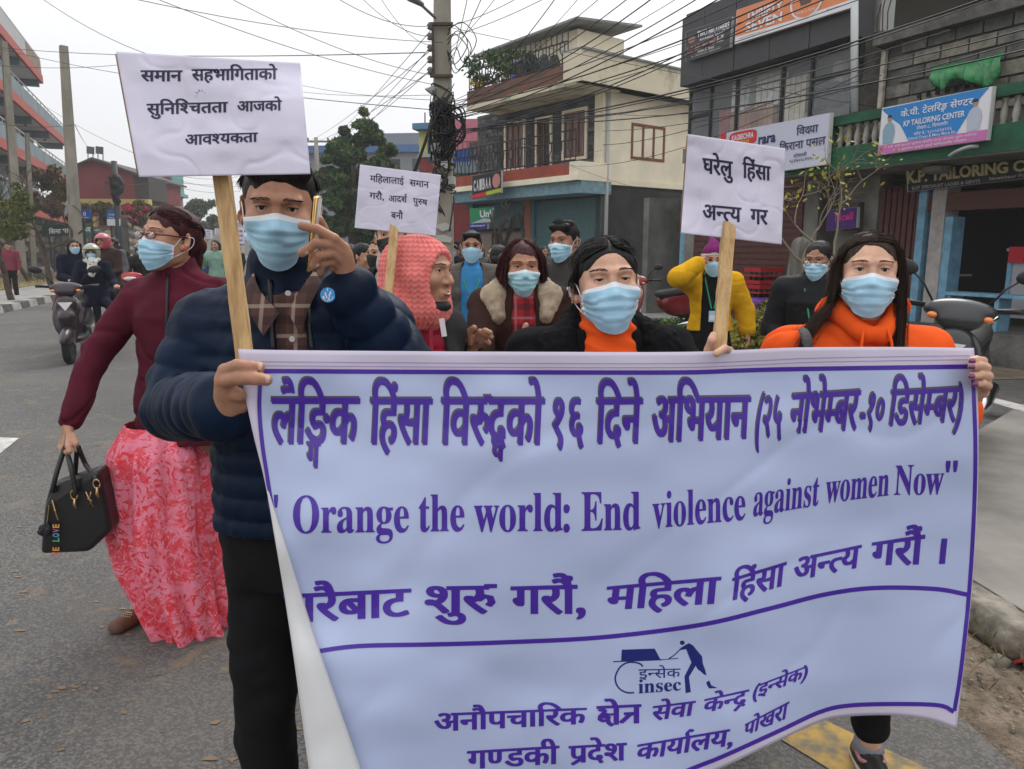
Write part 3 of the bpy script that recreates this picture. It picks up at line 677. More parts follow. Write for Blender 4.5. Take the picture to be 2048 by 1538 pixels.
M_VMARG = mat('banner_margin', (.60, .55, .68), .42, spec=.5); M_VBACK = mat('banner_back', (.63, .63, .63), .6)
M_INK = mat('banner_ink_violet', (.060, .016, .32), .38, spec=.5); M_INKS = mat('banner_ink_grey', (.10, .095, .12), .4); M_INKB = mat('banner_ink_blue', (.012, .016, .17), .38, spec=.5)
ban = thing('banner', P(1200, 1450, 1.2), 'large white vinyl banner with violet lettering held across the front of the march', 'banner')
top = polyat([(476, 698), (560, 700), (900, 703), (1340, 704), (1480, 700), (1600, 695), (1800, 694), (1948, 696)], 161)
bot = polyat([(644, 1700), (1000, 1668), (1240, 1612), (1420, 1546), (1540, 1490), (1640, 1444), (1700, 1433), (1790, 1431), (1860, 1440), (1913, 1457)], 161)
lef = polyat([(476, 698), (486, 770), (507, 870), (529, 960), (545, 1050), (578, 1250), (618, 1538), (644, 1700)], 101)
rig = polyat([(1948, 696), (1956, 800), (1957, 920), (1953, 1050), (1942, 1200), (1927, 1340), (1913, 1457)], 101)
u = np.linspace(0, 1, 161)[None, :, None]; v = np.linspace(0, 1, 101)[:, None, None]
PX = (1 - v) * top[None] + v * bot[None] + (1 - u) * lef[:, None] + u * rig[:, None] - ((1 - u) * (1 - v) * top[0] + u * (1 - v) * top[-1] + (1 - u) * v * bot[0] + u * v * bot[-1])
W = Bp(PX[..., 0], PX[..., 1])
def sheet(name, W, m, parent, th=.0008, mats=None, midx=None):
 nr, nc = W.shape[:2]; Vt = W.reshape(-1, 3); F = np.array([(i * nc + j, i * nc + nc + j, i * nc + nc + j + 1, i * nc + j + 1) for i in range(nr - 1) for j in range(nc - 1)])
 N = vnorm(Vt, F); V2 = np.concatenate([Vt, Vt - N * th]); n = nr * nc; rim = []
 ed = [(j, j + 1) for j in range(nc - 1)] + [((nr - 1) * nc + j + 1, (nr - 1) * nc + j) for j in range(nc - 1)] + [((i + 1) * nc, i * nc) for i in range(nr - 1)] + [(i * nc + nc - 1, (i + 1) * nc + nc - 1) for i in range(nr - 1)]
 rim = np.array([(a, b, b + n, a + n) for a, b in ed])
 return obj(name, V2, np.concatenate([F, F[:, ::-1] + n, rim]), m, parent, True, mats=mats, midx=midx)
sheet('sheet', W, M_VMARG, ban)
bline = [(1908, 1424), (1880, 1411), (1800, 1408), (1700, 1411), (1640, 1424), (1560, 1461), (1450, 1511), (1400, 1531), (1240, 1592), (1000, 1645), (640, 1676)][::-1]
# printed panel inside the border
pt = polyat([(534, 743), (900, 745), (1340, 745), (1600, 739), (1944, 734)], 161); pb = polyat(bline, 161)
pl = polyat([(534, 743), (528, 770), (520, 800), (526, 900), (548, 1030), (590, 1250), (625, 1538), (640, 1676)], 101); pr = polyat([(1944, 734), (1950, 900), (1946, 1050), (1936, 1200), (1921, 1340), (1908, 1424)], 101)
u = np.linspace(0, 1, 161)[None, :, None]; v = np.linspace(0, 1, 101)[:, None, None]
PX = (1 - v) * pt[None] + v * pb[None] + (1 - u) * pl[:, None] + u * pr[:, None] - ((1 - u) * (1 - v) * pt[0] + u * (1 - v) * pt[-1] + (1 - u) * v * pb[0] + u * v * pb[-1])
W2 = Bp(PX[..., 0], PX[..., 1], .0007); nr, nc = 101, 161
obj('printed_field', W2.reshape(-1, 3), np.array([(i * nc + j, i * nc + nc + j, i * nc + nc + j + 1, i * nc + j + 1) for i in range(nr - 1) for j in range(nc - 1)]), M_VINYL, ban, True)
def bstripe(name, pts, w, m=M_INK, lift=.0013, n=160):
 c = polyat(pts, n); t = np.gradient(c, axis=0); t /= np.linalg.norm(t, axis=1)[:, None]; nn = np.stack([-t[:, 1], t[:, 0]], 1) * w / 2
 a, b = c + nn, c - nn; V = Bp(np.concatenate([a[:, 0], b[:, 0]]), np.concatenate([a[:, 1], b[:, 1]]), lift)
 return obj(name, V, np.array([(i, i + 1, n + i + 1, n + i) for i in range(n - 1)]), m, ban)
bstripe('printed_line', [(520, 742), (900, 744), (1340, 745), (1480, 741), (1600, 738), (1945, 733)], 9)
for dy in (0, 8): bstripe('thin_line', [(496, 723 + dy), (900, 726 + dy), (1340, 727 + dy), (1500, 722 + dy), (1640, 716 + dy), (1940, 711 + dy)], 1.3, mat('banner_ink_pale', (.35, .25, .5), .4))
bstripe('printed_line', [(520, 768), (519, 820), (525, 890), (534, 950), (548, 1040)], 8)
bstripe('printed_line', [(1946, 745), (1951, 900), (1947, 1050), (1937, 1200), (1922, 1340), (1909, 1422)], 8)
bstripe('printed_line', [(600, 1312), (640, 1302), (720, 1292), (860, 1289), (1000, 1285), (1200, 1275), (1400, 1250), (1540, 1217), (1650, 1189), (1750, 1176), (1870, 1178), (1938, 1190)], 9)
bstripe('printed_line', bline, 8.5)
def bword(s, x0, x1, h0, h1, b0, b1, off=.011, strike=(.02, .04), skew=0, m=M_INK, lift=.0015, ref=HL, dx=0, dy=0):
 """h: headline (or capital) height in the photo at both ends, b: baseline"""
 V, F, w = text_flat(s, off, 0, strike); lo, hi = V[:, 0].min(), V[:, 0].max()
 V, F = cutgrid(V, F, (hi - lo) / (x1 - x0) * 13, .22); t = (V[:, 0] - lo) / (hi - lo); yy = V[:, 1] / ref
 X = x0 + (x1 - x0) * t + skew * (yy) + dx; hh = h0 + (h1 - h0) * t; bb = b0 + (b1 - b0) * t; Yp = bb + (hh - bb) * yy + dy
 W = Bp(X, Yp, lift); W[:, 1] -= V[:, 2] * .08
 return obj('lettering', W, F, m, ban)
L1 = [('लैिGक', 540, 717, 797, 797, 888, 888), ('िहंसा', 738, 862, 798, 798, 889, 889), ('िवUDको', 880, 1087, 798, 798, 890, 890), ('१६', 1104, 1168, 800, 799, 890, 888), ('िदने', 1190, 1283, 799, 798, 888, 887),
      ('अिभयान', 1303, 1499, 797, 794, 886, 877), ('(२५', 1510, 1563, 797, 794, 876, 873), ('नोभेम~बर', 1577, 1714, 790, 781, 868, 860), ('-१०', 1718, 1765, 789, 787, 858, 854), ('िडसेम~बर)', 1775, 1923, 783, 775, 853, 843)]
for w_ in L1:
 sk_ = 4 if w_[1] < 1500 else 9
 bword(*w_, off=.006, strike=(.025, .05), skew=sk_, m=M_INKS, lift=.0012, dx=-2.5, dy=-4); bword(*w_, off=.006, strike=(.025, .05), skew=sk_, lift=.0017)
for w_ in [('"', 535, 556, 993, 993, 1062, 1062), (serif('Orange'), 586, 818, 992, 990, 1066, 1064), (serif('the'), 838, 929, 989, 988, 1063, 1062), (serif('world:'), 948, 1140, 987, 985, 1063, 1062), (serif('End'), 1163, 1281, 984, 983, 1062, 1059),
           (serif('violence'), 1305, 1491, 985, 970, 1057, 1039), (serif('against'), 1506, 1637, 965, 950, 1033, 1010), (serif('women'), 1650, 1777, 945, 930, 1006, 991), (serif('Now'), 1788, 1886, 931, 927, 990, 988), ('"', 1888, 1912, 925, 924, 988, 986)]:
 bword(*w_, off=0, strike=(.014,) if w_[0] != '"' else (.02,), ref=.68, skew=0 if w_[1] < 1500 else 4)
bword(serif(':'), 1127, 1139, 986, 986, 1062, 1062, off=.02, strike=(.03, .06), ref=.68)
for w_ in [('घरैबाट', 566, 823, 1190, 1178, 1246, 1231), ('शुU', 849, 994, 1174, 1172, 1226, 1226), ('गरौं,', 1021, 1172, 1174, 1170, 1227, 1227), ('मिहला', 1209, 1438, 1174, 1154, 1220, 1206), ('िहंसा', 1460, 1569, 1157, 1124, 1202, 1170),
           ('अन~त~य', 1585, 1719, 1118, 1090, 1162, 1134), ('गरौं', 1739, 1846, 1086, 1070, 1130, 1128), ('।', 1878, 1890, 1078, 1078, 1127, 1127),
           ('अनौपचािरक', 868, 1174, 1428, 1416, 1463, 1447), ('KेT', 1193, 1283, 1415, 1411, 1452, 1446), ('सेवा', 1301, 1387, 1413, 1402, 1442, 1430), ('केन~N', 1404, 1494, 1399, 1379, 1426, 1408), ('(इन~सेक)', 1504, 1614, 1373, 1330, 1398, 1354),
           ('गण~डकी', 934, 1119, 1503, 1492, 1538, 1527), ('Pदेश', 1137, 1254, 1493, 1486, 1526, 1520), ('कायाRलय,', 1270, 1465, 1490, 1457, 1521, 1490), ('पोखरा', 1485, 1574, 1449, 1403, 1473, 1436)]:
 sk_ = 0 if w_[1] < 1200 else 5
 bword(*w_, strike=(.025, .045), skew=sk_)
# emblem: handcart pushed by a man
Z7 = lambda x, y: (1100 + x / 1.792, 680 + y / 1.792)
def bpoly(name, pts, m=M_INKB, lift=.0011):
 p = np.array([Z7(*q) for q in pts]); return obj(name, Bp(p[:, 0], p[:, 1], lift), [tuple(range(len(p)))], m, ban)
bpoly('emblem_cart', [(257, 1110), (375, 1106), (396, 1145), (255, 1150)])
for pts, w_ in (([(226, 1153), (320, 1149), (402, 1146)], 2.2), ([(396, 1146), (460, 1141)], 1.6), ([(425, 1143), (447, 1128), (468, 1107)], 2.2), ([(333, 1170), (322, 1160), (300, 1155), (275, 1157), (252, 1172), (238, 1195), (234, 1215), (240, 1238), (256, 1255), (278, 1264), (302, 1264)], 3.2)):
 bstripe('emblem_line', [Z7(*q) for q in pts], w_, M_INKB, .0011, 40)
bpoly('emblem_man', [(462, 1112), (468, 1104), (497, 1086), (512, 1094), (545, 1134), (548, 1160), (578, 1238), (601, 1247), (570, 1249), (522, 1168), (498, 1208), (505, 1262), (486, 1266), (482, 1206), (507, 1156), (488, 1108)])
bpoly('emblem_head', [(474 + 9 * math.cos(a), 1085 + 8 * math.sin(a)) for a in np.linspace(0, 6.28, 15)[:-1]])
z = lambda x0, y0, x1, y1: (*[Z7(x0, y0)[0], Z7(x1, y0)[0]],)
bword('इन~सेक', Z7(318, 0)[0], Z7(468, 0)[0], Z7(0, 1181)[1], Z7(0, 1178)[1], Z7(0, 1214)[1], Z7(0, 1208)[1], off=.004, strike=(), m=M_INKB)
bword(serif('insec'), Z7(317, 0)[0], Z7(470, 0)[0], Z7(0, 1217)[1], Z7(0, 1212)[1], Z7(0, 1267)[1], Z7(0, 1255)[1], off=0, strike=(.015,), m=M_INKB, ref=.68)
# left edge folded forward over the face: we see the back of the vinyl
cr = polyat([(531, 965), (545, 1050), (578, 1250), (618, 1538), (644, 1700)], 41); fe = polyat([(533, 967), (562, 1060), (640, 1302), (722, 1538), (780, 1700)], 41)
FW = np.zeros((41, 9, 3))
for i in range(41):
 t = i / 40
 for j in range(9):
  q = j / 8; x = cr[i, 0] * (1 - q) + fe[i, 0] * q; y = cr[i, 1] * (1 - q) + fe[i, 1] * q; FW[i, j] = Bp(np.array(x), np.array(y), .006 * min(1, t * 6) + .022 * t * math.sin(math.pi * (.12 + .88 * q)) + .012 * t * q)
sheet('folded_edge', FW, M_VBACK, ban)
# ================================================================= placards
def placard(name, quad, Y, stick, label, lines, dY=(0, 0, 0, 0), bulge=.006, off=.008, strike=(.02,), corner=None, seed=1, inner=True, group=None, card=True, ink=None):
 """quad tl,tr,br,bl in the photo at distance Y; stick = (top px, bottom px, width px, Y bottom)"""
 ink = ink or mat('placard_ink', (.016, .010, .05), .5); paper = mat('placard_paper', (.64, .61, .73), .6, bump=.35, bs=11, bd=.012, spec=.35)
 root = thing(name, P(stick[1][0], stick[1][1], stick[3]), label, 'placard', group)
 q = [np.array(c, float) for c in quad]; NR, NC = 61, 81
 def pos(u, v, lift=0):
  u = np.asarray(u, float); v = np.asarray(v, float); a = ((1 - u) * (1 - v))[..., None]; b = (u * (1 - v))[..., None]; c = (u * v)[..., None]; d = ((1 - u) * v)[..., None]
  p = a * q[0] + b * q[1] + c * q[2] + d * q[3]; Yv = Y + (a * dY[0] + b * dY[1] + c * dY[2] + d * dY[3])[..., 0]
  k = np.stack([u * 3 + seed, v * 2.5, 0 * u + seed], -1).reshape(-1, 3); Yv = Yv + bulge * (vnoise(k, 2) + .35 * vnoise(k * 3.1, 6) + .25 * np.exp(-(vnoise(k * 1.6, 12) / .08) ** 2)).reshape(Yv.shape) - lift
  if corner: cu, cv, amt, rad = corner; Yv = Yv + amt * np.exp(-(((u - cu) ** 2 + (v - cv) ** 2) / rad ** 2))
  r = (p[..., :1] - 1024) / FPX * _r + (769 - p[..., 1:]) / FPX * _u + _f; return CP + r * (Yv / r[..., 1])[..., None]
 uu, vv = np.meshgrid(np.linspace(0, 1, NC), np.linspace(0, 1, NR));
 sheet('paper', pos(uu, vv), paper, root, .0006)
 if card:
  cm = mat('cardboard', (.27, .16, .09), .9); us, vs2 = np.meshgrid(np.linspace(-.008, .992, 9), np.linspace(.02, .97, 7)); Wc = pos(us, vs2, -.012); sheet('cardboard_backing', Wc, cm, root, .003)
 for (s, x0, x1, h0, h1, b0, b1) in lines:
  V, F, w = text_flat(s, off, 0, strike); lo, hi = V[:, 0].min(), V[:, 0].max(); V, F = cutgrid(V, F, (hi - lo) / 22, .3); t = (V[:, 0] - lo) / (hi - lo); yy = V[:, 1] / HL
  X = x0 + (x1 - x0) * t; hh = h0 + (h1 - h0) * t; bb = b0 + (b1 - b0) * t; Yp = bb + (hh - bb) * yy
  # invert the quad mapping
  U = np.full(len(X), .5); Vv = np.full(len(X), .5)
  for _ in range(12):
   a = (1 - U) * (1 - Vv); b = U * (1 - Vv); c = U * Vv; d = (1 - U) * Vv; px = a * q[0][0] + b * q[1][0] + c * q[2][0] + d * q[3][0]; py = a * q[0][1] + b * q[1][1] + c * q[2][1] + d * q[3][1]
   dxu = (1 - Vv) * (q[1][0] - q[0][0]) + Vv * (q[2][0] - q[3][0]); dxv = (1 - U) * (q[3][0] - q[0][0]) + U * (q[2][0] - q[1][0]); dyu = (1 - Vv) * (q[1][1] - q[0][1]) + Vv * (q[2][1] - q[3][1]); dyv = (1 - U) * (q[3][1] - q[0][1]) + U * (q[2][1] - q[1][1])
   det = dxu * dyv - dxv * dyu; ex, ey = X - px, Yp - py; U += (ex * dyv - ey * dxv) / det; Vv += (dxu * ey - dyu * ex) / det
  Wt = pos(U, Vv, .0006); Wt[:, 1] -= V[:, 2] * .08; obj('lettering', Wt, F, ink, root)
 a = P(stick[0][0], stick[0][1], Y + .012 * Y / 1.2 + .004); b = P(stick[1][0], stick[1][1], stick[3]); wd = stick[2] / FPX * Y / 2; ax = b - a; ax /= np.linalg.norm(ax); sd = np.cross(ax, (0, 1., 0)); sd /= np.linalg.norm(sd); fr = np.cross(sd, ax)
 wood = mat('stick_wood', (.34, .19, .075), .65, col2=(.60, .40, .19), vs_=10, stretch=(9, 9, .8), bump=.35, bs=40, bd=.002, lo=.3, hi=.6); mb = MB(); g = np.random.default_rng(seed); n = 14; V = []
 for i in range(n):
  c = a + (b - a) * i / (n - 1); e = g.normal(0, wd * .04, 4)
  V += [c - sd * (wd + e[0]) - fr * wd * .6, c + sd * (wd + e[1]) - fr * wd * .6, c + sd * (wd + e[2]) + fr * wd * .6, c - sd * (wd + e[3]) + fr * wd * .6]
 F = [(3, 2, 1, 0), (4 * n - 4, 4 * n - 3, 4 * n - 2, 4 * n - 1)] + [(4 * i + j, 4 * i + (j + 1) % 4, 4 * i + 4 + (j + 1) % 4, 4 * i + 4 + j) for i in range(n - 1) for j in range(4)]
 obj('stick', V, F, wood, root); return root
pc1 = placard('placard', [(232, 103), (600, 126), (621, 348), (278, 354)], 1.16, ((425, 200), (490, 716), 30, 1.135), 'largest three-line placard on a stick, held by the man in the navy puffer jacket',
  [('समान', 281, 365, 141, 141, 162, 162), ('सहभािगताको', 383, 555, 139, 137, 161, 158), ('सुिनिश~चतता', 293, 456, 208, 204, 229, 224), ('आजको', 474, 564, 203, 201, 223, 220), ('आवश~यकता', 370, 516, 270, 265, 290, 283)],
  dY=(.02, .0, -.02, -.03), bulge=.007, off=.012, strike=(.02, .04), corner=(1, 0, .05, .25), seed=3)
tear = MB(); c = P(405, 192, 1.155);
for k in range(5): a = k * .7 + .2; tear.prism([c + (.006 * math.cos(a), -.004, .006 * math.sin(a)), c + (.006 * math.cos(a + .6), -.004, .006 * math.sin(a + .6)), c + (.0085 * math.cos(a + .3), -.009, .0085 * math.sin(a + .3))], (0, .0006, 0))
tear.build('torn_flap', MATS['placard_paper'], pc1)
placard('placard', [(720, 329), (882, 350), (871, 472), (709, 456)], 2.38, ((794, 400), (775, 612), 17, 2.3), 'white placard with three lines of text on a stick beside the coral woollen scarf',
  [('मिहलालाई', 740, 808, 351, 357, 363, 369), ('समान', 819, 858, 359, 364, 371, 376), ('गरौ,', 739, 768, 385, 388, 397, 400), ('आदशR', 777, 814, 391, 393, 403, 405), ('पुUष', 826, 855, 396, 400, 407, 411), ('बनौ', 782, 806, 424, 426, 437, 438)],
  dY=(.02, 0, -.02, 0), bulge=.004, off=.01, strike=(.02,), seed=5, card=False)
placard('placard', [(1376, 268), (1571, 297), (1563, 489), (1362, 466)], 1.42, ((1462, 380), (1437, 716), 24, 1.345), 'square white placard with two lines on a stick held above the banner',
  [('घरेलु', 1405, 1466, 316, 324, 345, 354), ('िहंसा', 1485, 1542, 325, 334, 355, 361), ('अन~त~य', 1405, 1483, 409, 416, 438, 444), ('गर', 1501, 1536, 418, 421, 447, 449)],
  dY=(-.01, .02, .0, -.02), bulge=.006, off=.012, strike=(.02, .04), corner=(0, 1, -.02, .2), seed=8)
# ================================================================= the setting
def vor(name, c1, c2, scale, rough=.85, bump=.3, extra=None, rnd=True):
 """surface broken into small cells (aggregate, gravel)"""
 m = bpy.data.materials.new(name); m.use_nodes = True; n = m.node_tree.nodes; l = m.node_tree.links; b = n['Principled BSDF']; b.inputs['Roughness'].default_value = rough; b.inputs['Specular IOR Level'].default_value = .3
 tc = n.new('ShaderNodeTexCoord'); v = n.new('ShaderNodeTexVoronoi'); v.inputs['Scale'].default_value = scale; l.new(tc.outputs['Object'], v.inputs['Vector'])
 sx = n.new('ShaderNodeSeparateColor'); l.new(v.outputs['Color'], sx.inputs[0]); r = n.new('ShaderNodeValToRGB'); l.new(sx.outputs[0], r.inputs[0]); r.color_ramp.elements[0].color = tuple(c1) + (1,); r.color_ramp.elements[1].color = tuple(c2) + (1,); r.color_ramp.elements[0].position = .3
 col = r.outputs[0]
 for (sc, lo, hi, c, fac, det, dist) in extra or []:
  t = n.new('ShaderNodeTexNoise'); t.inputs['Scale'].default_value = sc; t.inputs['Detail'].default_value = det; t.inputs['Distortion'].default_value = dist; l.new(tc.outputs['Object'], t.inputs['Vector'])
  q = n.new('ShaderNodeValToRGB'); q.color_ramp.elements[0].position = lo; q.color_ramp.elements[0].color = (0, 0, 0, 1); q.color_ramp.elements[1].position = hi; q.color_ramp.elements[1].color = (fac, fac, fac, 1); l.new(t.outputs[0], q.inputs[0])
  mx = n.new('ShaderNodeMix'); mx.data_type = 'RGBA'; l.new(q.outputs[0], mx.inputs['Factor']); l.new(col, mx.inputs['A']); mx.inputs['B'].default_value = tuple(c) + (1,); col = mx.outputs['Result']
 l.new(col, b.inputs['Base Color']); bp = n.new('ShaderNodeBump'); bp.inputs['Strength'].default_value = bump; bp.inputs['Distance'].default_value = .006; l.new(v.outputs['Distance'], bp.inputs['Height']); l.new(bp.outputs[0], b.inputs['Normal']); MATS[name] = m; return m
M_ASPH = vor('asphalt', (.07, .068, .066), (.165, .158, .148), 130, extra=[(1.1, .42, .7, (.135, .125, .11), .55, 6, 0), (.35, .48, .62, (.075, .074, .075), .6, 3, 0), (2.6, .6, .66, (.19, .165, .13), .35, 7, 1.2), (5, .62, .70, (.20, .145, .09), .6, 6, .9), (17, .64, .70, (.24, .17, .10), .55, 5, .5)])
M_CONC = mat('concrete_paving', (.20, .185, .165), .9, var=.28, vs_=1.7, bump=.6, bs=45, bd=.006, det=8)
M_CONCD = mat('concrete_old', (.11, .105, .098), .95, var=.45, vs_=3, bump=.7, bs=20, bd=.02, det=8)
M_DIRT = mat('dirt', (.22, .175, .125), 1, col2=(.12, .10, .07), vs_=2.2, bump=.8, bs=18, bd=.03, det=8)
M_GRAV = mat('verge_dry_grass', (.30, .225, .10), 1, col2=(.17, .15, .06), vs_=3, bump=1, bs=24, bd=.05, det=8)
M_PLW = mat('paint_white_road', (.45, .44, .42), .85, var=.25, vs_=9, bump=.3, bs=60); M_PLY = mat('paint_yellow_road', (.42, .27, .07), .85, col2=(.17, .145, .10), vs_=16, bump=.3, bs=70, bd=.003, lo=.40, hi=.62)
g = MB(); g.add([(-400, -60, 0), (400, -60, 0), (400, 500, 0), (-400, 500, 0)], [(0, 1, 2, 3)]); gr = g.build('ground', M_DIRT); tag(gr, kind='structure')
def flat(name, px, z, m, kind='structure', ground=True):
 pts = [np.array(G(x, y, z)) if ground else np.array((x, y, z)) for x, y in px]; o = obj(name, pts, [tuple(range(len(pts)))], m); tag(o, kind=kind); return o
dS = np.array((-.397, .918, 0)); nS = np.array((-.918, -.397, 0))           # the street runs away to the left
KL = np.array(G(0, 628)); KL[2] = 0; KD = np.array(G(118, 601)) - KL; KD[2] = 0; KD /= np.linalg.norm(KD)
def kp(s, o=0, z=0): return KL + KD * s + np.array((-KD[1], KD[0], 0)) * o + np.array((0, 0, z))
obj('road', [kp(-60, .0, .004), kp(110, 0, .004), kp(110, -11.5, .004), kp(20, -12.2, .004), (7.5, 9.5, .004), (*G(1850, 1120)[:2], .004), (*G(1925, 1338)[:2], .004), (*G(2400, 1352)[:2], .004), (14, -20, .004), kp(-60, -6, .004)][::-1], [tuple(range(10))], M_ASPH)['kind'] = 'structure'
M_FOOT = mat('footpath_concrete', (.27, .26, .245), .9, var=.15, vs_=2, bump=.4, bs=30)
g = MB(); g.prism([kp(-40, .28, 0), kp(80, .28, 0), kp(80, 2.6, 0), kp(-40, 2.6, 0)], (0, 0, .13)); tag(g.build('footpath', M_FOOT), kind='structure')
g = MB(); g.prism([kp(-40, 2.6, 0), kp(80, 2.6, 0), kp(80, 16, 0), kp(-40, 30, 0)], (0, 0, .16)); tag(g.build('grass_verge', M_GRAV), kind='structure')
kb = thing('kerb', kp(0), None, None); del_ = kb; kb['kind'] = 'structure'
kms = [mat('kerb_white', (.34, .33, .31), .9, var=.3, vs_=9, bump=.5, bs=30), mat('kerb_black', (.085, .083, .08), .9, var=.3, vs_=9, bump=.5, bs=30)]
for i in range(44):
 s0 = -9 + i * .62; g = MB(); g.hexa([kp(s0, -.0, .0), kp(s0 + .6, 0, .0), kp(s0 + .6, .27, .0), kp(s0, .27, .0), kp(s0 + .01, .03, .17 + random.uniform(-.01, .012)), kp(s0 + .59, .03, .17 + random.uniform(-.01, .012)), kp(s0 + .59, .27, .17), kp(s0 + .01, .27, .17)]); g.build('kerb_stone', kms[i % 2], kb)
# dry grass tufts on the verge
g = MB()
for i in range(2600):
 s, o = random.uniform(-8, 26), 2.7 + random.random() ** 1.3 * 9; p = kp(s, o, .16); h = random.uniform(.05, .16); a = random.uniform(0, 3.1); w = .03; dx = np.array((math.cos(a), math.sin(a), 0)) * w
 g.add([p - dx, p + dx, p + np.array((random.uniform(-.05, .05), random.uniform(-.05, .05), h))], [(0, 1, 2)])
tag(g.build('dry_grass', mat('dry_grass', (.33, .25, .10), 1, var=.3, vs_=1)), 'dry yellow grass growing on the verge', 'grass', kind='stuff')
# road markings
flat('lane_arrow', [(-60, 872), (38, 876), (2, 905), (-60, 930)], .008, M_PLW)
flat('yellow_edge_line', [(1190, 1250), (1245, 1250), (1990, 1600), (1760, 1600)], .008, M_PLY); flat('white_line', [(1962, 798), (1975, 792), (2110, 826), (2110, 842)], .149, M_PLW)
# raised pavement on the right with its broken kerb
RP = [G(1925, 1130), G(2110, 1262)]; a0 = np.array((1.55, 2.98, 0)); K1 = np.array(G(1960, 1240)); K2 = np.array(G(2060, 1300));
pv = [np.array((*G(1900, 1130, .145)[:2], 0)), np.array((*G(2075, 1238, .145)[:2], 0)), np.array((14, 1.6, 0)), np.array((16, 9.0, 0)), np.array((7.5, 9.4, 0)), np.array((3.0, 5.0, 0)), np.array((1.75, 3.9, 0))]
g = MB(); g.prism(pv, (0, 0, .145)); tag(g.build('pavement', M_CONC), kind='structure')
kerb_r = thing('kerb', (pv[0] + pv[1]) / 2, None, None); kerb_r['kind'] = 'structure'; kd = pv[1] - pv[0]; kl = np.linalg.norm(kd); kd /= kl; kn_ = np.array((kd[1], -kd[0], 0))
if kn_[1] > 0: kn_ = -kn_
for i in range(4):
 S = SDF(.012); c = pv[0] + kd * (.02 + i * .56 + .26) + kn_ * .07 + np.array((0, 0, .07)); S.cap(c - kd * .2, c + kd * .2, .085, k=.03); S.cap(c - kd * .2 + (0, 0, .02), c + kd * .22 + (0, 0, .02), .08, k=.03)
 V, Q = S.mesh(); V[:, 2] = np.clip(V[:, 2], 0, .148); V += (vnorm(V, Q) * (.012 * vnoise(V * 14) + .006 * vnoise(V * 40))[:, None]) * np.array((1, 1, .3)); obj('kerb_stone', V, Q, mat('kerb_concrete', (.30, .27, .22), .95, col2=(.07, .065, .05), vs_=7, bump=.7, bs=30, bd=.01, det=8), kerb_r, True)
# rubble and soil between kerb and road
rub0, rub1 = np.array(G(1930, 1200)), np.array(G(2080, 1360)); S = 40; V = []
for i in range(S):
 for j in range(S):
  u, w = i / (S - 1), j / (S - 1); p = pv[0] + kd * (-.15 + 2.2 * u) + kn_ * (.13 + .40 * w); h = .05 * math.sin(math.pi * w) ** .6 * (1 - .3 * u) + .004; V.append((*p[:2], h))
V = np.array(V); edge = np.array([math.sin(math.pi * (k % S) / (S - 1)) * min(1, 3 * (k // S) / S) for k in range(S * S)]); V[:, 2] += (.03 * vnoise(V * 9) + .018 * vnoise(V * 23) + .01 * vnoise(V * 55)) * edge
tag(obj('soil_bank', V, np.array([(i * S + j, (i + 1) * S + j, (i + 1) * S + j + 1, i * S + j + 1) for i in range(S - 1) for j in range(S - 1)]), mat('soil', (.12, .09, .062), 1, col2=(.24, .19, .14), vs_=12, bump=1, bs=60, bd=.02, det=8), smooth=True), kind='structure')
M_STN = mat('pebble_stone', (.17, .15, .12), .9, var=.35, vs_=5, bump=.4, bs=40)
def rock(c, r, seed, m, name='stone', parent=None, flatz=.7):
 g_ = np.random.default_rng(seed); b = bmesh.new(); bmesh.ops.create_icosphere(b, subdivisions=2, radius=1)
 V = np.array([v.co[:] for v in b.verts]); F = np.array([[v.index for v in f.verts] for f in b.faces]); b.free(); k = 1 + .22 * vnoise(V * 1.3 + seed) + .08 * vnoise(V * 3.1 + seed)
 V = V * k[:, None] * r * g_.uniform(.75, 1.25, 3) * (1, 1, flatz); return obj(name, V @ rotz(g_.uniform(0, 3)).T + c, F, m, parent, True, loc=None if parent else c)
rb = MB()
for i in range(420):
 w = random.random(); p = pv[0] + kd * random.uniform(-.1, 2.0) + kn_ * (.15 + .36 * w); r = random.uniform(.004, .013); z = .05 * math.sin(math.pi * w) ** .6 + r * .2
 q = [np.array((random.uniform(.6, 1.2) * math.cos(a), random.uniform(.6, 1.2) * math.sin(a), 0)) * r for a in (0, 1.3, 2.5, 3.8, 5)]; c = np.array((p[0], p[1], z)); n0 = len(q)
 rb.add([c + x - (0, 0, r * .5) for x in q] + [c + x * .6 + (0, 0, r * .6) for x in q], [tuple(range(5, 10))] + [(k, (k + 1) % 5, 5 + (k + 1) % 5, 5 + k) for k in range(5)])
tag(rb.build('gravel', M_STN), 'loose grit and small stones lying on the soil bank', 'gravel', kind='stuff')
for i, (x, y, r, lb) in enumerate(((1975, 1346, .030, 'pale rounded stone, left one of the pair in front of the broken kerb'), (1998, 1342, .034, 'pale rounded stone, right one of the pair in front of the broken kerb'), (2046, 1262, .04, 'dark stone lying on the soil at the right edge'))):
 p = np.array(G(x, y)); p[2] = .03 if i < 2 else .07; tag(rock(p, r, i + 3, M_STN), lb, 'stone')
p = np.array(G(2044, 1345)); g = MB(); g.box(p + (0, 0, .05), (.022, .004, .03), rotz(.5) @ rotx(.9)); pk = g.build('wrapper', mat('wrapper_red', (.45, .05, .05), .35), loc=p); tag(pk, 'small red and white snack wrapper lying at the edge of the soil', 'wrapper')
g = MB()
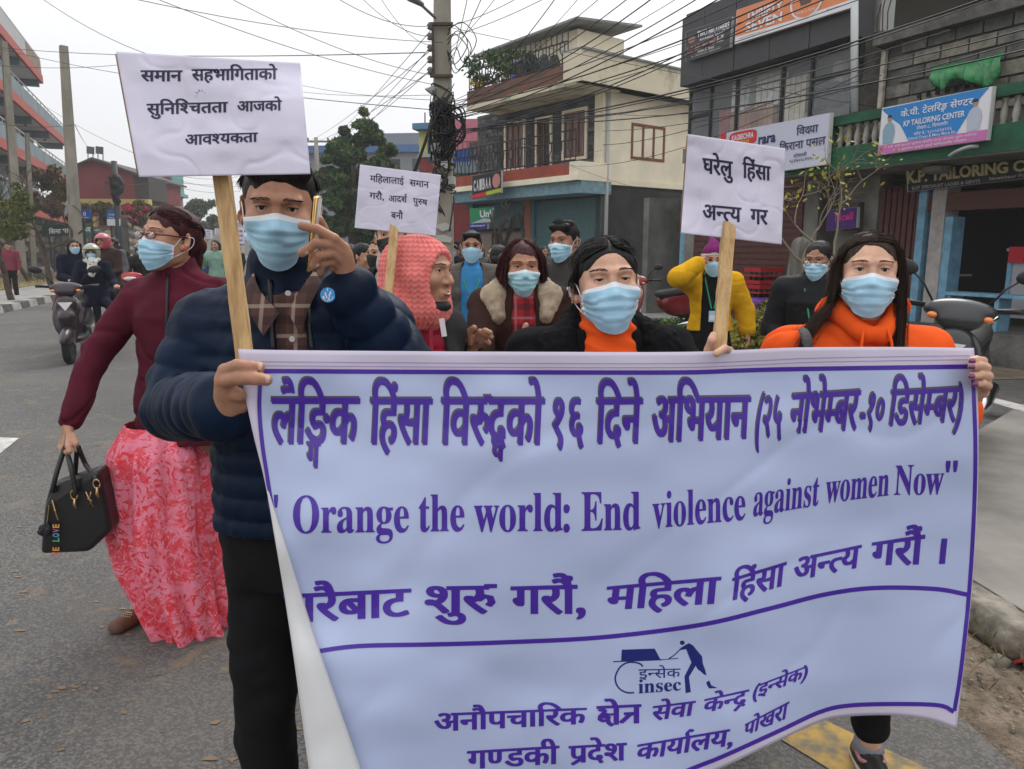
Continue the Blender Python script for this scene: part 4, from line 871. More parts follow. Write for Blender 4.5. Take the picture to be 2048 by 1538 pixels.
for i in range(160):
 p = pv[0] + kd * random.uniform(0, 1.9) + kn_ * random.uniform(.12, .4); p = np.array((p[0], p[1], .05)); a = random.uniform(0, 6.3); h = random.uniform(.04, .11); dx = np.array((math.cos(a), math.sin(a), 0)) * .003; t = np.array((math.cos(a + 1) * h * .7, math.sin(a + 1) * h * .7, h)); g.add([p - dx, p + dx, p + t * .6 + dx * .6 + (0, 0, .01), p + t], [(0, 1, 2), (0, 2, 3)])
tag(g.build('weeds', mat('weeds', (.12, .13, .04), .9, col2=(.26, .2, .09), vs_=9)), 'thin weeds and dry grass along the broken kerb', 'weeds', kind='stuff')
g = MB(); rr = np.random.default_rng(4)      # trodden leaves on the road
for i in range(420):
 Yq = rr.uniform(1.6, 14); X = rr.uniform(-.72, -.30) * Yq; c = np.array((X, Yq, .0068 + .0004 * rr.random())); r = rr.uniform(.005, .017) * (1 + .03 * Yq); a = rr.uniform(0, 6.3); k = 6; q = [c + r * rr.uniform(.25, 1.3) * np.array((math.cos(a + w) * 1.3, math.sin(a + w) * .8, 0)) for w in np.linspace(0, 5.3, k)]; g.add(q, [tuple(range(k))])
tag(g.build('leaf_litter', mat('leaf_litter', (.25, .17, .10), .9, col2=(.13, .10, .07), vs_=2.5)), 'trodden dry leaf scraps scattered over the asphalt', 'leaf litter', kind='stuff')
# ---------------------------------------------------------------- facades
class Fa:
 def __init__(s, p0, d):
  s.p = np.array((p0[0], p0[1], 0.)); s.d = np.array((d[0], d[1], 0.)); s.d /= np.linalg.norm(s.d); s.n = np.array((s.d[1], -s.d[0], 0))
  if s.n @ (CP * (1, 1, 0) - s.p) < 0: s.n = -s.n
 def sz(s, px, py, o=0):
  r = ray(px, py); q = s.p + s.n * o; t = ((q - CP) @ s.n) / (r @ s.n); h = CP + r * t; return float((h - s.p) @ s.d), float(h[2])
 def pt(s, a, z, o=0): return s.p + s.d * a + s.n * o + np.array((0, 0, z))
 def px(s, x, y, o=0): a, z = s.sz(x, y, o); return s.pt(a, z, o)
 def box(s, mb, a0, a1, z0, z1, o0, o1):
  return mb.hexa([s.pt(a0, z0, o1), s.pt(a1, z0, o1), s.pt(a1, z0, o0), s.pt(a0, z0, o0), s.pt(a0, z1, o1), s.pt(a1, z1, o1), s.pt(a1, z1, o0), s.pt(a0, z1, o0)])
 def b(s, name, m, parent, *a): g = MB(); s.box(g, *a); return g.build(name, m, parent)
 def wall(s, name, m, parent, a0, a1, z0, z1, o0, o1, holes=()):
  """wall with rectangular openings (a0,a1,z0,z1)"""
  xs = sorted({a0, a1, *[h[0] for h in holes], *[h[1] for h in holes]}); zs = sorted({z0, z1, *[h[2] for h in holes], *[h[3] for h in holes]}); g = MB()
  for i in range(len(xs) - 1):
   k = 0
   while k < len(zs) - 1:
    inh = lambda kk: any(h[0] - 1e-6 <= xs[i] and xs[i + 1] <= h[1] + 1e-6 and h[2] - 1e-6 <= zs[kk] and zs[kk + 1] <= h[3] + 1e-6 for h in holes)
    if inh(k): k += 1; continue
    j = k
    while j + 1 < len(zs) - 1 and not inh(j + 1): j += 1
    s.box(g, xs[i], xs[i + 1], zs[k], zs[j + 1], o0, o1); k = j + 1
  return g.build(name, m, parent)
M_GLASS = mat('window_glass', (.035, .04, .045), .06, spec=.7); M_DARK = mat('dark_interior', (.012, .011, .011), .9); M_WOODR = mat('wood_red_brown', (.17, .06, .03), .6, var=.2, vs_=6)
def window(fa, par, a0, a1, z0, z1, o, panes=3, fm=None, gm=None, fw=.06, dep=.08, bars=0, name='window', surround=None):
 fm = fm or M_WOODR; g = MB(); fa.box(g, a0, a1, z0, z0 + fw, o - dep, o + .02); fa.box(g, a0, a1, z1 - fw, z1, o - dep, o + .02)
 for i in range(panes + 1): x = a0 + (a1 - a0 - fw) * i / panes; fa.box(g, x, x + fw, z0 + fw, z1 - fw, o - dep, o + .02)
 w = g.build(name, fm, par)
 for i in range(panes):
  x = a0 + (a1 - a0 - fw) * i / panes; fa.b('pane', gm or M_GLASS, w, x + fw, a0 + (a1 - a0 - fw) * (i + 1) / panes, z0 + fw, z1 - fw, o - dep * .6, o - dep * .4)
 if bars:
  g = MB()
  for k in range(bars): x = a0 + fw + (a1 - a0 - 2 * fw) * (k + .5) / bars; g.tube([fa.pt(x, z0 + fw, o - .01), fa.pt(x, z1 - fw, o - .01)], .008, 4)
  g.build('bars', mat('iron_dark', (.03, .03, .035), .5), w)
 if surround is not None:
  g = MB(); t = .09
  for q in ((a0 - t, a1 + t, z1, z1 + t), (a0 - t, a1 + t, z0 - t, z0), (a0 - t, a0, z0, z1), (a1, a1 + t, z0, z1)): fa.box(g, *q, o - .02, o + .05)
  g.build('surround', surround, w)
 return w
def railing(fa, par, a0, a1, z0, h, o, m, step=.14, r=.012, name='railing', fancy=False):
 g = MB()
 for zz in (z0 + h, z0 + .08) + ((z0 + h * .7,) if fancy else ()): g.tube([fa.pt(a0, zz, o), fa.pt(a1, zz, o)], r * 1.4, 5)
 n = max(1, int(abs(a1 - a0) / step))
 for i in range(n + 1):
  a = a0 + (a1 - a0) * i / n
  if fancy and i % 4 == 2: g.tube([fa.pt(a, z0, o), fa.pt(a, z0 + .3, o), fa.pt(a - .1, z0 + .42, o), fa.pt(a - .1, z0 + .62, o), fa.pt(a, z0 + .74, o), fa.pt(a, z0 + h, o)], r, 4); g.tube([fa.pt(a, z0 + .3, o), fa.pt(a + .1, z0 + .42, o), fa.pt(a + .1, z0 + .62, o), fa.pt(a, z0 + .74, o)], r, 4)
  elif not fancy or i % 4 == 0: g.tube([fa.pt(a, z0, o), fa.pt(a, z0 + h, o)], r, 4)
 return g.build(name, m, par)
def shutter(fa, par, a0, a1, z0, z1, o, m, pitch=.11):
 g = MB(); z = z0
 while z < z1 - .02: fa.box(g, a0, a1, z, min(z1, z + pitch * .72), o - .03, o); fa.box(g, a0, a1, min(z1, z + pitch * .72), min(z1, z + pitch), o - .03, o - .014); z += pitch
 return g.build('roller_shutter', m, par)
def sign(fa, quad, o, face, label, cat='sign', depth=.06, name='shop_sign', edge=None, group=None):
 """board on a facade: quad of photo points tl,tr,br,bl at offset o"""
 q = [fa.px(x, y, o) for x, y in quad]; t = thing(name, (q[2] + q[3]) / 2, label, cat, group); g = MB(); g.prism([q[0], q[1], q[2], q[3]], -fa.n * depth); g.build('board', edge or mat('sign_edge', (.5, .5, .5), .5), t)
 c = sum(q) / 4; e = [c + (p - c) * .985 + fa.n * .004 for p in q]; obj('face', e, [(0, 1, 2, 3)], face, t); return t, [c + (p - c) * .985 + fa.n * .004 for p in q]
def onq(q, u, v, push=0):
 nn = np.cross(q[1] - q[0], q[3] - q[0]); nn /= np.linalg.norm(nn)
 if nn @ (CP - q[0]) < 0: nn = -nn
 top = q[0] + (q[1] - q[0]) * u; bot = q[3] + (q[2] - q[3]) * u; return top + (bot - top) * v + nn * push
def panel(name, q, pts, m, parent, push=.004): return obj(name, [onq(q, u, v, push) for u, v in pts], [tuple(range(len(pts)))], m, parent)
# ---------------------------------------------------------------- KP building and its neighbour with the dark fascia
W0 = Fa((6.0, 11.07), (-.429, .903)); M_GREEN = mat('paint_green', (.018, .13, .060), .7, col2=(.008, .05, .028), vs_=3, bump=.3, bs=12, det=7, lo=.3, hi=.7)
M_CEM = mat('cement_plaster', (.17, .165, .15), .95, var=.3, vs_=2, bump=.5, bs=14, bd=.01, det=8); M_CREAM = mat('paint_cream', (.80, .73, .56), .85, var=.08, vs_=1.2, bump=.2, bs=20)
M_BAL = mat('baluster_white', (.42, .40, .36), .9, col2=(.10, .095, .085), vs_=9, bump=.3, bs=30, lo=.4, hi=.75, stretch=(1, 1, .3)); M_FASC = mat('fascia_charcoal', (.045, .046, .05), .5, var=.08)
kpb = thing('tailoring_shop_building', W0.pt(0, 0), 'two storey building with grey block upper wall, green balcony and open tailoring shop below', 'building')
def sy(px, py, o=0): return W0.sz(px, py, o)
sR = -14.0                                                   # the row goes on past the right edge of the frame
aG0, zGt = sy(1761, 216, .9); _, zGb = sy(1810, 325, .9); aL = sy(1560, 345, .9)[0]; z_r = zGt; zrail = z_r
# ground floor: piers, shop opening, step
zc = zGb + .0; aP = sy(1848, 600)[0]; aSh0 = sy(1872, 600)[0]
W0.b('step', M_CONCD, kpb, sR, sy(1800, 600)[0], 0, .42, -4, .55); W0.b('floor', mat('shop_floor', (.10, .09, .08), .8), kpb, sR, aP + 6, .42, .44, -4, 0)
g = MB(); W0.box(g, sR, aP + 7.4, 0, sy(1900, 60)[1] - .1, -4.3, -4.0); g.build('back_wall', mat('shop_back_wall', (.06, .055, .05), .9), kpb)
W0.b('ceiling_slab', M_CEM, kpb, sR, aL + .2, zGb - .02, zGb + .16, -4, .88)
W0.b('shop_pier', mat('pier_whitewash', (.36, .34, .33), .9, var=.2, vs_=5), kpb, aSh0, aP + .02, .42, zGb - .03, -.3, 0)
W0.b('pier_trim', mat('paint_sky_blue', (.16, .33, .46), .7, var=.2, vs_=6), kpb, aSh0 - .12, aSh0, .42, zGb - .7, -.28, -.02)
W0.b('post', MATS['paint_sky_blue'], kpb, aP + .1, aP + .22, .42, zGb - .3, -.12, .02)
shv = MB(); a_ = aP + .24; M_SHR = mat('shutter_maroon', (.085, .03, .024), .6, var=.15, vs_=8)
for i in range(7): W0.box(shv, a_ + i * .10, a_ + i * .10 + .07, .42, zGb - .25, -.12, -.04); W0.box(shv, a_ + i * .10 + .07, a_ + (i + 1) * .10, .42, zGb - .25, -.12, -.08)
shv.build('folding_shutter', M_SHR, kpb); a_ += .7
W0.b('pier', M_CEM, kpb, a_, a_ + .75, .0, zGb - .03, -.3, -.02); W0.b('meter_box', mat('meter_box', (.08, .07, .06), .6), kpb, a_ + .25, a_ + .5, 1.75, 2.2, -.02, .1); a_ += .75
W0.b('pier', MATS['paint_sky_blue'], kpb, a_ + .9, a_ + 1.02, 0, zGb - .03, -.3, 0); shutter(W0, kpb, a_ + 1.02, a_ + 3.9, 1.55, zGb - .35, -.1, M_SHR, .1); W0.b('pier', MATS['paint_sky_blue'], kpb, a_ + 3.9, a_ + 4.05, 0, zGb - .03, -.3, 0)
W0.b('side_wall', M_CEM, kpb, a_ + 5.2, a_ + 5.4, 0, zGb - .03, -4, 0)
W0.b('lintel', mat('lintel_brown', (.085, .035, .025), .7), kpb, sR, aP + .1, sy(1900, 418)[1] - .02, sy(1900, 385)[1], -.2, -.02)
# balcony: green beam, rail, balusters
W0.b('balcony_beam', M_GREEN, kpb, sR, aL, zGb, zGb + .42 * (zGt - zGb), .62, .9); W0.b('balcony_floor', M_CEM, kpb, sR, aL, zGb + .17, zGb + .27, -.1, .62)
Hb = zGt - zGb; zb0 = zGb + .42 * Hb; W0.b('balcony_rail', M_GREEN, kpb, sR, aL, zrail - .13, zrail, .66, .9)
for i in range(14):
 a = sy(1655, 260, .9)[0] - i * 1.02
 W0.b('balcony_post', M_GREEN, kpb, a - .06, a + .06, zb0, zrail - .13, .70, .89)
_bal = None
for i in range(105):
 a = aL - .15 - i * .15
 if a < -6.5: break
 if _bal is None:
  g = MB(); hb_ = zrail - .13 - zb0; pr = [(r_, h_ * hb_) for r_, h_ in ((.045, 0), (.045, .07), (.03, .12), (.05, .3), (.045, .5), (.03, .75), (.028, .85), (.045, .92), (.045, 1))]
  g.lathe((0, 0, 0), pr, 8); _bal = g.build('baluster', M_BAL, kpb, True); _bal.location = W0.pt(a, zb0, .78) - kpb.location.__array__() if False else tuple(W0.pt(a, zb0, .78) - np.array(kpb.location))
  me_ = _bal.data; vv = np.zeros(len(me_.vertices) * 3); me_.vertices.foreach_get('co', vv); vv = vv.reshape(-1, 3) + np.array(kpb.location); me_.vertices.foreach_set('co', vv.ravel()); me_.update()
 else: c = _bal.copy(); COL.objects.link(c); c.location = tuple(W0.pt(a, zb0, .78) - np.array(kpb.location))
# block wall upstairs: each block laid on its own
aB1 = sy(1772, 150)[0]; zTop0 = sy(1900, 60)[1]; M_MORT = mat('mortar', (.10, .10, .09), .95, bump=.5, bs=20); W0.b('block_backing', M_MORT, kpb, sR, aB1, zGb + .2, zTop0 + .1, -.25, -.03)
bm3 = [mat('block_grey', (.165, .16, .14), .95, var=.3, vs_=6, bump=.8, bs=18, bd=.02, det=8), mat('block_buff', (.215, .20, .165), .95, var=.3, vs_=6, bump=.8, bs=18, bd=.02, det=8), mat('block_dark', (.115, .115, .105), .95, var=.3, vs_=6, bump=.8, bs=18, bd=.02, det=8)]
z = zGt - .12; r_ = 0; nb = 0
while z < zTop0 - .05 and nb < 290:
 a = aB1 - .02 - (r_ % 2) * .22; first = True
 while a > -4.6 and nb < 290:
  L_ = .40 + random.uniform(-.03, .03)
  if first and r_ % 2: pass
  first = False; a1 = a; a0_ = a - L_; j = random.uniform(-.006, .012); g = MB(); W0.box(g, a0_ + .014, a1 - .014, z + random.uniform(.012, .02), z + .185 + random.uniform(-.006, .004), -.03, .012 + j); g.build('block', random.choice(bm3), kpb); a = a0_; nb += 1
 z += .2; r_ += 1
W0.b('roof_slab', M_CONCD, kpb, sR, aB1 + .1, zTop0, zTop0 + .16, -4, .22)
W0.b('concrete_column', mat('column_black_stain', (.03, .028, .025), .95, col2=(.09, .085, .07), vs_=4, bump=.7, bs=18, det=8), kpb, sy(1762, 150)[0], sy(1728, 150)[0], zGb + .5, sy(1745, 68)[1], -.32, .02)
W0.b('wood_post', mat('post_weathered', (.40, .37, .31), .9, var=.3, vs_=9), kpb, sy(1771, 150, .05)[0], sy(1763, 150, .05)[0], zGb + .5, sy(1765, 105)[1], .03, .09)
g = MB(); ac = sy(1742, 100)[0]; zt = sy(1745, 68)[1]
for k, h in enumerate((.5, .62, .45, .9)): g.tube([W0.pt(ac - .15 + k * .09, zt - .1, -.15), W0.pt(ac - .15 + k * .09 + .03, zt + h * .6, -.15), W0.pt(ac - .15 + k * .09 - .02, zt + h, -.15)], .009, 5)
g.build('rebar', mat('rust', (.10, .04, .025), .9), kpb); W0.b('jali_vent', M_CONCD, kpb, sy(1975, 200)[0], sy(1885, 200)[0], sy(1930, 212)[1], sy(1930, 170)[1], .0, .05)
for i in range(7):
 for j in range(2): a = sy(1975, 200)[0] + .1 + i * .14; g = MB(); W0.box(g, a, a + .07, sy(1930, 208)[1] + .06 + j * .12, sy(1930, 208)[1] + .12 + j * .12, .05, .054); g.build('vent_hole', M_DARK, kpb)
# green tarpaulin over the vent
tp = [W0.px(x, y, .12) for x, y in ((1869, 133), (1910, 125), (1960, 117), (2010, 102))]; bt_ = [W0.px(x, y, .2) for x, y in ((1871, 171), (1893, 183), (1915, 158), (1975, 176), (1995, 163), (2006, 140))]
T0 = polyat(tp, 25); T1 = polyat(bt_, 25); Wt = np.zeros((11, 25, 3))
for i in range(11):
 for j in range(25): q = i / 10; Wt[i, j] = T0[j] * (1 - q) + T1[j] * q + W0.n * (.10 * math.sin(math.pi * q * .8) + .04 * math.sin(j * .9 + 3 * q) * q + .02 * math.sin(j * 2.1))
t = thing('tarpaulin', W0.px(1930, 180, .15), 'green plastic sheet tied over the vent in the grey block wall', 'tarpaulin'); sheet('sheet', Wt, mat('tarp_green', (.02, .26, .07), .4, col2=(.008, .13, .035), vs_=7, bump=.6, bs=12, bd=.03, spec=.6), t, .003)
# shop boards
M_WHT = mat('sign_white', (.72, .72, .76), .35); M_BLUS = mat('sign_blue', (.02, .22, .58), .35); M_PNK = mat('sign_pink', (.55, .16, .42), .35); M_SINK = mat('sign_ink_navy', (.02, .02, .12), .4)
t, q = sign(W0, [(1764, 216), (1987, 172), (1975, 280), (1755, 311)], .98, M_WHT, 'blue and white tailoring board with two figures and a pink strip on the balcony')
panel('blue_field', q, [(0, .02), (.98, .0), (.92, .15), (.80, .55), (.74, .8), (.30, .80), (.25, .6), (.20, .42), (.13, .3), (.02, .08)], M_BLUS, t); panel('pink_strip', q, [(0, .8), (1, .8), (1, 1), (0, 1)], M_PNK, t, .005)
TW = M_WHT
quadtext('lettering', 'के.पी. टेलिरG सेण~टर', q, TW, t, (.2, .10, .86, .33), .015, .01); quadtext('lettering', 'KP TAILORING CENTER', q, TW, t, (.24, .36, .80, .48), .022, .01)
quadtext('lettering', 'पोखरा-८, िसमलचौर', q, TW, t, (.37, .50, .66, .60), .008, .01); quadtext('lettering', 'फोन नं.: ९८०५४६४२१६', q, TW, t, (.35, .62, .70, .71), .008, .01); quadtext('lettering', 'School Dress & Many More Etc', q, TW, t, (.30, .72, .74, .80), .004, .01)
quadtext('lettering', 'सबै पिन सस~तो सुलभ लेडिज एन~ड जेन~टस लुगा सिलाइ', q, TW, t, (.1, .83, .92, .90), .004, .01); quadtext('lettering', 'तथा सामान पाइने ठाउँ सिमलचौर पोखरा', q, TW, t, (.16, .91, .84, .98), .004, .01)
for (u0, hx, cs_) in ((.09, .12, (.25, .38, .5)), (.88, .10, (.45, .5, .6))):
 pm = mat('figure_print_%d' % int(u0 * 100), cs_, .5); fh = mat('figure_hair', (.03, .025, .03), .5)
 panel('figure_print', q, [(u0 - .05, .78), (u0 - .06, .5), (u0 - .04, .38), (u0 - .01, .33), (u0 + .02, .33), (u0 + .05, .40), (u0 + .065, .55), (u0 + .05, .78)], pm, t, .007); panel('figure_head', q, [(u0 + .022 * math.cos(a), .26 + .07 * math.sin(a)) for a in np.linspace(0, 6.28, 11)[:-1]], mat('figure_skin', (.4, .25, .18), .5), t, .007); panel('figure_hair', q, [(u0 + .024 * math.cos(a), .235 + .06 * math.sin(a)) for a in np.linspace(3.1, 6.28, 8)], fh, t, .008)
t, q = sign(W0, [(1812, 340), (2110, 312), (2110, 350), (1815, 384)], .12, mat('sign_black', (.012, .013, .018), .5), 'black board painted with large cream capitals above the open tailoring shop')
ql = [W0.px(x, y, .125) for x, y in ((1815, 338), (2110, 310), (2110, 352), (1815, 386))]; M_GOLDL = mat('letter_cream', (.50, .45, .24), .6); M_GOLDS = mat('letter_shadow', (.12, .10, .05), .6)
for pu, mm, dx in ((.006, M_GOLDS, .006), (.012, M_GOLDL, 0)): quadtext('lettering', 'K.P. TAILORING CENTER', ql, mm, t, (.0 + dx, .09, 1.14 + dx, .62), .035, pu)
quadtext('lettering', 'SUIT SPECIALIST LADIES & GENTS', ql, mat('letter_pale', (.45, .45, .42), .6), t, (.04, .76, .54, .90), .01, .012); quadtext('lettering', 'Simalchaur Pokhara', ql, MATS['letter_pale'], t, (.60, .72, .92, .86), .01, .012)
# shop contents
t = thing('counter', W0.pt(sy(2000, 640)[0], .44, -.5), 'white cloth-covered counter with red corners in the open tailoring shop', 'counter'); a1_, a0_ = sy(1968, 600)[0], sy(2110, 600)[0]
W0.b('panel', mat('counter_white', (.34, .35, .37), .7, bump=.4, bs=6, bd=.03), t, a0_, a1_ - .06, .55, 1.45, -.5, -.44); W0.b('frame', MATS['paint_sky_blue'], t, a1_ - .06, a1_, .44, 1.45, -.52, -.42); W0.b('top', MATS['paint_sky_blue'], t, a0_, a1_ + .02, 1.45, 1.49, -.9, -.40)
for a in (a1_ - .22, a1_ - .86): W0.b('red_cloth', mat('cloth_red_bright', (.42, .02, .03), .8), t, a, a + .2, 1.30, 1.51, -.46, -.385)
t = thing('bench', W0.pt(sy(2000, 700)[0], .42, .2), 'pale blue wooden bench plank in front of the tailoring shop counter', 'bench'); W0.b('seat', MATS['paint_sky_blue'], t, a0_, sy(1905, 640)[0], .86, .90, .0, .34)
for a in (a0_ + .5, sy(1925, 640)[0]): W0.b('leg', MATS['paint_sky_blue'], t, a, a + .06, .42, .86, .04, .30)
t = thing('hanging_cloth', W0.px(1905, 470, -.8), 'white and blue fabric lengths hanging inside the dark tailoring shop', 'fabric');
for k, (x, mm) in enumerate(((1903, mat('fabric_white', (.5, .5, .5), .9)), (1911, mat('fabric_blue', (.08, .1, .35), .9)), (1917, MATS['fabric_white']))): g = MB(); g.prism([W0.px(x, 470, -.8), W0.px(x + 6, 468, -.8), W0.px(x - 2, 545, -.8), W0.px(x - 10, 548, -.8)], -W0.n * .05); g.build('length', mm, t)
t = thing('cloth_bundle', W0.px(1870, 540, -.6), 'small orange bundle of fabric on the shelf behind the whitewashed pier', 'fabric'); S = SDF(.02); S.ell(W0.px(1876, 530, -.7), (.12, .1, .12), k=.05); S.ell(W0.px(1884, 540, -.7), (.14, .12, .05), k=.05); V, Q = S.mesh(); obj('bundle', V, Q, mat('cloth_orange_bundle', (.45, .06, .02), .9), t, True); W0.b('shelf', MATS['post_weathered'], t, sy(1910, 545, -.7)[0], sy(1862, 545, -.7)[0], W0.sz(1880, 548, -.7)[1] - .03, W0.sz(1880, 548, -.7)[1], -1.1, -.5)
g = MB(); c = W0.px(1915, 290, .95); g.tube(bez([W0.px(1899, 312, 1.0), W0.px(1915, 302, 1.05), W0.px(1938, 294, 1.0), W0.px(1957, 293, .91)], 5), .022, 8); o = g.build('drain_pipe', mat('pipe_grey', (.33, .33, .33), .5), kpb, True)
g = MB(); g.lathe(W0.pt(sy(1918, 330)[0], zGb - .11, .45), [(.05, .1), (.17, .06), (.18, 0), (.1, -.03)], 14); g.build('ceiling_lamp', mat('lamp_dish', (.2, .19, .18), .6), kpb)
# ---- neighbour: dark fascia, display windows upstairs
nb_ = thing('shop_building', W0.pt(6, 0), 'two storey shop building with charcoal fascia panels and wide black framed display windows', 'building')
aN0, aN1 = sy(1716, 120)[0], sy(1383, 220)[0]; zW0 = sy(1700, 216)[1]; zW1 = sy(1703, 85)[1]; aF1 = sy(1364, 150, .35)[0]
zW0b = sy(1420, 273)[1]; zF = sy(1703, 20, .35)[1]
for i, (x0, x1) in enumerate(((1364, 1408), (1408, 1471), (1471, 1541), (1541, 1620), (1620, 1704))): W0.b('fascia_panel', M_FASC, nb_, sy(x1, 60, .35)[0] + .008, sy(x0, 60, .35)[0] - .008, zW1, zF + .9, -.1, .35 + .004 * (i % 2))
W0.b('roof', M_FASC, nb_, aN0 - .1, aF1, zF + .9, zF + .98, -5, .3); print('KP', zGb, zGt, zTop0, sy(1900,60), aB1); W0.b('back_wall', mat('room_white', (.75, .75, .73), .9), nb_, aN0 - .3, aN1 + .2, zW0b - .3, zW1, -1.7, -1.5); W0.b('upper_floor', M_CEM, nb_, aN0, aN1 + .1, zW0b - .45, zW0b - .16, -3.2, .1)
W0.b('side_return', M_FASC, nb_, aN1 - .05, aN1 + .05, zW0b - .16, zW1, -3, -.05); W0.b('ceiling', mat('room_ceiling', (.4, .4, .4), .9), nb_, aN0, aN1 + .1, zW1 - .02, zW1 + .1, -3.2, -.1)
M_FR = mat('frame_black', (.012, .012, .013), .4); cols = [sy(x, 200)[0] for x in (1383, 1425, 1476, 1566, 1624, 1708)]; M_GCLR = mat('glass_clear', (.75, .8, .82), .03, spec=.8, alpha=.12)
for i in range(5):
 g = MB(); a1, a0 = cols[i], cols[i + 1]; W0.box(g, a0, a0 + .055, zW0b - .16, zW1, -.05, .02); W0.box(g, a0 + .055, a1 + (.055 if i == 0 else 0), zW0b - .16, zW0b - .08, -.05, .02); W0.box(g, a0 + .055, a1 + (.055 if i == 0 else 0), zW1 - .07, zW1, -.05, .02)
 if i == 0: W0.box(g, a1, a1 + .055, zW0b - .08, zW1 - .07, -.05, .02)
 if i in (0, 4): zm = zW0b + .55 * (zW1 - zW0b) if i == 4 else zW0b + .42 * (zW1 - zW0b); W0.box(g, a0 + .055, a1, zm, zm + .06, -.05, .02)
 w = g.build('window', M_FR, nb_); W0.b('pane', M_GCLR, w, a0 + .055, a1, zW0b - .08, zW1 - .07, -.018, -.010)
W0.b('lower_wall', M_CEM, nb_, aL, aN1 + .05, 0, zW0b - .45, -.3, 0); shutter(W0, nb_, aL + .3, aN1 - .3, .2, 2.7, .04, M_SHR)
for k, (x, y, w_, h_, c) in enumerate(((1500, 245, .9, .5, (.30, .14, .07)), (1530, 240, .6, .6, (.3, .15, .08)), (1598, 205, .5, .9, (.45, .42, .32)), (1660, 190, .9, .35, (.03, .03, .035)), (1455, 260, .3, .8, (.3, .05, .05)), (1545, 150, .6, 1.1, (.5, .5, .48)), (1490, 170, .5, .9, (.45, .45, .45)))):
 a, z = W0.sz(x, y, -.4); g = MB();
 for q in range(4): W0.box(g, a - w_ / 2 + q * w_ / 4 + .01, a - w_ / 2 + (q + 1) * w_ / 4 - .01, z - h_ / 2 - .03 * (q % 2), z + h_ / 2 - .02 * ((q + 1) % 2), -.5 - .05 * (q % 2), -.3)
 c_ = g.build('display_clothes', mat('display_%d' % k, tuple(min(.8, v_ * 1.5) for v_ in c), .9, var=.2), nb_)
a, z = W0.sz(1672, 140, -.6); g = MB(); g.prism([W0.px(x, y, -.6) for x, y in ((1676, 120), (1684, 122), (1687, 140), (1684, 185), (1668, 182), (1672, 150), (1663, 152), (1668, 128))], -W0.n * .12); g.build('hanging_shirt', mat('shirt_white', (.6, .6, .62), .9), nb_)
t = thing('downpipe', W0.px(1712, 225, .42), 'white plastic downpipe at the end of the charcoal fascia', 'pipe'); g = MB(); g.tube([W0.px(1709, -60, .42), W0.px(1709, 225, .42)], .055, 10); g.build('pipe', mat('pvc_white', (.5, .52, .52), .5), t, True)
t = thing('panel_wall', W0.pt(aN0, 0, -.3), 'pale cladding strip between charcoal fascia and stained black column', 'wall'); W0.b('strip', mat('cladding_pale', (.33, .36, .34), .6), t, sy(1736, 120)[0] + .0, sy(1716, 120)[0] - .02, zGb + .5, zF + 1.2, -.5, -.2)
t, q = sign(W0, [(1371, 64), (1465, 33), (1460, 94), (1371, 123)], .46, mat('sign_charcoal', (.035, .035, .038), .4), 'charcoal barber board with white name and a row of head pictures on the fascia')
quadtext('lettering', 'TWO BROTHERS', q, M_WHT, t, (.28, .12, .97, .36), .03, .008); quadtext('lettering', 'BARBER SHOP', q, M_WHT, t, (.34, .40, .90, .47), .015, .008); quadtext('lettering', 'Prithvi C. Road', q, M_WHT, t, (.30, .77, .66, .86), .01, .008); quadtext('lettering', 'Ph: 9823456789, 9800654321', q, M_WHT, t, (.15, .88, .82, .96), .01, .008)
for k in range(5):
 u = .1 + k * .17; v = .60 - k * .012 + .05; hm = mat('print_head_%d' % (k % 3), ((.35, .12, .12), (.30, .18, .14), (.25, .10, .16))[k % 3], .5); panel('head_picture', q, [(u - .06, v + .12), (u - .06, v - .10), (u + .08, v - .10), (u + .08, v + .12)], (mat('print_light', (.5, .48, .48), .5) if k == 4 else hm), t, .006)
 panel('head_print', q, [(u + .035 * math.cos(a), v + .08 * math.sin(a)) for a in np.linspace(0, 6.28, 9)[:-1]], mat('print_skin', (.45, .27, .2), .5), t, .008); panel('hair_print', q, [(u + .038 * math.cos(a), v - .02 + .075 * math.sin(a)) for a in np.linspace(3.2, 6.3, 6)], MATS['figure_hair'], t, .010)
panel('crest', q, [(.15 + .09 * math.cos(a), .33 + .12 * math.sin(a)) for a in np.linspace(0, 6.28, 13)[:-1]], mat('print_crest', (.32, .16, .14), .5), t, .006)
t, q = sign(W0, [(1473, 20), (1713, -62), (1709, 14), (1469, 89)], .46, mat('sign_orange', (.72, .23, .085), .4), 'large orange board with white capitals and a round emblem on the charcoal fascia')
panel('white_band', q, [(0, .80), (.5, .83), (.75, .80), (1, .78), (1, 1), (0, 1)], M_WHT, t, .006); quadtext('lettering', 'THRIFTY', q, M_WHT, t, (.10, .18, .44, .44), .03, .010); quadtext('lettering', 'SEVEN', q, M_WHT, t, (.10, .48, .44, .76), .03, .010)
panel('emblem_ring', q, [(.64 + .135 * math.cos(a), .42 + .50 * math.sin(a)) for a in np.linspace(0, 6.28, 29)[:-1]], M_WHT, t, .010); panel('emblem_disc', q, [(.64 + .118 * math.cos(a), .42 + .44 * math.sin(a)) for a in np.linspace(0, 6.28, 29)[:-1]], MATS['sign_orange'], t, .014)
panel('emblem_shirt', q, [(.60, .2), (.63, .25), (.66, .2), (.70, .3), (.68, .5), (.60, .52), (.58, .3)], mat('print_dark', (.12, .06, .05), .5), t, .018); quadtext('lettering', 'Thrift in Style', q, M_WHT, t, (.56, .66, .72, .76), .0, .018); quadtext('lettering', '@thriftyseven', q, M_SINK, t, (.80, .84, .97, .89), .0, .010); quadtext('lettering', 'www.thriftyseven.com', q, M_SINK, t, (.04, .86, .3, .91), .0, .010)
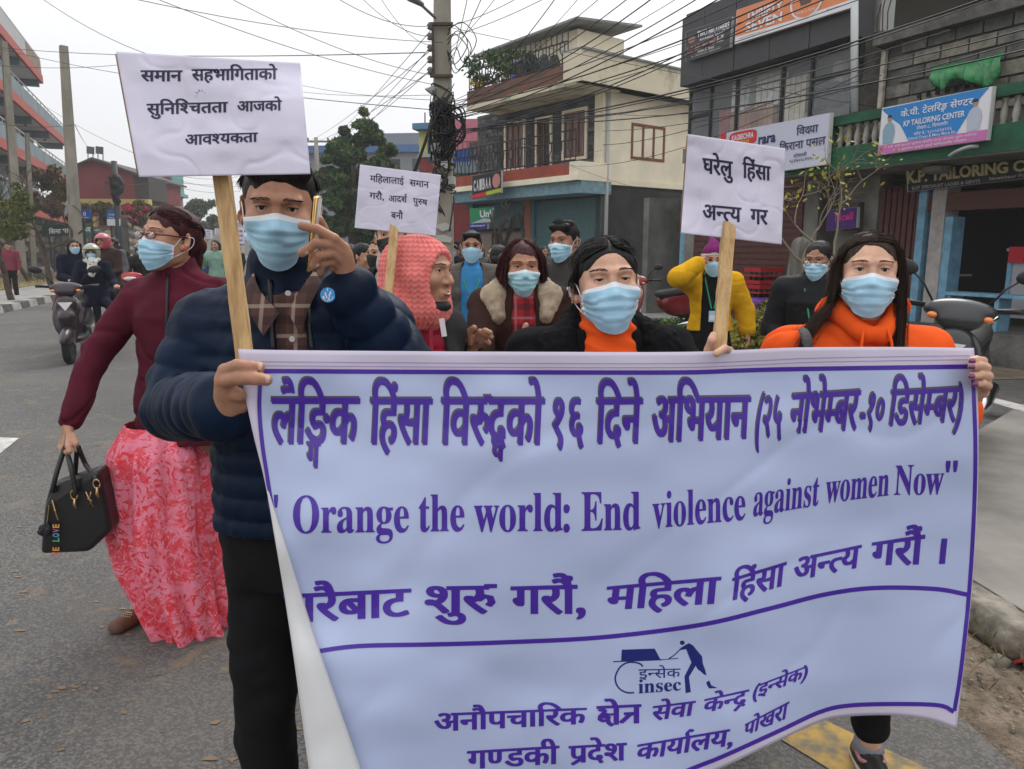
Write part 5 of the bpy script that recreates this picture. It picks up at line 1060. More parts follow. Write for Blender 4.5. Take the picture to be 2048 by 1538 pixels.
t, q = sign(W0, [(1440, 268), (1662, 225), (1655, 329), (1434, 362)], 1.0, mat('sign_lilac_white', (.56, .58, .70), .35), 'white grocery board with navy lettering and a red oval logo hung on the balcony')
panel('red_corner', q, [(0, 0), (.065, 0), (.065, .25), (0, .25)], mat('sign_red', (.6, .03, .04), .4), t); panel('logo_oval', q, [(.24 + .14 * np.sign(math.cos(a)) * abs(math.cos(a)) ** .5, .18 + .16 * np.sign(math.sin(a)) * abs(math.sin(a)) ** .5) for a in np.linspace(0, 6.28, 25)[:-1]], MATS['sign_red'], t, .006)
quadtext('lettering', 'KAGBECHRA', q, M_WHT, t, (.13, .08, .35, .20), .03, .010); quadtext('lettering', 'NOODLES', q, mat('sign_yellow', (.7, .45, .04), .4), t, (.17, .22, .31, .29), .03, .010); quadtext('lettering', 'िवHा', q, M_SINK, t, (.74, .12, .92, .34), .012, .010); quadtext('lettering', 'िकराना पसल', q, M_SINK, t, (.60, .38, .985, .60), .012, .010)
quadtext('lettering', 'स~टेशनरी', q, M_SINK, t, (.73, .68, .84, .77), .008, .010); quadtext('lettering', '९८४६०२८२१२', q, M_SINK, t, (.70, .80, .88, .87), .008, .010); quadtext('lettering', 'rara', q, M_SINK, t, (.40, .22, .56, .38), .03, .010)
# building behind, upper right
t = thing('pale_building', (20, 24, 0), 'plain pale grey building rising behind the block wall', 'building'); Fb = Fa((11.2, 15.5), (-.429, .903)); Fb.b('wall', mat('plaster_pale', (.48, .46, .44), .8, var=.06), t, -12, 2.6, 0, 9.6, -6, 0)
Fb.b('roof_edge', M_CEM, t, -12.1, 2.7, 9.6, 9.75, -6.1, .2)
# shop front odds and ends to the left of the shutter
t = thing('crate_stack', G(1520, 640), 'stack of red plastic bottle crates in front of the maroon roller shutter', 'crates'); M_CR = mat('crate_red', (.38, .015, .02), .45)
for k in range(4):
 c = W0.px(1524, 600, .5) * (1, 1, 0) + (0, 0, .15 + k * .29); g = MB(); Mx = rotz(R(25))
 for sx_, sy_, hx, hy in ((0, -.19, .26, .012), (0, .19, .26, .012), (-.25, 0, .012, .19), (.25, 0, .012, .19)):
  for zz, hz in ((-.11, .03), (.0, .015), (.10, .035)): g.box(c + Mx @ np.array((sx_, sy_, zz)), (hx, hy, hz), Mx)
 g.box(c + (0, 0, -.12), (.25, .18, .01), Mx); g.build('crate', M_CR, t)
 g = MB(); [g.lathe(c + Mx @ np.array((x_, y_, -.1)), [(.03, 0), (.03, .13), (.012, .19), (.012, .22)], 7) for x_ in (-.18, -.06, .06, .18) for y_ in (-.11, 0, .11)]; g.build('bottles', mat('bottle_dark', (.03, .05, .04), .15), t, True)
t = thing('drum', W0.px(1517, 620, 1.0) * (1, 1, 0), 'purple plastic drum standing beside the red crates', 'drum'); g = MB(); g.lathe(W0.px(1517, 620, 1.0) * (1, 1, 0), [(.15, 0), (.19, .04), (.19, .26), (.18, .27), (.19, .28), (.20, .62), (.17, .66), (.1, .67)], 18); g.build('barrel', mat('drum_purple', (.11, .02, .25), .35), t, True)
t, q = sign(W0, [(1655, 420), (1715, 414), (1713, 455), (1652, 462)], .2, mat('sign_purple', (.055, .012, .15), .4), 'small purple telecom board fixed above the maroon shutter'); quadtext('lettering', 'Ncell', q, mat('sign_magenta', (.5, .03, .25), .4), t, (.3, .2, .9, .6), .03, .01)
# ---------------------------------------------------------------- cream house with slate-clad front
cdir = np.array((-.621, .784, 0)); C0 = P(1205, 345, 24.0); C0[2] = 0
CF = Fa(C0, cdir); CS = Fa(C0, (.784, .621))
M_SLATE = [mat('slate_%s' % n, c, .85, var=.25, vs_=5, bump=.5, bs=12) for n, c in (('grey', (.075, .078, .08)), ('dark', (.045, .047, .05)), ('light', (.115, .115, .112)))]
M_CRS = mat('cream_stained', (.64, .58, .43), .9, col2=(.13, .115, .085), vs_=1.1, bump=.3, bs=10, det=9, lo=.52, hi=.72, stretch=(1, 1, .45)); M_TEAL = mat('paint_teal', (.05, .17, .20), .65, var=.15, vs_=2); M_REDO = mat('paint_brick_red', (.30, .065, .04), .8, var=.2, vs_=2); M_GRYP = mat('cement_grey_wall', (.105, .107, .105), .95, var=.3, vs_=.8, bump=.4, bs=9, det=8)
ch = thing('house', C0, 'cream house with slate-clad first floor, iron balconies and teal shop shutters below', 'house')
cf = lambda x, y, o=0: CF.sz(x, y, o); cs = lambda x, y, o=0: CS.sz(x, y, o)
z1 = 3.55; z2 = 6.15; aE = cf(975, 300)[0] + .6
CF.b('ground_wall', M_GRYP, ch, 0.02, aE + 1, 0, z1, -8, -.3);
for a0, a1, kind in ((.25, 3.3, 's'), (4.0, 6.9, 'g')):
 for q in (a0 - .2, a1): CF.b('shop_column', M_TEAL, ch, q, q + .2, 0, z1 - .25, -.3, .0)
 if kind == 's': shutter(CF, ch, a0, a1, .1, z1 - .5, -.12, mat('shutter_teal', (.07, .15, .16), .5, var=.1), .12)
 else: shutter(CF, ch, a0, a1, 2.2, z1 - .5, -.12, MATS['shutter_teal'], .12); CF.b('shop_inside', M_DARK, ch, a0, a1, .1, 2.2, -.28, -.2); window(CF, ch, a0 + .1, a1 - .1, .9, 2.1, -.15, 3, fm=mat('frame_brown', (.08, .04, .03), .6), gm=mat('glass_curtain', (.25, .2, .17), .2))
CF.b('brick_column', mat('paint_terracotta', (.30, .12, .075), .85), ch, 3.42, 3.85, 0, z1 - .2, -.3, .05)
CF.b('shop_beam', mat('paint_light_blue', (.16, .27, .32), .7, var=.2), ch, -.1, aE + .6, z1 - .42, z1 - .05, -.3, 1.0)
CF.b('balcony_fascia', M_REDO, ch, .3, aE + .2, z1, z1 + .48, .92, 1.1); CF.b('balcony_slab', MATS['paint_cream'] if 'paint_cream' in MATS else M_CREAM, ch, -.1, aE + .4, z1 - .05, z1 + .12, -.3, 1.16); CF.b('balcony_corner', M_CREAM, ch, -.12, .3, z1 - .05, z1 + .5, -.3, 1.12)
railing(CF, ch, .1, aE + .2, z1 + .48, .95, 1.05, mat('iron_black', (.015, .015, .016), .5), .12, .017, fancy=True)
slw = [(cf(1170, 280)[0], cf(1128, 280)[0], 4.35, 5.75), (cf(1100, 280)[0], cf(1074, 280)[0], z1 + .3, 5.7), (cf(1047, 300)[0], cf(1012, 300)[0], 4.25, 5.75)]
CF.wall('first_floor_wall', M_SLATE[1], ch, .02, aE, z1 - .05, z2 + .1, -.3, -.03, [(a, b, c, d) for a, b, c, d in slw])
nbk = [MB(), MB(), MB()]; z = z1 + .02; r_ = 0
while z < z2:
 a = .35 - (r_ % 2) * .2
 while a < aE:
  L_ = random.uniform(.28, .55)
  if not any(a + L_ > w[0] - .1 and a < w[1] + .1 and z + .13 > w[2] - .1 and z < w[3] + .1 for w in slw): CF.box(nbk[random.choice((0, 0, 1, 2))], a + .008, min(aE, a + L_) - .008, z + .006, z + .128, -.03, random.uniform(.0, .03))
  a += L_
 z += .135; r_ += 1
for q, mm in zip(nbk, M_SLATE): o = q.build('slate_cladding', mm, ch); o['kind'] = 'stuff'
M_CRT = mat('curtain_white', (.30, .25, .24), .8, col2=(.12, .07, .06), vs_=3, stretch=(9, 9, .3))
for a, b, c, d in slw: window(CF, ch, a, b, c, d, -.02, 2 if b - a < .9 else 3, gm=M_CRT if b - a > .9 else M_GLASS, surround=M_CREAM, bars=0)
CF.b('corner_strip', M_CREAM, ch, -.02, .34, z1, z2, -.3, .05)
# upper slab, balcony rail, roof room
a2 = cf(945, 240, 1.2)[0]
CF.b('upper_slab', M_CRS, ch, -.3, a2, z2, z2 + .16, -.4, 1.45); CF.b('slab_edge', mat('edge_brick_stained', (.19, .075, .05), .9, col2=(.10, .075, .05), vs_=3, bump=.5, bs=12, det=8), ch, .1, a2, z2 + .16, z2 + .62, 1.22, 1.42)
railing(CF, ch, .2, a2 - .1, z2 + .62, .95, 1.32, MATS['iron_black'], .12, .018, fancy=True)
aU0, aU1 = cf(1150, 120)[0], cf(1000, 180)[0]; zU = cf(1030, 98, -.1)[1]; CF.wall('roof_room', M_CREAM, ch, aU0, aU1, z2 + .16, zU, -2.2, -.1); CF.b('room_doors', mat('paint_blue_violet', (.09, .11, .42), .6), ch, cf(1058, 150)[0], cf(1050, 150)[0] + .12, z2 + .2, zU - .45, -.1, -.02)
for x0, x1, mm in ((1033, 1024, 'paint_blue_violet'), (1046, 1036, None)): CF.b('door', MATS[mm] if mm else M_WOODR, ch, cf(x0, 150)[0], cf(x1, 150)[0], z2 + .2, zU - .45, -.1, -.0)
g = MB(); zr = zU + .05
g.hexa([CF.pt(aU0 - .6, zr, .5), CF.pt(aU1 + 1.0, zr - .1, .5), CF.pt(aU1 + 1.0, zr + .15, -2.4), CF.pt(aU0 - .6, zr + .25, -2.4), CF.pt(aU0 - .6, zr + .07, .5), CF.pt(aU1 + 1, zr - .03, .5), CF.pt(aU1 + 1, zr + .22, -2.4), CF.pt(aU0 - .6, zr + .32, -2.4)]); g.build('tin_roof', mat('tin_roof', (.20, .21, .21), .6, var=.2, vs_=2), ch)
for k in range(3): S = SDF(.05); c = CF.px(1065 + k * 22, 138, .6); S.ell(c, (.22, .16, .45), k=.1); S.ell(c - (0, 0, .4), (.3, .16, .3), k=.1); V, Q = S.mesh(); V += (.05 * vnoise(V * 4))[:, None]; obj('laundry', V, Q, mat('laundry_%d' % k, ((.03, .03, .035), (.05, .05, .055), (.04, .035, .03))[k], .9), ch, True)
CS.b('side_wall_upper', M_CREAM, ch, 0, 14, z1, z2 + .05, -.3, 0); CS.b('side_wall_ground', M_GRYP, ch, 0, 14, 0, z1 - .12, -.3, -.02); CS.b('side_ledge', M_CREAM, ch, -.05, 14, z1 - .12, z1 + .05, -.3, .1)
CS.b('roof_parapet', M_CRS, ch, -1.5, 14, z2 + .05, cs(1250, 116, .55)[1], -.2, .55); CS.b('side_slab', M_CRS, ch, -1.45, 14, z2 + .05, z2 + .2, -.5, .6); CS.b('parapet_cap', MATS['tin_roof'], ch, -1.5, 14, cs(1250, 116, .55)[1], cs(1250, 112, .55)[1], -.3, .62)
a0, zt_ = cs(1263, 245); a1, zb_ = cs(1328, 325); window(CS, ch, a0, a1, zb_, zt_, .0, 3, bars=12, fw=.09)
g = MB(); g.tube([CS.pt(.12, 0, .08), CS.pt(.12, z2, .08)], .06, 8); g.build('downpipe', mat('pipe_cream', (.4, .4, .38), .5), ch, True)
# flower pots on the upper balcony corner
t = thing('potted_flowers', CF.pt(a2 - .8, z2 + .6, 1.1), 'yellow chrysanthemums and green leaves on the corner of the upper balcony', 'plant')
def leaves(name, centres, n, size, m, parent=None, seed=1, spread=None, aspect=.45, kind=True, tri=False):
 """many small leaf faces through ellipsoids (centre, radii)"""
 g_ = np.random.default_rng(seed); C_ = [c for c, r in centres]; wts = np.array([np.prod(r) ** .67 for c, r in centres]); wts /= wts.sum(); idx = g_.choice(len(centres), n, p=wts)
 C = np.array([c for c, r in centres])[idx]; Rr = np.array([r for c, r in centres])[idx]; d = g_.normal(size=(n, 3)); d /= np.linalg.norm(d, axis=1)[:, None]; rad = g_.uniform(.35, 1.03, n) ** .5; pos = C + d * Rr * rad[:, None]
 a = g_.normal(size=(n, 3)); a /= np.linalg.norm(a, axis=1)[:, None]; b = np.cross(a, g_.normal(size=(n, 3))); b /= np.linalg.norm(b, axis=1)[:, None] + 1e-9; s = size * g_.uniform(.6, 1.4, n)[:, None]
 V = np.stack([pos - a * s, pos - b * s * aspect + a * s * .1, pos + a * s, pos + b * s * aspect + a * s * .1], 1).reshape(-1, 3); o = obj(name, V, np.arange(4 * n).reshape(-1, 4), m, parent, loc=None if parent is not None else tuple(C.mean(0) * (1, 1, 0)))
 if kind: o['kind'] = 'stuff'
 return o
def leafm(n, c, c2, r=.6): return mat('leaf_' + n, c, r, col2=c2, vs_=1.3, spec=.3, det=6, lo=.38, hi=.62)
c = CF.pt(a2 - .9, z2 + 1.3, 1.15); leaves('foliage', [(c, (.9, .5, .55)), (c + CF.d * -1.2, (.9, .4, .4))], 900, .09, leafm('pot', (.03, .07, .02), (.07, .13, .03)), t, 2)
leaves('flowers', [(CF.px(957, 166, 1.2), (.32, .2, .22))], 160, .06, mat('flower_yellow', (.65, .45, .02), .7), t, 3, aspect=.8)
railing(CF, ch, a2 - .1, a2, z2 + .62, .95, 1.32, MATS['iron_black'], .12, .018)
t, q = sign(CF, [(944, 352), (1003, 340), (1003, 385), (944, 400)], 1.6, mat('sign_black2', (.02, .02, .022), .4), 'black shop sign with pale round letters and a red disc beside the lower balcony')
for k, cch in enumerate('CAIBAA'): quadtext('lettering', cch, q, mat('letter_white', (.6, .6, .6), .5), t, (.06 + k * .105, .2, .14 + k * .105, .68), .04, .01)
panel('disc', q, [(.84 + .13 * math.cos(a), .42 + .32 * math.sin(a)) for a in np.linspace(0, 6.28, 17)[:-1]], mat('print_pale_red', (.5, .2, .18), .5), t); panel('red_strip', q, [(0, .8), (.5, .8), (.5, .97), (0, .97)], MATS['sign_red'], t); panel('yellow_strip', q, [(.5, .8), (1, .8), (1, .97), (.5, .97)], mat('sign_lime', (.4, .5, .05), .4), t)
t, q = sign(CF, [(940, 417), (985, 415), (985, 444), (942, 447)], 1.3, mat('sign_green', (.02, .25, .10), .4), 'green telecom board with white letters under the lower balcony'); quadtext('lettering', 'Unl', q, M_WHT, t, (.45, .15, .95, .65), .03, .01); panel('grey_wedge', q, [(0, 1), (.6, .72), (1, .8), (1, 1)], mat('sign_pale', (.4, .45, .5), .5), t)
t, q = sign(CF, [(937, 449), (975, 447), (975, 458), (938, 460)], 1.32, mat('sign_navy', (.02, .02, .2), .4), 'small navy board hanging below the green telecom board'); quadtext('lettering', 'मोबाइल', q, M_WHT, t, (.1, .1, .9, .5), .01, .01)
# ---------------------------------------------------------------- colourful house, grey hall behind
BF = Fa(P(840, 480, 34) * (1, 1, 0), (.97, -.24)); M_PKH = mat('paint_pink', (.50, .17, .22), .8, var=.1); M_LIME = mat('paint_lime', (.50, .50, .20), .8, var=.1); M_REDH = mat('paint_red_house', (.23, .035, .035), .8, var=.15)
bx = lambda x, y, o=0: BF.sz(x, y, o); t = thing('house', BF.pt(3, 0), 'pink, lime and dark red painted house behind the concrete pole', 'house')
a = [bx(x, 400)[0] for x in (840, 880, 905, 975, 1010)]; zz = [bx(860, y)[1] for y in (480, 425, 405, 345, 315, 312, 255)]
def blk(nm, m, x0, x1, y1, y0, o0=-5, o1=0): BF.b(nm, m, t, bx(x0, 400)[0], bx(x1, 400)[0], max(0, bx(x0, y1)[1]), bx(x0, y0)[1], o0, o1)
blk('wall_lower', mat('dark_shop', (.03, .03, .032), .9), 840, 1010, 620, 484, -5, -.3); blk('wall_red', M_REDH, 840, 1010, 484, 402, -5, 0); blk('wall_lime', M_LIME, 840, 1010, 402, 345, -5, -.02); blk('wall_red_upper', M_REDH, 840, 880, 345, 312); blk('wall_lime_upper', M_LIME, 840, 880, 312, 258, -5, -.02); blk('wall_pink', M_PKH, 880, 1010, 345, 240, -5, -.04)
blk('roof_blue', mat('paint_blue_roof', (.08, .2, .32), .6), 836, 882, 262, 250, -5, .5); blk('band_pale', mat('paint_pale_green', (.3, .42, .4), .8), 838, 1010, 404, 398, -.1, .06); blk('band_pale', MATS['paint_pale_green'], 838, 882, 315, 309, -.1, .06)
blk('canopy', mat('canopy_grey_blue', (.16, .22, .25), .7), 890, 1010, 352, 330, 0, 1.2)
for (x0, x1, y1, y0) in ((858, 876, 325, 280), (940, 975, 320, 285), (935, 975, 420, 367)): window(BF, t, bx(x0, 400)[0], bx(x1, 400)[0], bx(x0, y1)[1], bx(x0, y0)[1], .03, 2, fm=mat('frame_dark_teal', (.02, .05, .07), .5), fw=.1)
railing(BF, t, bx(885, 400)[0], bx(990, 400)[0], bx(900, 335)[1], .9, 1.1, mat('rail_red', (.25, .05, .05), .6), .2, .02); g = MB(); BF.box(g, bx(920, 300)[0], bx(955, 300)[0], bx(930, 330)[1], bx(930, 306)[1], 1.15, 1.2); g.build('washing', mat('washing_blue', (.02, .07, .3), .9), t)
for k in (850, 872): g = MB(); g.tube([BF.px(k, 262, .2), BF.px(k, 225, .2)], .03, 5); g.build('rebar', MATS['rust'], t)
GF = Fa(P(780, 480, 62) * (1, 1, 0), (1, -.1)); t = thing('hall_building', GF.pt(2, 0), 'grey hall with a blue roof edge far behind the big tree', 'building'); GF.b('wall', mat('wall_far_grey', (.22, .24, .26), .9), t, -8, 4, 0, GF.sz(810, 305)[1], -8, 0); GF.b('roof', mat('roof_far_blue', (.06, .14, .32), .6), t, -8.3, 4.3, GF.sz(810, 305)[1], GF.sz(810, 290)[1], -8, .4); GF.b('upper_wall', MATS['wall_far_grey'], t, -2, 3.5, GF.sz(810, 290)[1], GF.sz(815, 262)[1], -8, -1)
for k in range(4): GF.b('window', M_GLASS, t, -4 + k * 2, -3 + k * 2, GF.sz(810, 340)[1], GF.sz(810, 318)[1], 0, .04)
# ---------------------------------------------------------------- left: white terraced block with red slab edges
LF = Fa(P(131, 290, 58) * (1, 1, 0), (-.397, .918)); t = thing('apartment_block', LF.pt(-8, 0), 'white block of five floors with red slab edges and blue-grey balcony panels', 'building')
M_WHH = mat('paint_white_house', (.50, .50, .49), .85, var=.06); M_REDS = mat('slab_red', (.36, .085, .07), .8, var=.15); M_BGR = mat('panel_blue_grey', (.16, .215, .23), .7, var=.12, vs_=1); M_BRNW = mat('frame_red_brown', (.16, .055, .04), .7)
mat('rail_white', (.5, .5, .5), .5); lx = lambda x, y, o=0: LF.sz(x, y, o);
z3 = lx(131, 290)[1]; z4 = lx(85, 165)[1]; a4 = lx(85, 165)[0]; dz = z4 - z3 if z4 - z3 > 2 else 3; AN = -34
LF.wall('wall', M_WHH, t, AN, -2.2, 0, z4, -9, -1.7, [])
for k, (zc_, ae) in enumerate(((z4, a4), (z3, 0), (z3 - dz, 0), (z3 - 2 * dz, 0))):
 LF.b('slab', M_WHH, t, AN, ae - .1, zc_ + .02, zc_ + .22, -1.7, -.1); LF.b('slab_edge', M_REDS, t, AN, ae, zc_ - .08, zc_ + .42, -.1, .05); LF.b('slab_end', M_REDS, t, ae - .1, ae, zc_ - .08, zc_ + .42, -1.7, -.1)
 for i in range(6): a_ = ae - .6 - i * 6.2; LF.b('cantilever_beam', mat('beam_blue_grey', (.13, .18, .20), .8), t, a_ - .15, a_ + .15, zc_ - .38, zc_ + .02, -1.7, -.12)
 if k:
  for i in range(12): LF.b('balcony_panel', M_BGR, t, ae - .1 - (i + 1) * 2.75 + .05, ae - .1 - i * 2.75, zc_ + .42, zc_ + 1.2, -.06, .0)
  g = MB(); g.tube([LF.pt(AN, zc_ + 1.42, -.03), LF.pt(ae, zc_ + 1.42, -.03)], .04, 5); [g.tube([LF.pt(ae - i * 1.4, zc_ + 1.2, -.03), LF.pt(ae - i * 1.4, zc_ + 1.42, -.03)], .025, 4) for i in range(22)]; g.build('handrail', mat('rail_white', (.5, .5, .5), .5), t)
  for i in range(7): a_ = ae - 4.2 - i * 3.6; window(LF, t, a_, a_ + 1.1, zc_ + 1.1, zc_ + 2.1, -1.66, 2, fm=M_BRNW, fw=.1)
 else: railing(LF, t, AN, ae, zc_ + .42, 1.0, -.03, MATS['rail_white'], .22, .02); LF.b('parapet', mat('parapet_stain', (.22, .17, .12), .9, var=.4), t, a4 - 5, a4, zc_ + .42, zc_ + 1.3, -.08, -.0)
for k in range(6): g = MB(); g.lathe(LF.pt(-3 - k * 3.6, z3 - .02, -.9), [(.05, 0), (.12, -.06), (.05, -.1)], 8); g.build('ceiling_lamp', M_BRNW, t)
# red house with yellow beam
RF = Fa(P(125, 470, 60) * (1, 1, 0), (.995, .10)); t = thing('house', RF.pt(5, 0), 'dark red house with a low gable, yellow beams and rooftop water tank panels', 'house'); rx = lambda x, y, o=0: RF.sz(x, y, o)
M_RDH = mat('paint_maroon_house', (.20, .035, .04), .85, var=.12, vs_=.5); q = [(108, 400), (108, 345), (183, 316), (285, 350), (285, 400)]; g = MB(); g.prism([RF.px(*k) for k in q], -RF.n * 9); g.build('gable_wall', M_RDH, t)
g = MB(); g.prism([RF.px(x, y, .4) for x, y in ((104, 348), (183, 314), (290, 352), (290, 356), (183, 319), (104, 352))], -RF.n * 10); g.build('roof', mat('roof_dark', (.07, .06, .06), .8), t)
def rbk(nm, m, x0, x1, y1, y0, o0=-6, o1=0): return RF.b(nm, m, t, rx(x0, 400)[0], rx(x1, 400)[0], max(.0, rx(x0, y1)[1]), rx(x0, y0)[1], o0, o1)
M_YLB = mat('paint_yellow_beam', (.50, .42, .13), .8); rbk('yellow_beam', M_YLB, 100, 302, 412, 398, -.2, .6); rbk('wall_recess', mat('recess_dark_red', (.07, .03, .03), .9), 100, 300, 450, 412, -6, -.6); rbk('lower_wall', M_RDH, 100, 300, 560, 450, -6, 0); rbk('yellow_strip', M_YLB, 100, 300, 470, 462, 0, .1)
for x in (120, 184, 240, 292): rbk('yellow_column', M_YLB, x, x + 7, 465, 412, -.2, .3)
w = window(RF, t, rx(207, 370)[0], rx(232, 370)[0], rx(210, 387)[1], rx(210, 358)[1], .03, 3, fm=M_BRNW, bars=8, fw=.12)
rbk('shaded_side', mat('side_shade_dark', (.05, .045, .04), .9), 272, 300, 400, 352, -4, .05)  # shadow side of the red house, its shade put into the dark colour
for x in (173, 191): g = MB(); g.hexa([RF.px(x, 307, -2), RF.px(x + 16, 309, -2), RF.px(x + 16, 309, -3.5), RF.px(x, 307, -3.5), RF.px(x, 292, -2), RF.px(x + 16, 294, -2), RF.px(x + 16, 294, -3.5), RF.px(x, 292, -3.5)]); g.build('tank_panel', mat('panel_slate', (.07, .075, .08), .5), t)
g = MB(); [g.tube([RF.px(x, 320, -2.2), RF.px(x, 306, -2.2)], .04, 4) for x in (176, 186, 196, 206)]; g.build('tank_stand', MATS['iron_dark'], t)
TFc = Fa(P(298, 470, 76) * (1, 1, 0), (.98, .2)); t = thing('house', TFc.pt(2, 0), 'teal upper floor house with striped lower wall beside the red house', 'house'); tx = lambda x, y: TFc.sz(x, y)
def tbk(nm, m, x0, x1, y1, y0, o0=-5, o1=0): return TFc.b(nm, m, t, tx(x0, 400)[0], tx(x1, 400)[0], max(0, tx(x0, y1)[1]), tx(x0, y0)[1], o0, o1)
tbk('upper_floor', mat('paint_teal_pale', (.10, .30, .27), .8), 298, 348, 384, 340); tbk('slab', mat('slab_teal', (.13, .3, .28), .8), 300, 356, 390, 383, -5, 1.2); tbk('lower_wall', mat('wall_beige_far', (.36, .32, .25), .9), 302, 344, 520, 390, -5, .3); tbk('door', MATS['frame_red_brown'], 330, 344, 380, 350, 0, .06); tbk('blue_cloth', MATS['washing_blue'], 302, 308, 378, 364, .8, .9)
for k in range(7): g = MB(); g.prism([TFc.px(318 + k * 4, 396, .35), TFc.px(320 + k * 4, 396, .35), TFc.px(313 + k * 4, 425, .35), TFc.px(311 + k * 4, 425, .35)], TFc.n * .03); g.build('stripe', mat('stripe_brown', (.2, .13, .08), .9), t)
# far houses and hill at the end of the street
t = thing('far_houses', (-20, 150, 0), 'faint row of pale houses at the far end of the street', 'houses'); g = MB()
for i in range(14): x = -62 + i * 9; h = random.uniform(5, 11); g.box((x, 150 + random.uniform(-8, 8), h / 2), (3.6, 4, h / 2))
g.build('walls', mat('far_wall', (.30, .29, .28), .9, var=.25, vs_=.08), t)
# ---------------------------------------------------------------- stone wall on the left, road signs
SF = Fa(G(-60, 566), tuple((np.array(G(215, 556)) - np.array(G(-60, 566)))[:2])); sx = lambda x, y: SF.sz(x, y)
t = thing('stone_wall', SF.pt(4, 0), 'rough stone boundary wall behind the dry verge', 'wall'); A0, A1 = 0, sx(262, 520)[0]; Hs = 2.5
SF.b('mortar_core', mat('mortar_wall', (.10, .095, .085), .95), t, A0, A1, 0, Hs, -.5, -.04); ms = [mat('wall_stone_%s' % n, c, .9, var=.3, vs_=2, bump=.4, bs=8) for n, c in (('grey', (.19, .18, .165)), ('buff', (.26, .215, .15)), ('dark', (.11, .105, .10)))]
cells = int((A1 - A0) / .52); rws = 6; cnt = 0; stf = MB()
for i in range(cells):
 for j in range(rws):
  a_ = A0 + (i + .5 * (j % 2) + random.uniform(-.12, .12)) * .52; zc_ = .22 + j * .4 + random.uniform(-.06, .06); ra, rz = random.uniform(.19, .27), random.uniform(.14, .20); pts = []
  for w in np.linspace(0, 6.28, 8)[:-1]: pts.append((a_ + ra * math.cos(w) * random.uniform(.85, 1.08), zc_ + rz * math.sin(w) * random.uniform(.85, 1.08)))
  f = [SF.pt(x, z_, -.05) for x, z_ in pts] + [SF.pt(a_ + (x - a_) * .7, zc_ + (z_ - zc_) * .7, .06 + random.uniform(0, .05)) for x, z_ in pts]; n = len(pts); fc = [tuple(range(n, 2 * n))] + [(k, (k + 1) % n, n + (k + 1) % n, n + k) for k in range(n)]
  if cnt < 290 and a_ > 0: g = MB(); g.add(f, fc); g.build('stone', random.choice(ms), t); cnt += 1
  else: stf.add(f, fc)
if stf.v: stf.build('stones', ms[0], t)['kind'] = 'stuff'
SG = Fa(SF.pt(A1, 0), (np.array(G(330, 512)) - SF.pt(A1, 0))[:2]); t = thing('stone_wall', SG.pt(3, 0), 'stone retaining wall running away beyond the signboards', 'wall'); SG.b('wall_core', MATS['mortar_wall'], t, 0, 22, 0, 3.0, -.5, 0); stf = MB()
for i in range(42):
 for j in range(7):
  a_ = (i + .5 * (j % 2) + random.uniform(-.12, .12)) * .52; zc_ = .22 + j * .4; pts = [(a_ + .24 * math.cos(w) * random.uniform(.85, 1.08), zc_ + .17 * math.sin(w) * random.uniform(.85, 1.08)) for w in np.linspace(0, 6.28, 7)[:-1]]; n = len(pts)
  stf.add([SG.pt(x, z_, 0) for x, z_ in pts] + [SG.pt(a_ + (x - a_) * .7, zc_ + (z_ - zc_) * .7, .09) for x, z_ in pts], [tuple(range(n, 2 * n))] + [(k, (k + 1) % n, n + (k + 1) % n, n + k) for k in range(n)])
stf.build('stones', ms[1], t)['kind'] = 'stuff'; SG.b('cap', M_REDS, t, 0, 22, 3.0, 3.12, -.55, .1)
def psign(quad, Y, face, label, txt, tc, legs=True, n_='street_sign'):
 q = [P(x, y, Y) for x, y in quad]; t = thing(n_, ((q[2] + q[3]) / 2) * (1, 1, 0), label, 'sign'); g = MB(); g.prism(q, (0, .05, 0)); g.build('board', face, t)
 if legs: g = MB(); [g.tube([(q[0] * (1 - u) + q[1] * u) * (1, 1, 0) + (0, .08, 0), (q[0] * (1 - u) + q[1] * u) + (0, .08, 0)], .04, 6) for u in (.15, .85)]; g.build('posts', MATS['iron_dark'], t)
 for s, b in txt: quadtext('lettering', s, q, tc, t, b, .02, .02)
 return t
psign([(84, 451), (148, 447), (148, 470), (84, 474)], 32.5, mat('sign_deep_green', (.012, .045, .04), .6), 'dark green street name board with white letters on the stone wall', [('िसमा मागR', (.22, .25, .95, .8))], M_WHT)
psign([(158, 446), (183, 447), (183, 472), (158, 471)], 33, mat('sign_mid_green', (.03, .14, .10), .6), 'narrow green board half hidden by the left concrete pole', [('पथ', (.5, .3, .95, .7))], M_WHT)
psign([(158, 417), (182, 419), (181, 438), (158, 437)], 27.5, mat('sign_blue2', (.02, .09, .35), .5), 'small blue square sign with a white emblem on the left concrete pole', [('०', (.38, .3, .62, .7)), ('नगरपािलका', (.1, .78, .9, .93))], M_WHT)
tq = psign([(213, 420), (239, 421), (240, 452), (214, 451)], 34, mat('sign_blue3', (.02, .16, .45), .5), 'blue and white direction sign beside the black junction pole', [('पोखरा', (.15, .2, .85, .35)), ('बसपाकR', (.15, .42, .85, .52))], M_WHT); q_ = [P(x, y, 33.9) for x, y in ((214, 438), (240, 438), (240, 452), (214, 451))]; g = MB(); g.prism(q_, (0, .03, 0)); g.build('white_panel', M_WHT, tq)
t = thing('boulder', G(90, 560), 'grey boulder lying on the verge in front of the stone wall', 'boulder'); rock(np.array(G(90, 566)) + (0, 0, .35), .5, 5, M_STN, 'rock', t)
g = MB(); t = thing('handrail', G(118, 560), 'dark metal stair handrail beside the stone wall', 'handrail'); g.tube([P(109, 545, 31), P(109, 478, 31), P(128, 462, 31)], .035, 6); g.tube([P(122, 540, 31), P(122, 468, 31)], .03, 6); g.build('rail', MATS['iron_dark'], t)
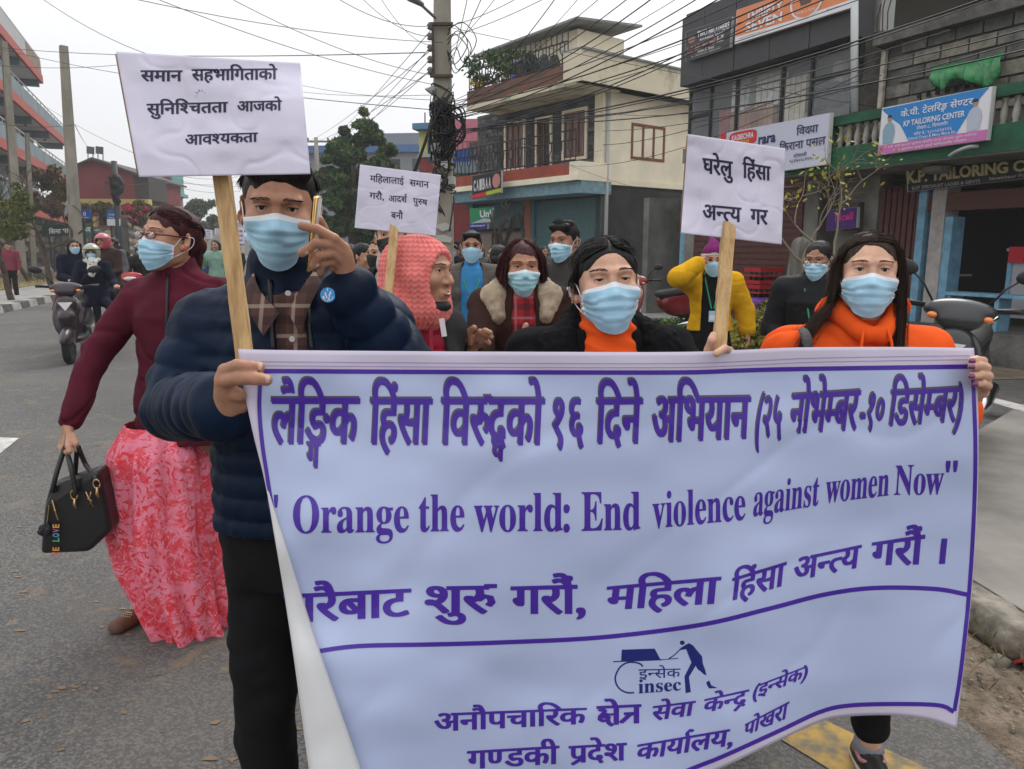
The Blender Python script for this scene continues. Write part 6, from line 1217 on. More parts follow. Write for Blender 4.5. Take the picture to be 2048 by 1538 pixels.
# ---------------------------------------------------------------- poles and wires
M_POLE = mat('pole_concrete', (.27, .25, .205), .9, var=.22, vs_=3, bump=.4, bs=25, det=7, stretch=(1, 1, .4)); M_POLD = mat('pole_band_dark', (.05, .045, .04), .9)
def pole(base, top, r0, r1, label, sq=True, m=None, name='utility_pole'):
 t = thing(name, base, label, 'pole'); g = MB(); n = 4 if sq else 10; g.tube([np.array(base, float), (np.array(base) + np.array(top)) / 2, np.array(top, float)], [r0, (r0 + r1) / 2, r1], n); g.build('shaft', m or M_POLE, t, not sq); return t
Yp = 27; b_ = P(157, 560, Yp) * (1, 1, 0); tp_ = P(127, 92, Yp); pole(b_, tp_, .27, .16, 'tall square concrete pole on the left verge, bare at the top')
Yp = 30; pole(P(43, 560, Yp) * (1, 1, 0), P(8, 83, Yp), .25, .14, 'concrete pole at the left edge in front of the white block')
Yp = 24; pole(P(68, 560, Yp + 8) * (1, 1, 0), P(54, 266, Yp + 8), .14, .10, 'short thin weathered post among the shrubs on the left')
jp = pole(P(243, 540, 34) * (1, 1, 0), P(228, 322, 34), .16, .12, 'dark steel pole with a black bundle of cable boxes beside the red house', False, mat('pole_steel_dark', (.06, .065, .07), .6)); S = SDF(.06)
for x, y, r in ((232, 362, .28), (235, 375, .26), (231, 392, .2), (236, 405, .14)): S.ell(P(x, y, 33.8), (r, r * .7, r * 1.2), k=.1)
V, Q = S.mesh(); V += vnorm(V, Q) * (.07 * vnoise(V * 6))[:, None]; obj('cable_boxes', V, Q, mat('cable_black', (.012, .012, .013), .6), jp, False)
Yp = 45; t = pole(P(637, 500, Yp) * (1, 1, 0), P(632, 275, Yp), .16, .11, 'distant pole with a single crossarm against the sky', False); g = MB(); g.box(P(636, 283, Yp), (.66, .05, .05)); g.build('crossarm', mat('steel_grey', (.2, .2, .2), .6), t); g = MB(); [g.lathe(P(x, 281, Yp), [(.05, 0), (.06, .1), (.03, .16)], 7) for x in (616, 632, 656)]; g.build('insulators', mat('insulator', (.15, .12, .1), .3), t)
MP = 12.0; mb_ = P(888, 700, MP); mb_[2] = 0; mt_ = P(884, -120, MP); mp = thing('utility_pole', mb_, 'large concrete junction pole in the middle, wrapped in tangled black cables', 'pole'); g = MB()
hw0, hw1 = .17, .115; k = 9; V = []
for i in range(k):
 u = i / (k - 1); c = mb_ * (1 - u) + mt_ * u; h = hw0 * (1 - u) + hw1 * u; V += [c + np.array((sx_ * h, sy_ * h * .8, 0)) for sx_, sy_ in ((-1, -1), (1, -1), (1, 1), (-1, 1))]
g.add(V, [(4 * i + j, 4 * i + (j + 1) % 4, 4 * i + 4 + (j + 1) % 4, 4 * i + 4 + j) for i in range(k - 1) for j in range(4)] + [(4 * k - 4, 4 * k - 3, 4 * k - 2, 4 * k - 1)]); sh_ = g.build('shaft', M_POLE, mp); bv = sh_.modifiers.new('b', 'BEVEL'); bv.width = .02; bv.segments = 1
M_IRN = mat('iron_rust', (.07, .045, .035), .7); mpx = lambda x, y, dy=0: P(x, y, MP - .16 + dy)
g = MB()
for y in (48, 152): g.box(mpx(883, y), (.17, .03, .02)); g.box(mpx(867, (y)), (.02, .02, .02))
g.box((mpx(866, 45) + mpx(866, 152)) / 2, (.018, .02, abs(mpx(866, 45)[2] - mpx(866, 152)[2]) / 2)); g.build('bracket', M_IRN, mp)
g = MB()
for y in (52, 73, 96, 119, 141): g.lathe(mpx(860, y), [(.025, -.05), (.05, -.035), (.03, -.01), (.05, .01), (.03, .04), (.02, .05)], 8)
g.build('insulators', MATS['insulator'], mp, True)
t = thing('street_lamp', mpx(868, 34), 'grey street lamp on an arm at the top of the junction pole', 'lamp'); g = MB(); g.tube([mpx(871, 36), mpx(845, 12, -.4), mpx(836, 6, -.6)], .022, 6); g.build('arm', mat('lamp_grey', (.25, .25, .25), .5), t, True); S = SDF(.02); S.cap(mpx(842, 8, -.5), mpx(822, -4, -.8), .05, .075, k=.02, flat=((0, 0, 1), 1.6)); V, Q = S.mesh(); obj('lamp_head', V, Q, MATS['lamp_grey'], t, True)
t = thing('street_lamp', mpx(870, 180), 'small cone lamp fixed to the left face of the junction pole', 'lamp'); g = MB(); g.tube([mpx(872, 176), mpx(866, 178)], .02, 6); g.lathe(mpx(864, 180), [(.02, .06), (.045, .03), (.10, -.05), (.09, -.055)], 12, rot=roty(R(35))); g.build('shade', MATS['lamp_grey'], t, True)
for y0, y1 in ((352, 368), (300, 306)): g = MB(); g.box((mpx(887, y0) + mpx(887, y1)) / 2 + (0, .16, 0), (.165, .155, abs(mpx(887, y0)[2] - mpx(887, y1)[2]) / 2)); g.build('pole_band', mat('band_pale_grey', (.42, .42, .40), .8), mp)
g = MB(); g.box(mpx(872, 295), (.07, .05, .06)); g.box(mpx(889, 330, -.02), (.05, .04, .05)); g.build('junction_box', mat('box_grey', (.4, .4, .38), .6), mp)
g = MB()
for k in range(3): yy = (455, 480, 522)[k]; c = mpx(889, yy, .0); V_ = [c + np.array((x_ * .16, 0, z_ * .05 + random.uniform(-.02, .02))) for x_, z_ in ((-.9, 1), (0, 1.3), (.8, .8), (.6, -.6), (-.2, -.9), (-.8, -.2))]; g.prism(V_, (0, .01, 0))
g.build('torn_bills', mat('paper_torn', (.42, .41, .38), .9), mp)
M_CBL = MATS['cable_black']; rw_ = random.Random(5); g = MB()
for i in range(60):                   # tangle round the pole
 y0 = rw_.uniform(195, 250) if i < 40 else rw_.uniform(240, 400); x0 = 886 + rw_.uniform(-20, 18); pts = [mpx(x0, y0, rw_.uniform(-.1, .1))]
 for k in range(4): pts.append(mpx(886 + rw_.uniform(-28, 26), y0 + rw_.uniform(-25, 60 if i < 60 else 80) * (k + 1) / 2.6, rw_.uniform(-.15, .08)))
 g.tube(bez(pts, 4), rw_.uniform(.006, .014), 4)
tg = g.build('cable_tangle', M_CBL, mp, True); tg['kind'] = 'stuff'
_nw = 0
def wire(a, b, sag, r=.010, label='black overhead wire strung from the junction pole', group='overhead wires', n=14):
 a, b = np.asarray(a, float), np.asarray(b, float); g = MB(); pts = [a + (b - a) * t_ - np.array((0, 0, sag * 4 * t_ * (1 - t_))) for t_ in np.linspace(0, 1, n)]; g.tube(pts, r * .6, 4, cap=False); o = g.build('overhead_wire', M_CBL, None, True, loc=a); tag(o, label, 'wire', group); return o
# fan from the pole up to the right
for i in range(13):                   # off the lower cluster, over the street
 y0 = 205 + (i % 7) * 7; e = [(1230, -30), (1290, -30), (1340, -30), (1390, -25), (1440, -30), (1500, -40), (1180, -30), (1560, -35), (1620, -30), (1680, -30), (1130, -30), (1740, -40), (1800, -30)][i]
 wire(mpx(898, y0), P(e[0], e[1], 6.6 + (i % 4) * .5), .10 + .03 * (i % 3), .007 + .003 * (i % 3))
for y0, x1, y1, Y1, r in ((52, 1080, -30, 9, .008), (73, 1140, -30, 9, .008), (96, 1010, -30, 9, .008), (119, 970, -20, 9, .009), (141, 940, -30, 9, .008), (55, 1820, 225, 12, .007)): wire(mpx(900 if x1 > 900 else 860, y0), P(x1, y1, Y1), .05, r)
for i, (x1, y1, Y1, r) in enumerate(((2010, -18, 8.0, .016), (1990, -4, 8.2, .011), (1600, -20, 9, .013), (1625, -20, 9, .011))): wire(mpx(895, 262 + i * 4), P(x1, y1, Y1), .22, r, 'thick black cable bundle crossing in front of the shops to the right', 'thick cables across the shop fronts')
for i, (xa, ya, Ya, xb, yb, Yb_, r) in enumerate(((975, 243, 14, 2100, 46, 7.5, .012), (1000, 246, 14, 2100, 88, 7.5, .014), (960, 250, 14, 1770, 100, 9.5, .010), (985, 252, 14, 1900, 60, 9.5, .009), (1205, 290, 20, 1760, 115, 9.5, .012), (1205, 262, 20, 2100, 66, 8, .012), (1205, 330, 20, 1760, 130, 9.5, .010), (1300, 200, 16, 1760, 60, 9.5, .010), (1200, 225, 18, 1764, 150, 9.5, .008), (985, 255, 14, 1360, 390, 20, .006), (985, 262, 14, 1205, 300, 20, .006), (985, 268, 14, 1205, 330, 20, .006), (985, 262, 14, 1050, 330, 20, .006), (988, 265, 14, 1010, 330, 18, .006))): wire(P(xa, ya, Ya), P(xb, yb, Yb_), .22, r, 'thin wire running between the houses on the right', 'service wires on the right')
for i, (xa, ya, xb, yb, Yb_, r) in enumerate(((862, 52, 620, -40, 9, .008), (860, 73, 690, -40, 10, .008), (860, 96, 655, 300, 40, .012), (860, 119, 640, 330, 40, .012), (860, 141, 700, 260, 38, .012), (858, 90, 740, -40, 9.5, .007), (862, 60, 655, 283, 45, .012), (862, 100, 616, 283, 45, .012), (862, 141, 632, 283, 45, .012))): wire(mpx(xa, ya), P(xb, yb, Yb_), .15, r, 'wire leading away to the left from the bracket of the junction pole', 'wires left of the junction pole')
for i in range(10): wire(mpx(868, 215 + i * 3), P(790 - i * 6, 330 + i * 9, 34), .9 + .1 * (i % 3), .018, 'sagging wire from the cable tangle towards the big tree', 'wires from the tangle down to the tree')
for i, (xa, ya, Ya, xb, yb, Yb_, s_, r) in enumerate(((-30, 92, 25, 850, 105, 12, .15, .012), (-30, 128, 25, 236, 130, 24, .1, .012), (-20, 92, 24, 870, 220, 12, .2, .010), (60, -20, 14, 300, 110, 14, .1, .008), (190, -20, 9, 885, 85, 11.7, .1, .007), (270, -20, 9, 862, 168, 11.8, .1, .007), (430, -20, 9, 862, 150, 11.8, .12, .007), (-20, 245, 26, 150, 250, 26, .1, .010), (150, 250, 27, 175, 292, 55, .1, .02), (95, 215, 40, 330, 330, 30, .2, .014), (330, 345, 30, 480, 352, 40, .2, .012), (330, 352, 30, 480, 372, 40, .2, .012), (330, 360, 30, 480, 362, 44, .2, .012), (330, 368, 30, 480, 382, 44, .2, .012), (238, 366, 34, 335, 352, 40, .2, .014), (232, 356, 34, 180, 368, 50, .2, .014), (600, 183, 20, 860, 190, 12, .05, .007), (600, 170, 20, 862, 200, 12, .05, .007))): wire(P(xa, ya, Ya), P(xb, yb, Yb_), s_, r, 'thin wire crossing the pale sky on the left', 'wires across the left sky')
t = mp; g = MB(); rw_ = random.Random(8)
for i in range(4): a_ = rw_.uniform(0, 6); c = mpx(915 + rw_.uniform(-8, 12), 75 + rw_.uniform(0, 45)); pts = [mpx(895, 60 + i * 10), c + (0, 0, .25), c + (.2, 0, .0), c + (0, 0, -.3), c + (-.1, 0, -.1), mpx(897, 110 + i * 4)]; g.tube(bez(pts, 4), .007, 4)
for i in range(8): c = mpx(915 + rw_.uniform(-6, 8), 225 + rw_.uniform(0, 35)); g.tube(bez([mpx(895, 205 + 5 * i), c + (.08, 0, .1), c + (.1, 0, -.15), mpx(893, 260 + 8 * i)], 5), .011, 4)
g.build('loose_cable_loops', M_CBL, mp, True)
# ---------------------------------------------------------------- trees and shrubs
M_BARK = mat('bark', (.075, .055, .04), .95, var=.3, vs_=9, bump=.8, bs=20);
def limbs(g, base, d, L, r, depth, rnd, spread=.55, tips=None, up=.12):
 pts = [np.array(base, float)]; d = np.array(d, float); d /= np.linalg.norm(d); k = 4
 for i in range(k): d = d + rnd.normal(0, .12, 3) + (0, 0, up * .3); d /= np.linalg.norm(d); pts.append(pts[-1] + d * L / k)
 g.tube(pts, [r * (1 - .45 * i / k) for i in range(k + 1)], 6 if r > .03 else 4, cap=False)
 if depth == 0: tips is not None and tips.append(pts[-1]); return
 for i in range(rnd.integers(2, 4)):
  dd = d + rnd.normal(0, spread, 3); dd[2] += up; limbs(g, pts[-1 if i < 2 else -2], dd, L * rnd.uniform(.6, .85), r * .58, depth - 1, rnd, spread, tips, up)
def tree(label, base, H, crown, n, size, lm, seed, trunk=.2, name='tree', depth=2, aspect=.45):
 t = thing(name, base, label, 'tree'); g = MB(); rnd = np.random.default_rng(seed); tips = []; limbs(g, base, (0, 0, 1), H * .33, trunk, depth, rnd, .5, tips); g.build('trunk', M_BARK, t, True)
 leaves('crown', crown, n, size, lm, t, seed, aspect=aspect); return t
def blobs(cx, cy, Y, w, h, k, seed, dY=1.6):
 r = np.random.default_rng(seed); o = []
 for i in range(k): a = r.uniform(0, 6.28); q = r.uniform(0, 1) ** .5; x = cx + w * q * math.cos(a); y = cy + h * q * math.sin(a); s = r.uniform(.16, .30) * min(w, h); o.append((P(x, y, Y + r.uniform(-dY, dY)), np.array((s, s, s * .75)) / FPX * Y * 1.25))
 return o
Yt = 36; cr = []
for cx, cy, w, h, k in ((672, 380, 38, 90, 34), (760, 420, 36, 70, 24), (700, 480, 70, 30, 16), (735, 255, 24, 40, 10), (722, 300, 60, 50, 22), (718, 370, 76, 55, 34), (710, 440, 78, 50, 30), (768, 330, 22, 50, 10)): cr += blobs(cx, cy, Yt, w, h, k, cx + cy)
tree('large dense dark green tree beyond the crowd left of the junction pole', P(715, 560, Yt) * (1, 1, 0), 9, cr, 60000, .13, leafm('dense', (.018, .045, .012), (.085, .16, .035)), 4, .35, depth=1)
for i, (cx, cy, w, h, Y, n, lb, c1, c2) in enumerate(((405, 435, 42, 32, 80, 3500, 'pale green tree far down the street behind the crowd', (.05, .08, .035), (.11, .14, .06)), (20, 425, 45, 55, 20, 3200, 'green leafy shrub tree at the left edge behind the verge', (.05, .075, .02), (.14, .15, .04)), (190, 428, 60, 22, 40, 3200, 'olive brown bougainvillea hanging over the stone wall', (.09, .07, .035), (.17, .15, .06)), (262, 432, 40, 32, 42, 3000, 'brownish bushy creeper left of the teal house', (.08, .06, .03), (.19, .15, .06)), (95, 380, 50, 45, 37, 2600, 'reddish sparse shrub below the white balcony block', (.13, .07, .05), (.15, .13, .06)), (520, 470, 60, 22, 95, 2500, 'far dark hedge of trees at the end of the street', (.035, .05, .03), (.07, .09, .045)), (600, 440, 40, 40, 70, 3000, 'mid green tree behind the man in navy', (.03, .06, .02), (.08, .12, .04)))):
 tree(lb, P(cx, 560, Y) * (1, 1, 0), 3 + .02 * Y, blobs(cx, cy, Y, w, h, 26, i + 40, .03 * Y), n, .055 if Y < 25 else .0033 * Y, leafm('tree%d' % i, c1, c2), i + 9, .1)
leaves('bougainvillea', blobs(245, 425, 41, 55, 22, 18, 77), 350, .10, mat('flower_magenta', (.45, .03, .10), .8), None, 9); tag(bpy.data.objects['bougainvillea'], 'small magenta bougainvillea flowers over the stone wall', 'flowers', kind='stuff')
def baretree(label, base, H, seed, lean=(0, 0, 1), r=.09, depth=5, leaf=None, n=0, spread=.5, sz_=.05, m=None, up=.1, L0=.28):
 t = thing('bare_tree', base, label, 'tree'); rnd = np.random.default_rng(seed); g = MB(); tips = []; limbs(g, base, lean, H * L0, r, depth, rnd, spread, tips, up); g.build('branches', m or M_BARK, t, True)
 if leaf is not None and tips: k = [tips[i] for i in rnd.choice(len(tips), min(len(tips), 60), replace=False)]; leaves('leaves', [(p, (.12, .12, .12)) for p in k], n, sz_, leaf, t, seed)
 return t
baretree('leafless spreading tree on the verge left of the tall concrete pole', P(103, 558, 27) * (1, 1, 0), 5.2, 5, r=.13, depth=5); baretree('thin twiggy tree behind the left edge pole', P(60, 558, 30) * (1, 1, 0), 6, 8, r=.10, depth=5)
baretree('pollarded dark tree trunk in front of the green telecom board', P(972, 640, 15) * (1, 1, 0), 2.6, 21, r=.15, depth=3, spread=.30, m=mat('bark_dark', (.03, .025, .02), .95), L0=.42)
YL = leafm('yellow', (.22, .24, .04), (.40, .33, .05)); baretree('bare twisted shrub with a few yellowing leaves in front of the maroon shutter', P(1618, 660, 7.6) * (1, 1, 0), 2.9, 12, r=.045, depth=6, leaf=YL, n=210, spread=.62, sz_=.03, m=mat('bark_pale', (.20, .16, .11), .9), up=.05, L0=.30)
t = thing('cactus', P(1600, 640, 7.9) * (1, 1, 0), 'dead grey cactus stump beside the bare shrub', 'cactus'); S = SDF(.015); c = P(1600, 640, 7.9) * (1, 1, 0); S.cap(c + (0, 0, .5), P(1598, 570, 7.9), .10, .13, k=.03); S.cap(P(1598, 570, 7.9), P(1602, 492, 7.9), .13, .085, k=.03); V, Q = S.mesh(); a_ = np.arctan2(V[:, 1] - c[1], V[:, 0] - c[0]); V += vnorm(V, Q) * (.018 * np.cos(a_ * 10))[:, None]; obj('stem', V, Q, mat('cactus_grey', (.17, .165, .15), .95, var=.3, vs_=9, bump=.6, bs=30, stretch=(1, 1, .2)), t, True)
leaves('hedge', [(P(1520, 655, 6.6), (.26, .25, .16)), (P(1545, 640, 6.7), (.18, .22, .2)), (P(1500, 680, 6.5), (.2, .2, .15)), (P(1560, 690, 6.5), (.3, .2, .2))], 3200, .028, leafm('hedge', (.10, .11, .02), (.30, .27, .04)), None, 6); tag(bpy.data.objects['hedge'], 'yellow green clipped bush beside the woman in the yellow jacket', 'bush', kind='stuff')
t = thing('weed_plant', P(1345, 625, 7.6) * (1, 1, 0), 'tall green weed growing at the low concrete kerb', 'plant'); rnd = np.random.default_rng(2); g = MB(); tips = [];
for k in range(5): b0 = P(1325 + k * 8, 640, 7.6) * (1, 1, 0); g.tube([b0, b0 + (0, 0, .3), b0 + (rnd.uniform(-.08, .08), 0, .62)], .006, 4); tips += [b0 + (rnd.uniform(-.06, .06), 0, z_) for z_ in (.35, .45, .55, .65, .75)]
g.build('stems', leafm('stem', (.06, .10, .02), (.08, .14, .03)), t); leaves('leaves', [(p, (.09, .09, .06)) for p in tips], 420, .03, leafm('weed', (.05, .11, .02), (.12, .2, .05)), t, 4)
# roadside strip behind the marchers
g = MB(); q = [np.array(G(x, y)) for x, y in ((1215, 668), (1700, 668), (1560, 640), (1230, 640))]; g.prism(q, (0, 0, .02)); tag(g.build('grass_strip', mat('grass_strip', (.10, .12, .04), 1, col2=(.20, .17, .10), vs_=2.5, bump=1, bs=30, bd=.03, det=8)), kind='structure')
t = thing('low_kerb_wall', G(1340, 655), 'low mossy concrete kerb behind the marchers on the right', 'kerb'); g = MB(); a_, b2 = np.array(G(1190, 662)), np.array(G(1560, 668)); dd = (b2 - a_) / np.linalg.norm(b2 - a_); nn_ = np.array((-dd[1], dd[0], 0)) * .2; g.prism([a_, b2, b2 + nn_, a_ + nn_], (0, 0, .16)); g.build('kerb_block', M_CONCD, t)
obj('dirt_apron', [(*np.array(G(x, y))[:2], .01) for x, y in ((980, 760), (2100, 760), (1900, 664), (1230, 664), (1000, 640))][::-1], [tuple(range(5))], M_DIRT)['kind'] = 'structure'
obj('concrete_yard', [(*np.array(G(x, y))[:2], .012) for x, y in ((1215, 640), (1560, 640), (1500, 585), (1180, 585))][::-1], [tuple(range(4))], M_FOOT)['kind'] = 'structure'
hz = MB(); hz.box((-10, 85, 24.4), (170, 108, 25.5)); m_ = bpy.data.materials.new('haze'); m_.use_nodes = True; nn2 = m_.node_tree.nodes; nn2.remove(nn2['Principled BSDF']); pv_ = nn2.new('ShaderNodeVolumePrincipled'); pv_.inputs['Density'].default_value = .0014; pv_.inputs['Color'].default_value = (.93, .94, .96, 1); m_.node_tree.links.new(pv_.outputs[0], nn2['Material Output'].inputs['Volume']); hz = hz.build('haze', m_); hz['kind'] = 'stuff'
# ================================================================= scooters and motorcycles
M_TYRE = mat('tyre', (.015, .015, .016), .85, bump=.4, bs=80); M_CHR = mat('chrome', (.55, .55, .56), .2, metal=1); M_BLKP = mat('plastic_black', (.016, .016, .018), .45); M_LAMP = mat('headlight_glass', (.55, .56, .52), .08, spec=.9, coat=1); M_AMB = mat('indicator_amber', (.75, .20, .02), .2, coat=1); M_MIR = mat('mirror', (.55, .57, .6), .03, metal=1)
def scooter(base, yaw, col, label, name='scooter', sport=False, lean=0, plate=None, steer=0, cat='scooter', logo=None):
 t = thing(name, base, label, cat); M = rotz(yaw) @ roty(lean); w = lambda p: np.asarray(p, float) @ M.T + base
 paint = mat('paint_' + col[0], col[1], .32, coat=.35, var=.05)
 def so(nm, f, m, res=.016): S = SDF(res); f(S); V, Q = S.mesh(); return obj(nm, w(V), Q, m, t, True)
 for y, r in ((-.62, .215), (.62, .215)):
  g = MB(); rr = r + (.04 if sport else 0); g.lathe((0, 0, 0), [(rr - .07, -.035), (rr - .02, -.05), (rr, -.03), (rr, .03), (rr - .02, .05), (rr - .07, .035)], 26, rot=roty(R(90))); v = [w(np.array(p) + (0, y, rr)) for p in g.v]; wh = obj('wheel', v, g.f, M_TYRE, t, True)
  g = MB(); g.lathe((0, 0, 0), [(.03, -.05), (rr - .075, -.02), (rr - .07, .02), (.03, .05)], 14, rot=roty(R(90))); obj('rim', [w(np.array(p) + (0, y, rr)) for p in g.v], g.f, M_CHR if sport else MATS.get('rim_dark') or mat('rim_dark', (.06, .06, .065), .4, metal=.6), wh, True)
 def front(S):
  S.ell((0, -.44, .60), (.19, .05, .30), rotx(R(-16)), k=.05); S.ell((0, -.49, .75), (.13, .08, .14), k=.06); S.cap((0, -.48, .35), (0, -.54, .60), .09, .11, k=.05)
 def rear(S):
  S.cap((0, .12, .60), (0, .72, .72), .13, .10, k=.06); S.ell((0, .45, .52), (.15, .36, .17), k=.05); S.cap((0, .70, .72), (0, .86, .76), .07, .035, k=.04)
 so('front_shield', front, paint); so('rear_body', rear, paint)
 so('floor_board', lambda S: (S.cap((0, -.36, .30), (0, .12, .28), .13, .13, k=.05, flat=((0, 0, 1), 2.2)), S.cap((0, .3, .25), (0, .6, .25), .08, .07, k=.04)), M_BLKP)
 so('seat', lambda S: (S.cap((0, .05, .74), (0, .42, .77), .115, .12, k=.04, flat=((0, 0, 1), 1.7)), S.cap((0, .42, .80), (0, .72, .84), .11, .085, k=.05, flat=((0, 0, 1), 1.7))), mat('seat_black', (.02, .02, .021), .6))
 so('front_mudguard', lambda S: (S.ell((0, -.63, .34), (.085, .26, .15), rotx(R(8)), k=.02), S.ell((0, -.62, .20), (.06, .24, .215), k=.015, sub=True), S.ell((0, -.62, .1), (.2, .4, .2), k=.015, sub=True)), paint if not sport else M_BLKP)
 g = MB(); [g.tube([w((x * .06, -.50, .62)), w((x * .065, -.60, .24))], .02, 8) for x in (-1, 1)]; g.build('fork', M_CHR, t, True)
 rs = rotz(steer); hw = lambda p: w(rs @ (np.array(p) - (0, -.42, 0)) + (0, -.42, 0)); hm = M_BLKP
 def sob(nm, f, m, res=.012): S = SDF(res); f(S); V, Q = S.mesh(); return obj(nm, hw(V) if False else np.array([hw(v) for v in V]), Q, m, t, True)
 sob('handlebar_cowl', lambda S: (S.ell((0, -.40, .98), (.20, .09, .075), k=.04), S.ell((0, -.46, .93), (.13, .06, .07), k=.03)), paint)
 g = MB(); [g.tube([hw((x * .1, -.36, .98)), hw((x * .30, -.30, 1.0)), hw((x * .37, -.27, 1.0))], [.014, .019, .02], 8) for x in (-1, 1)]; [g.tube([hw((x * .18, -.36, 1.0)), hw((x * .27, -.40, 1.01)), hw((x * .36, -.36, 1.0))], .006, 5) for x in (-1, 1)]; g.build('handlebar', hm, t, True)
 hl = sob('headlight', lambda S: S.ell((0, -.475, .945) if not sport else (0, -.50, .93), (.12, .035, .042), k=.01), M_LAMP)
 for x in (-1, 1):
  sob('indicator', lambda S: S.ell((x * .145, -.455, .945), (.035, .03, .022), k=.01), M_AMB, .008)
  g = MB(); g.tube([hw((x * .15, -.36, 1.02)), hw((x * .22, -.36, 1.13)), hw((x * .30, -.35, 1.20))], .007, 6); mi = g.build('mirror', hm, t, True); S = SDF(.01); S.ell((x * .34, -.35, 1.215), (.085, .022, .05), roty(R(-x * 12)), k=.01); V, Q = S.mesh(); obj('housing', np.array([hw(v) for v in V]), Q, hm, mi, True)
  g = MB(); g.lathe((0, 0, 0), [(.0001, 0), (.07, .001), (.0001, .002)], 16, rot=rotx(R(90)) @ np.diag((1, .62, 1))); obj('mirror_glass', np.array([hw(np.array(p) + (x * .34, -.324, 1.215)) for p in g.v]), g.f, M_MIR, mi)
 q = [w((-.10, -.525, .73)), w((.10, -.525, .73)), w((0, -.56, .62))]; g = MB(); g.prism([w((-.085, -.560, .80)), w((.085, -.560, .80)), w((0, -.585, .69))], w((0, -.012, 0)) - w((0, 0, 0))); g.build('front_badge', mat('badge_silver', (.5, .5, .46), .25, metal=.5), t)
 g = MB(); g.tube([w((.13, .3, .22)), w((.15, .55, .26)), w((.15, .85, .34))], [.03, .05, .055], 10); g.build('exhaust', M_CHR, t, True)
 g = MB(); g.tube([w((.02, .70, .80)), w((.1, .82, .86)), w((0, .92, .88)), w((-.1, .82, .86)), w((-.02, .70, .80))], .012, 6); g.build('grab_rail', M_CHR, t, True)
 g = MB(); g.tube([w((-.05, .18, .22)), w((-.12, .16, .02))], .012, 6); g.build('stand', hm, t)
 return t
# ================================================================= people in the front rows
M_PUFF = cloth('puffer_navy', (.004, .012, .032), v=.25, b=.4, bs=90, rough=.5)
M_PUFFC = cloth('cuff_navy', (.009, .009, .035), b=.4)
# ---- man in navy puffer jacket
man = Person(557, 414, 1.5, 5, 'man in a quilted navy puffer jacket and blue mask holding a phone to his ear')
man.head(yaw=12, pitch=8, roll=3, k=.97, near=True, skin='d', hair='black', kind='short', smile=.1, nose=1.3, fat=.004, thick=.0042, arch=.001, drop=-.004, hl=.068, gaze=(0, -9))
lp = man.lp
pal_l = [lp(450, 741, 1.10), lp(445, 762, 1.10), lp(452, 786, 1.115), lp(466, 806, 1.13)]
fin_l = [([lp(450, 741, 1.10), lp(475, 731, 1.082), lp(500, 733, 1.09), lp(519, 734, 1.102)], .0098), ([lp(445, 762, 1.10), lp(478, 756, 1.078), lp(510, 757, 1.085), lp(533, 760, 1.098)], .0105),
         ([lp(452, 786, 1.115), lp(476, 789, 1.11), lp(492, 797, 1.145), lp(500, 800, 1.16)], .0105), ([lp(466, 806, 1.13), lp(484, 814, 1.13), lp(494, 822, 1.15)], .0095), ([lp(452, 800, 1.15), lp(480, 770, 1.165), lp(510, 745, 1.165)], .0105)]
pal_r = [lp(688, 496, 1.37), lp(693, 512, 1.375), lp(693, 527, 1.38), lp(690, 541, 1.39)]
fin_r = [([lp(688, 496, 1.37), lp(668, 477, 1.35), lp(634, 458, 1.34), lp(604, 452, 1.345)], .0092), ([lp(693, 512, 1.375), lp(664, 490, 1.352), lp(632, 486, 1.335), lp(604, 506, 1.335)], .0092),
         ([lp(693, 527, 1.38), lp(664, 507, 1.355), lp(637, 511, 1.34), lp(627, 532, 1.345)], .0088), ([lp(690, 541, 1.39), lp(664, 523, 1.365), lp(645, 528, 1.355), lp(640, 545, 1.36)], .0078), ([lp(672, 540, 1.41), lp(660, 490, 1.43), lp(645, 455, 1.42), lp(638, 440, 1.41)], .0105)]
man.body(shW=.165, shZ=1.325, chest=(.16, .115), waist=(.155, .115), hip=(.16, .12), arms=[(lp(350, 815, 1.50), lp(456, 812, 1.13), (pal_l, fin_l)), (lp(800, 728, 1.50), lp(692, 575, 1.40), (pal_r, fin_r))],
         res=.0055, top=M_PUFF, bottom=M_TROU, shirt=plaid('shirt_brown_plaid', (.10, .045, .038), (.03, .014, .014), (.42, .33, .25), 17, 17), open_=.033, ox=.02, slr=(.056, .054, .045), puff=(.0105, .055), tpuff=(.0095, .046), hem=.885, thick=.016, tdisp=.004, legs=((-.11, .02), (.1, -.1)), bres=.012, tname='puffer_jacket', stand=.012)
b = MB()
for i in (0, 1):
 wr = man.w(man.A[i][1]); d_ = man.w(man.A[i][0]) - wr; d_ /= np.linalg.norm(d_); b = MB(); b.tube([wr + d_ * .012, wr + d_ * .04, wr + d_ * .085], [.036, .040, .047], 16); b.build('cuff', M_PUFFC, man.root, True)
def surf(per, S_, px, py, Y0, Y1): pass
def onfront(o, px, py):                # first hit of the photo's ray with a mesh object, in world space
 bpy.context.view_layer.update(); mw = o.matrix_world.inverted(); d = Vector(ray(px, py)).normalized()
 ok, loc, n, i = o.ray_cast(mw @ Vector(CP), (mw.to_3x3() @ d).normalized()); return (np.array(o.matrix_world @ loc), np.array(n)) if ok else (None, None)
zipm = mat('zip_black', (.01, .01, .012), .4)
for side, xs in (('l', (547, 548, 550, 552, 554)), ('r', (606, 608, 611, 614, 618))):
 pts = []
 for x, y in zip(xs, (560, 600, 640, 670, 699)):
  p, n = onfront(man.top, x + (-6 if side == 'l' else 8), y)
  if p is not None: pts.append(p - np.array((0, .004, 0)))
 if len(pts) > 2: b = MB(); b.tube(bez(pts, 4), .005, 6); b.build('zip', zipm, man.root, True)
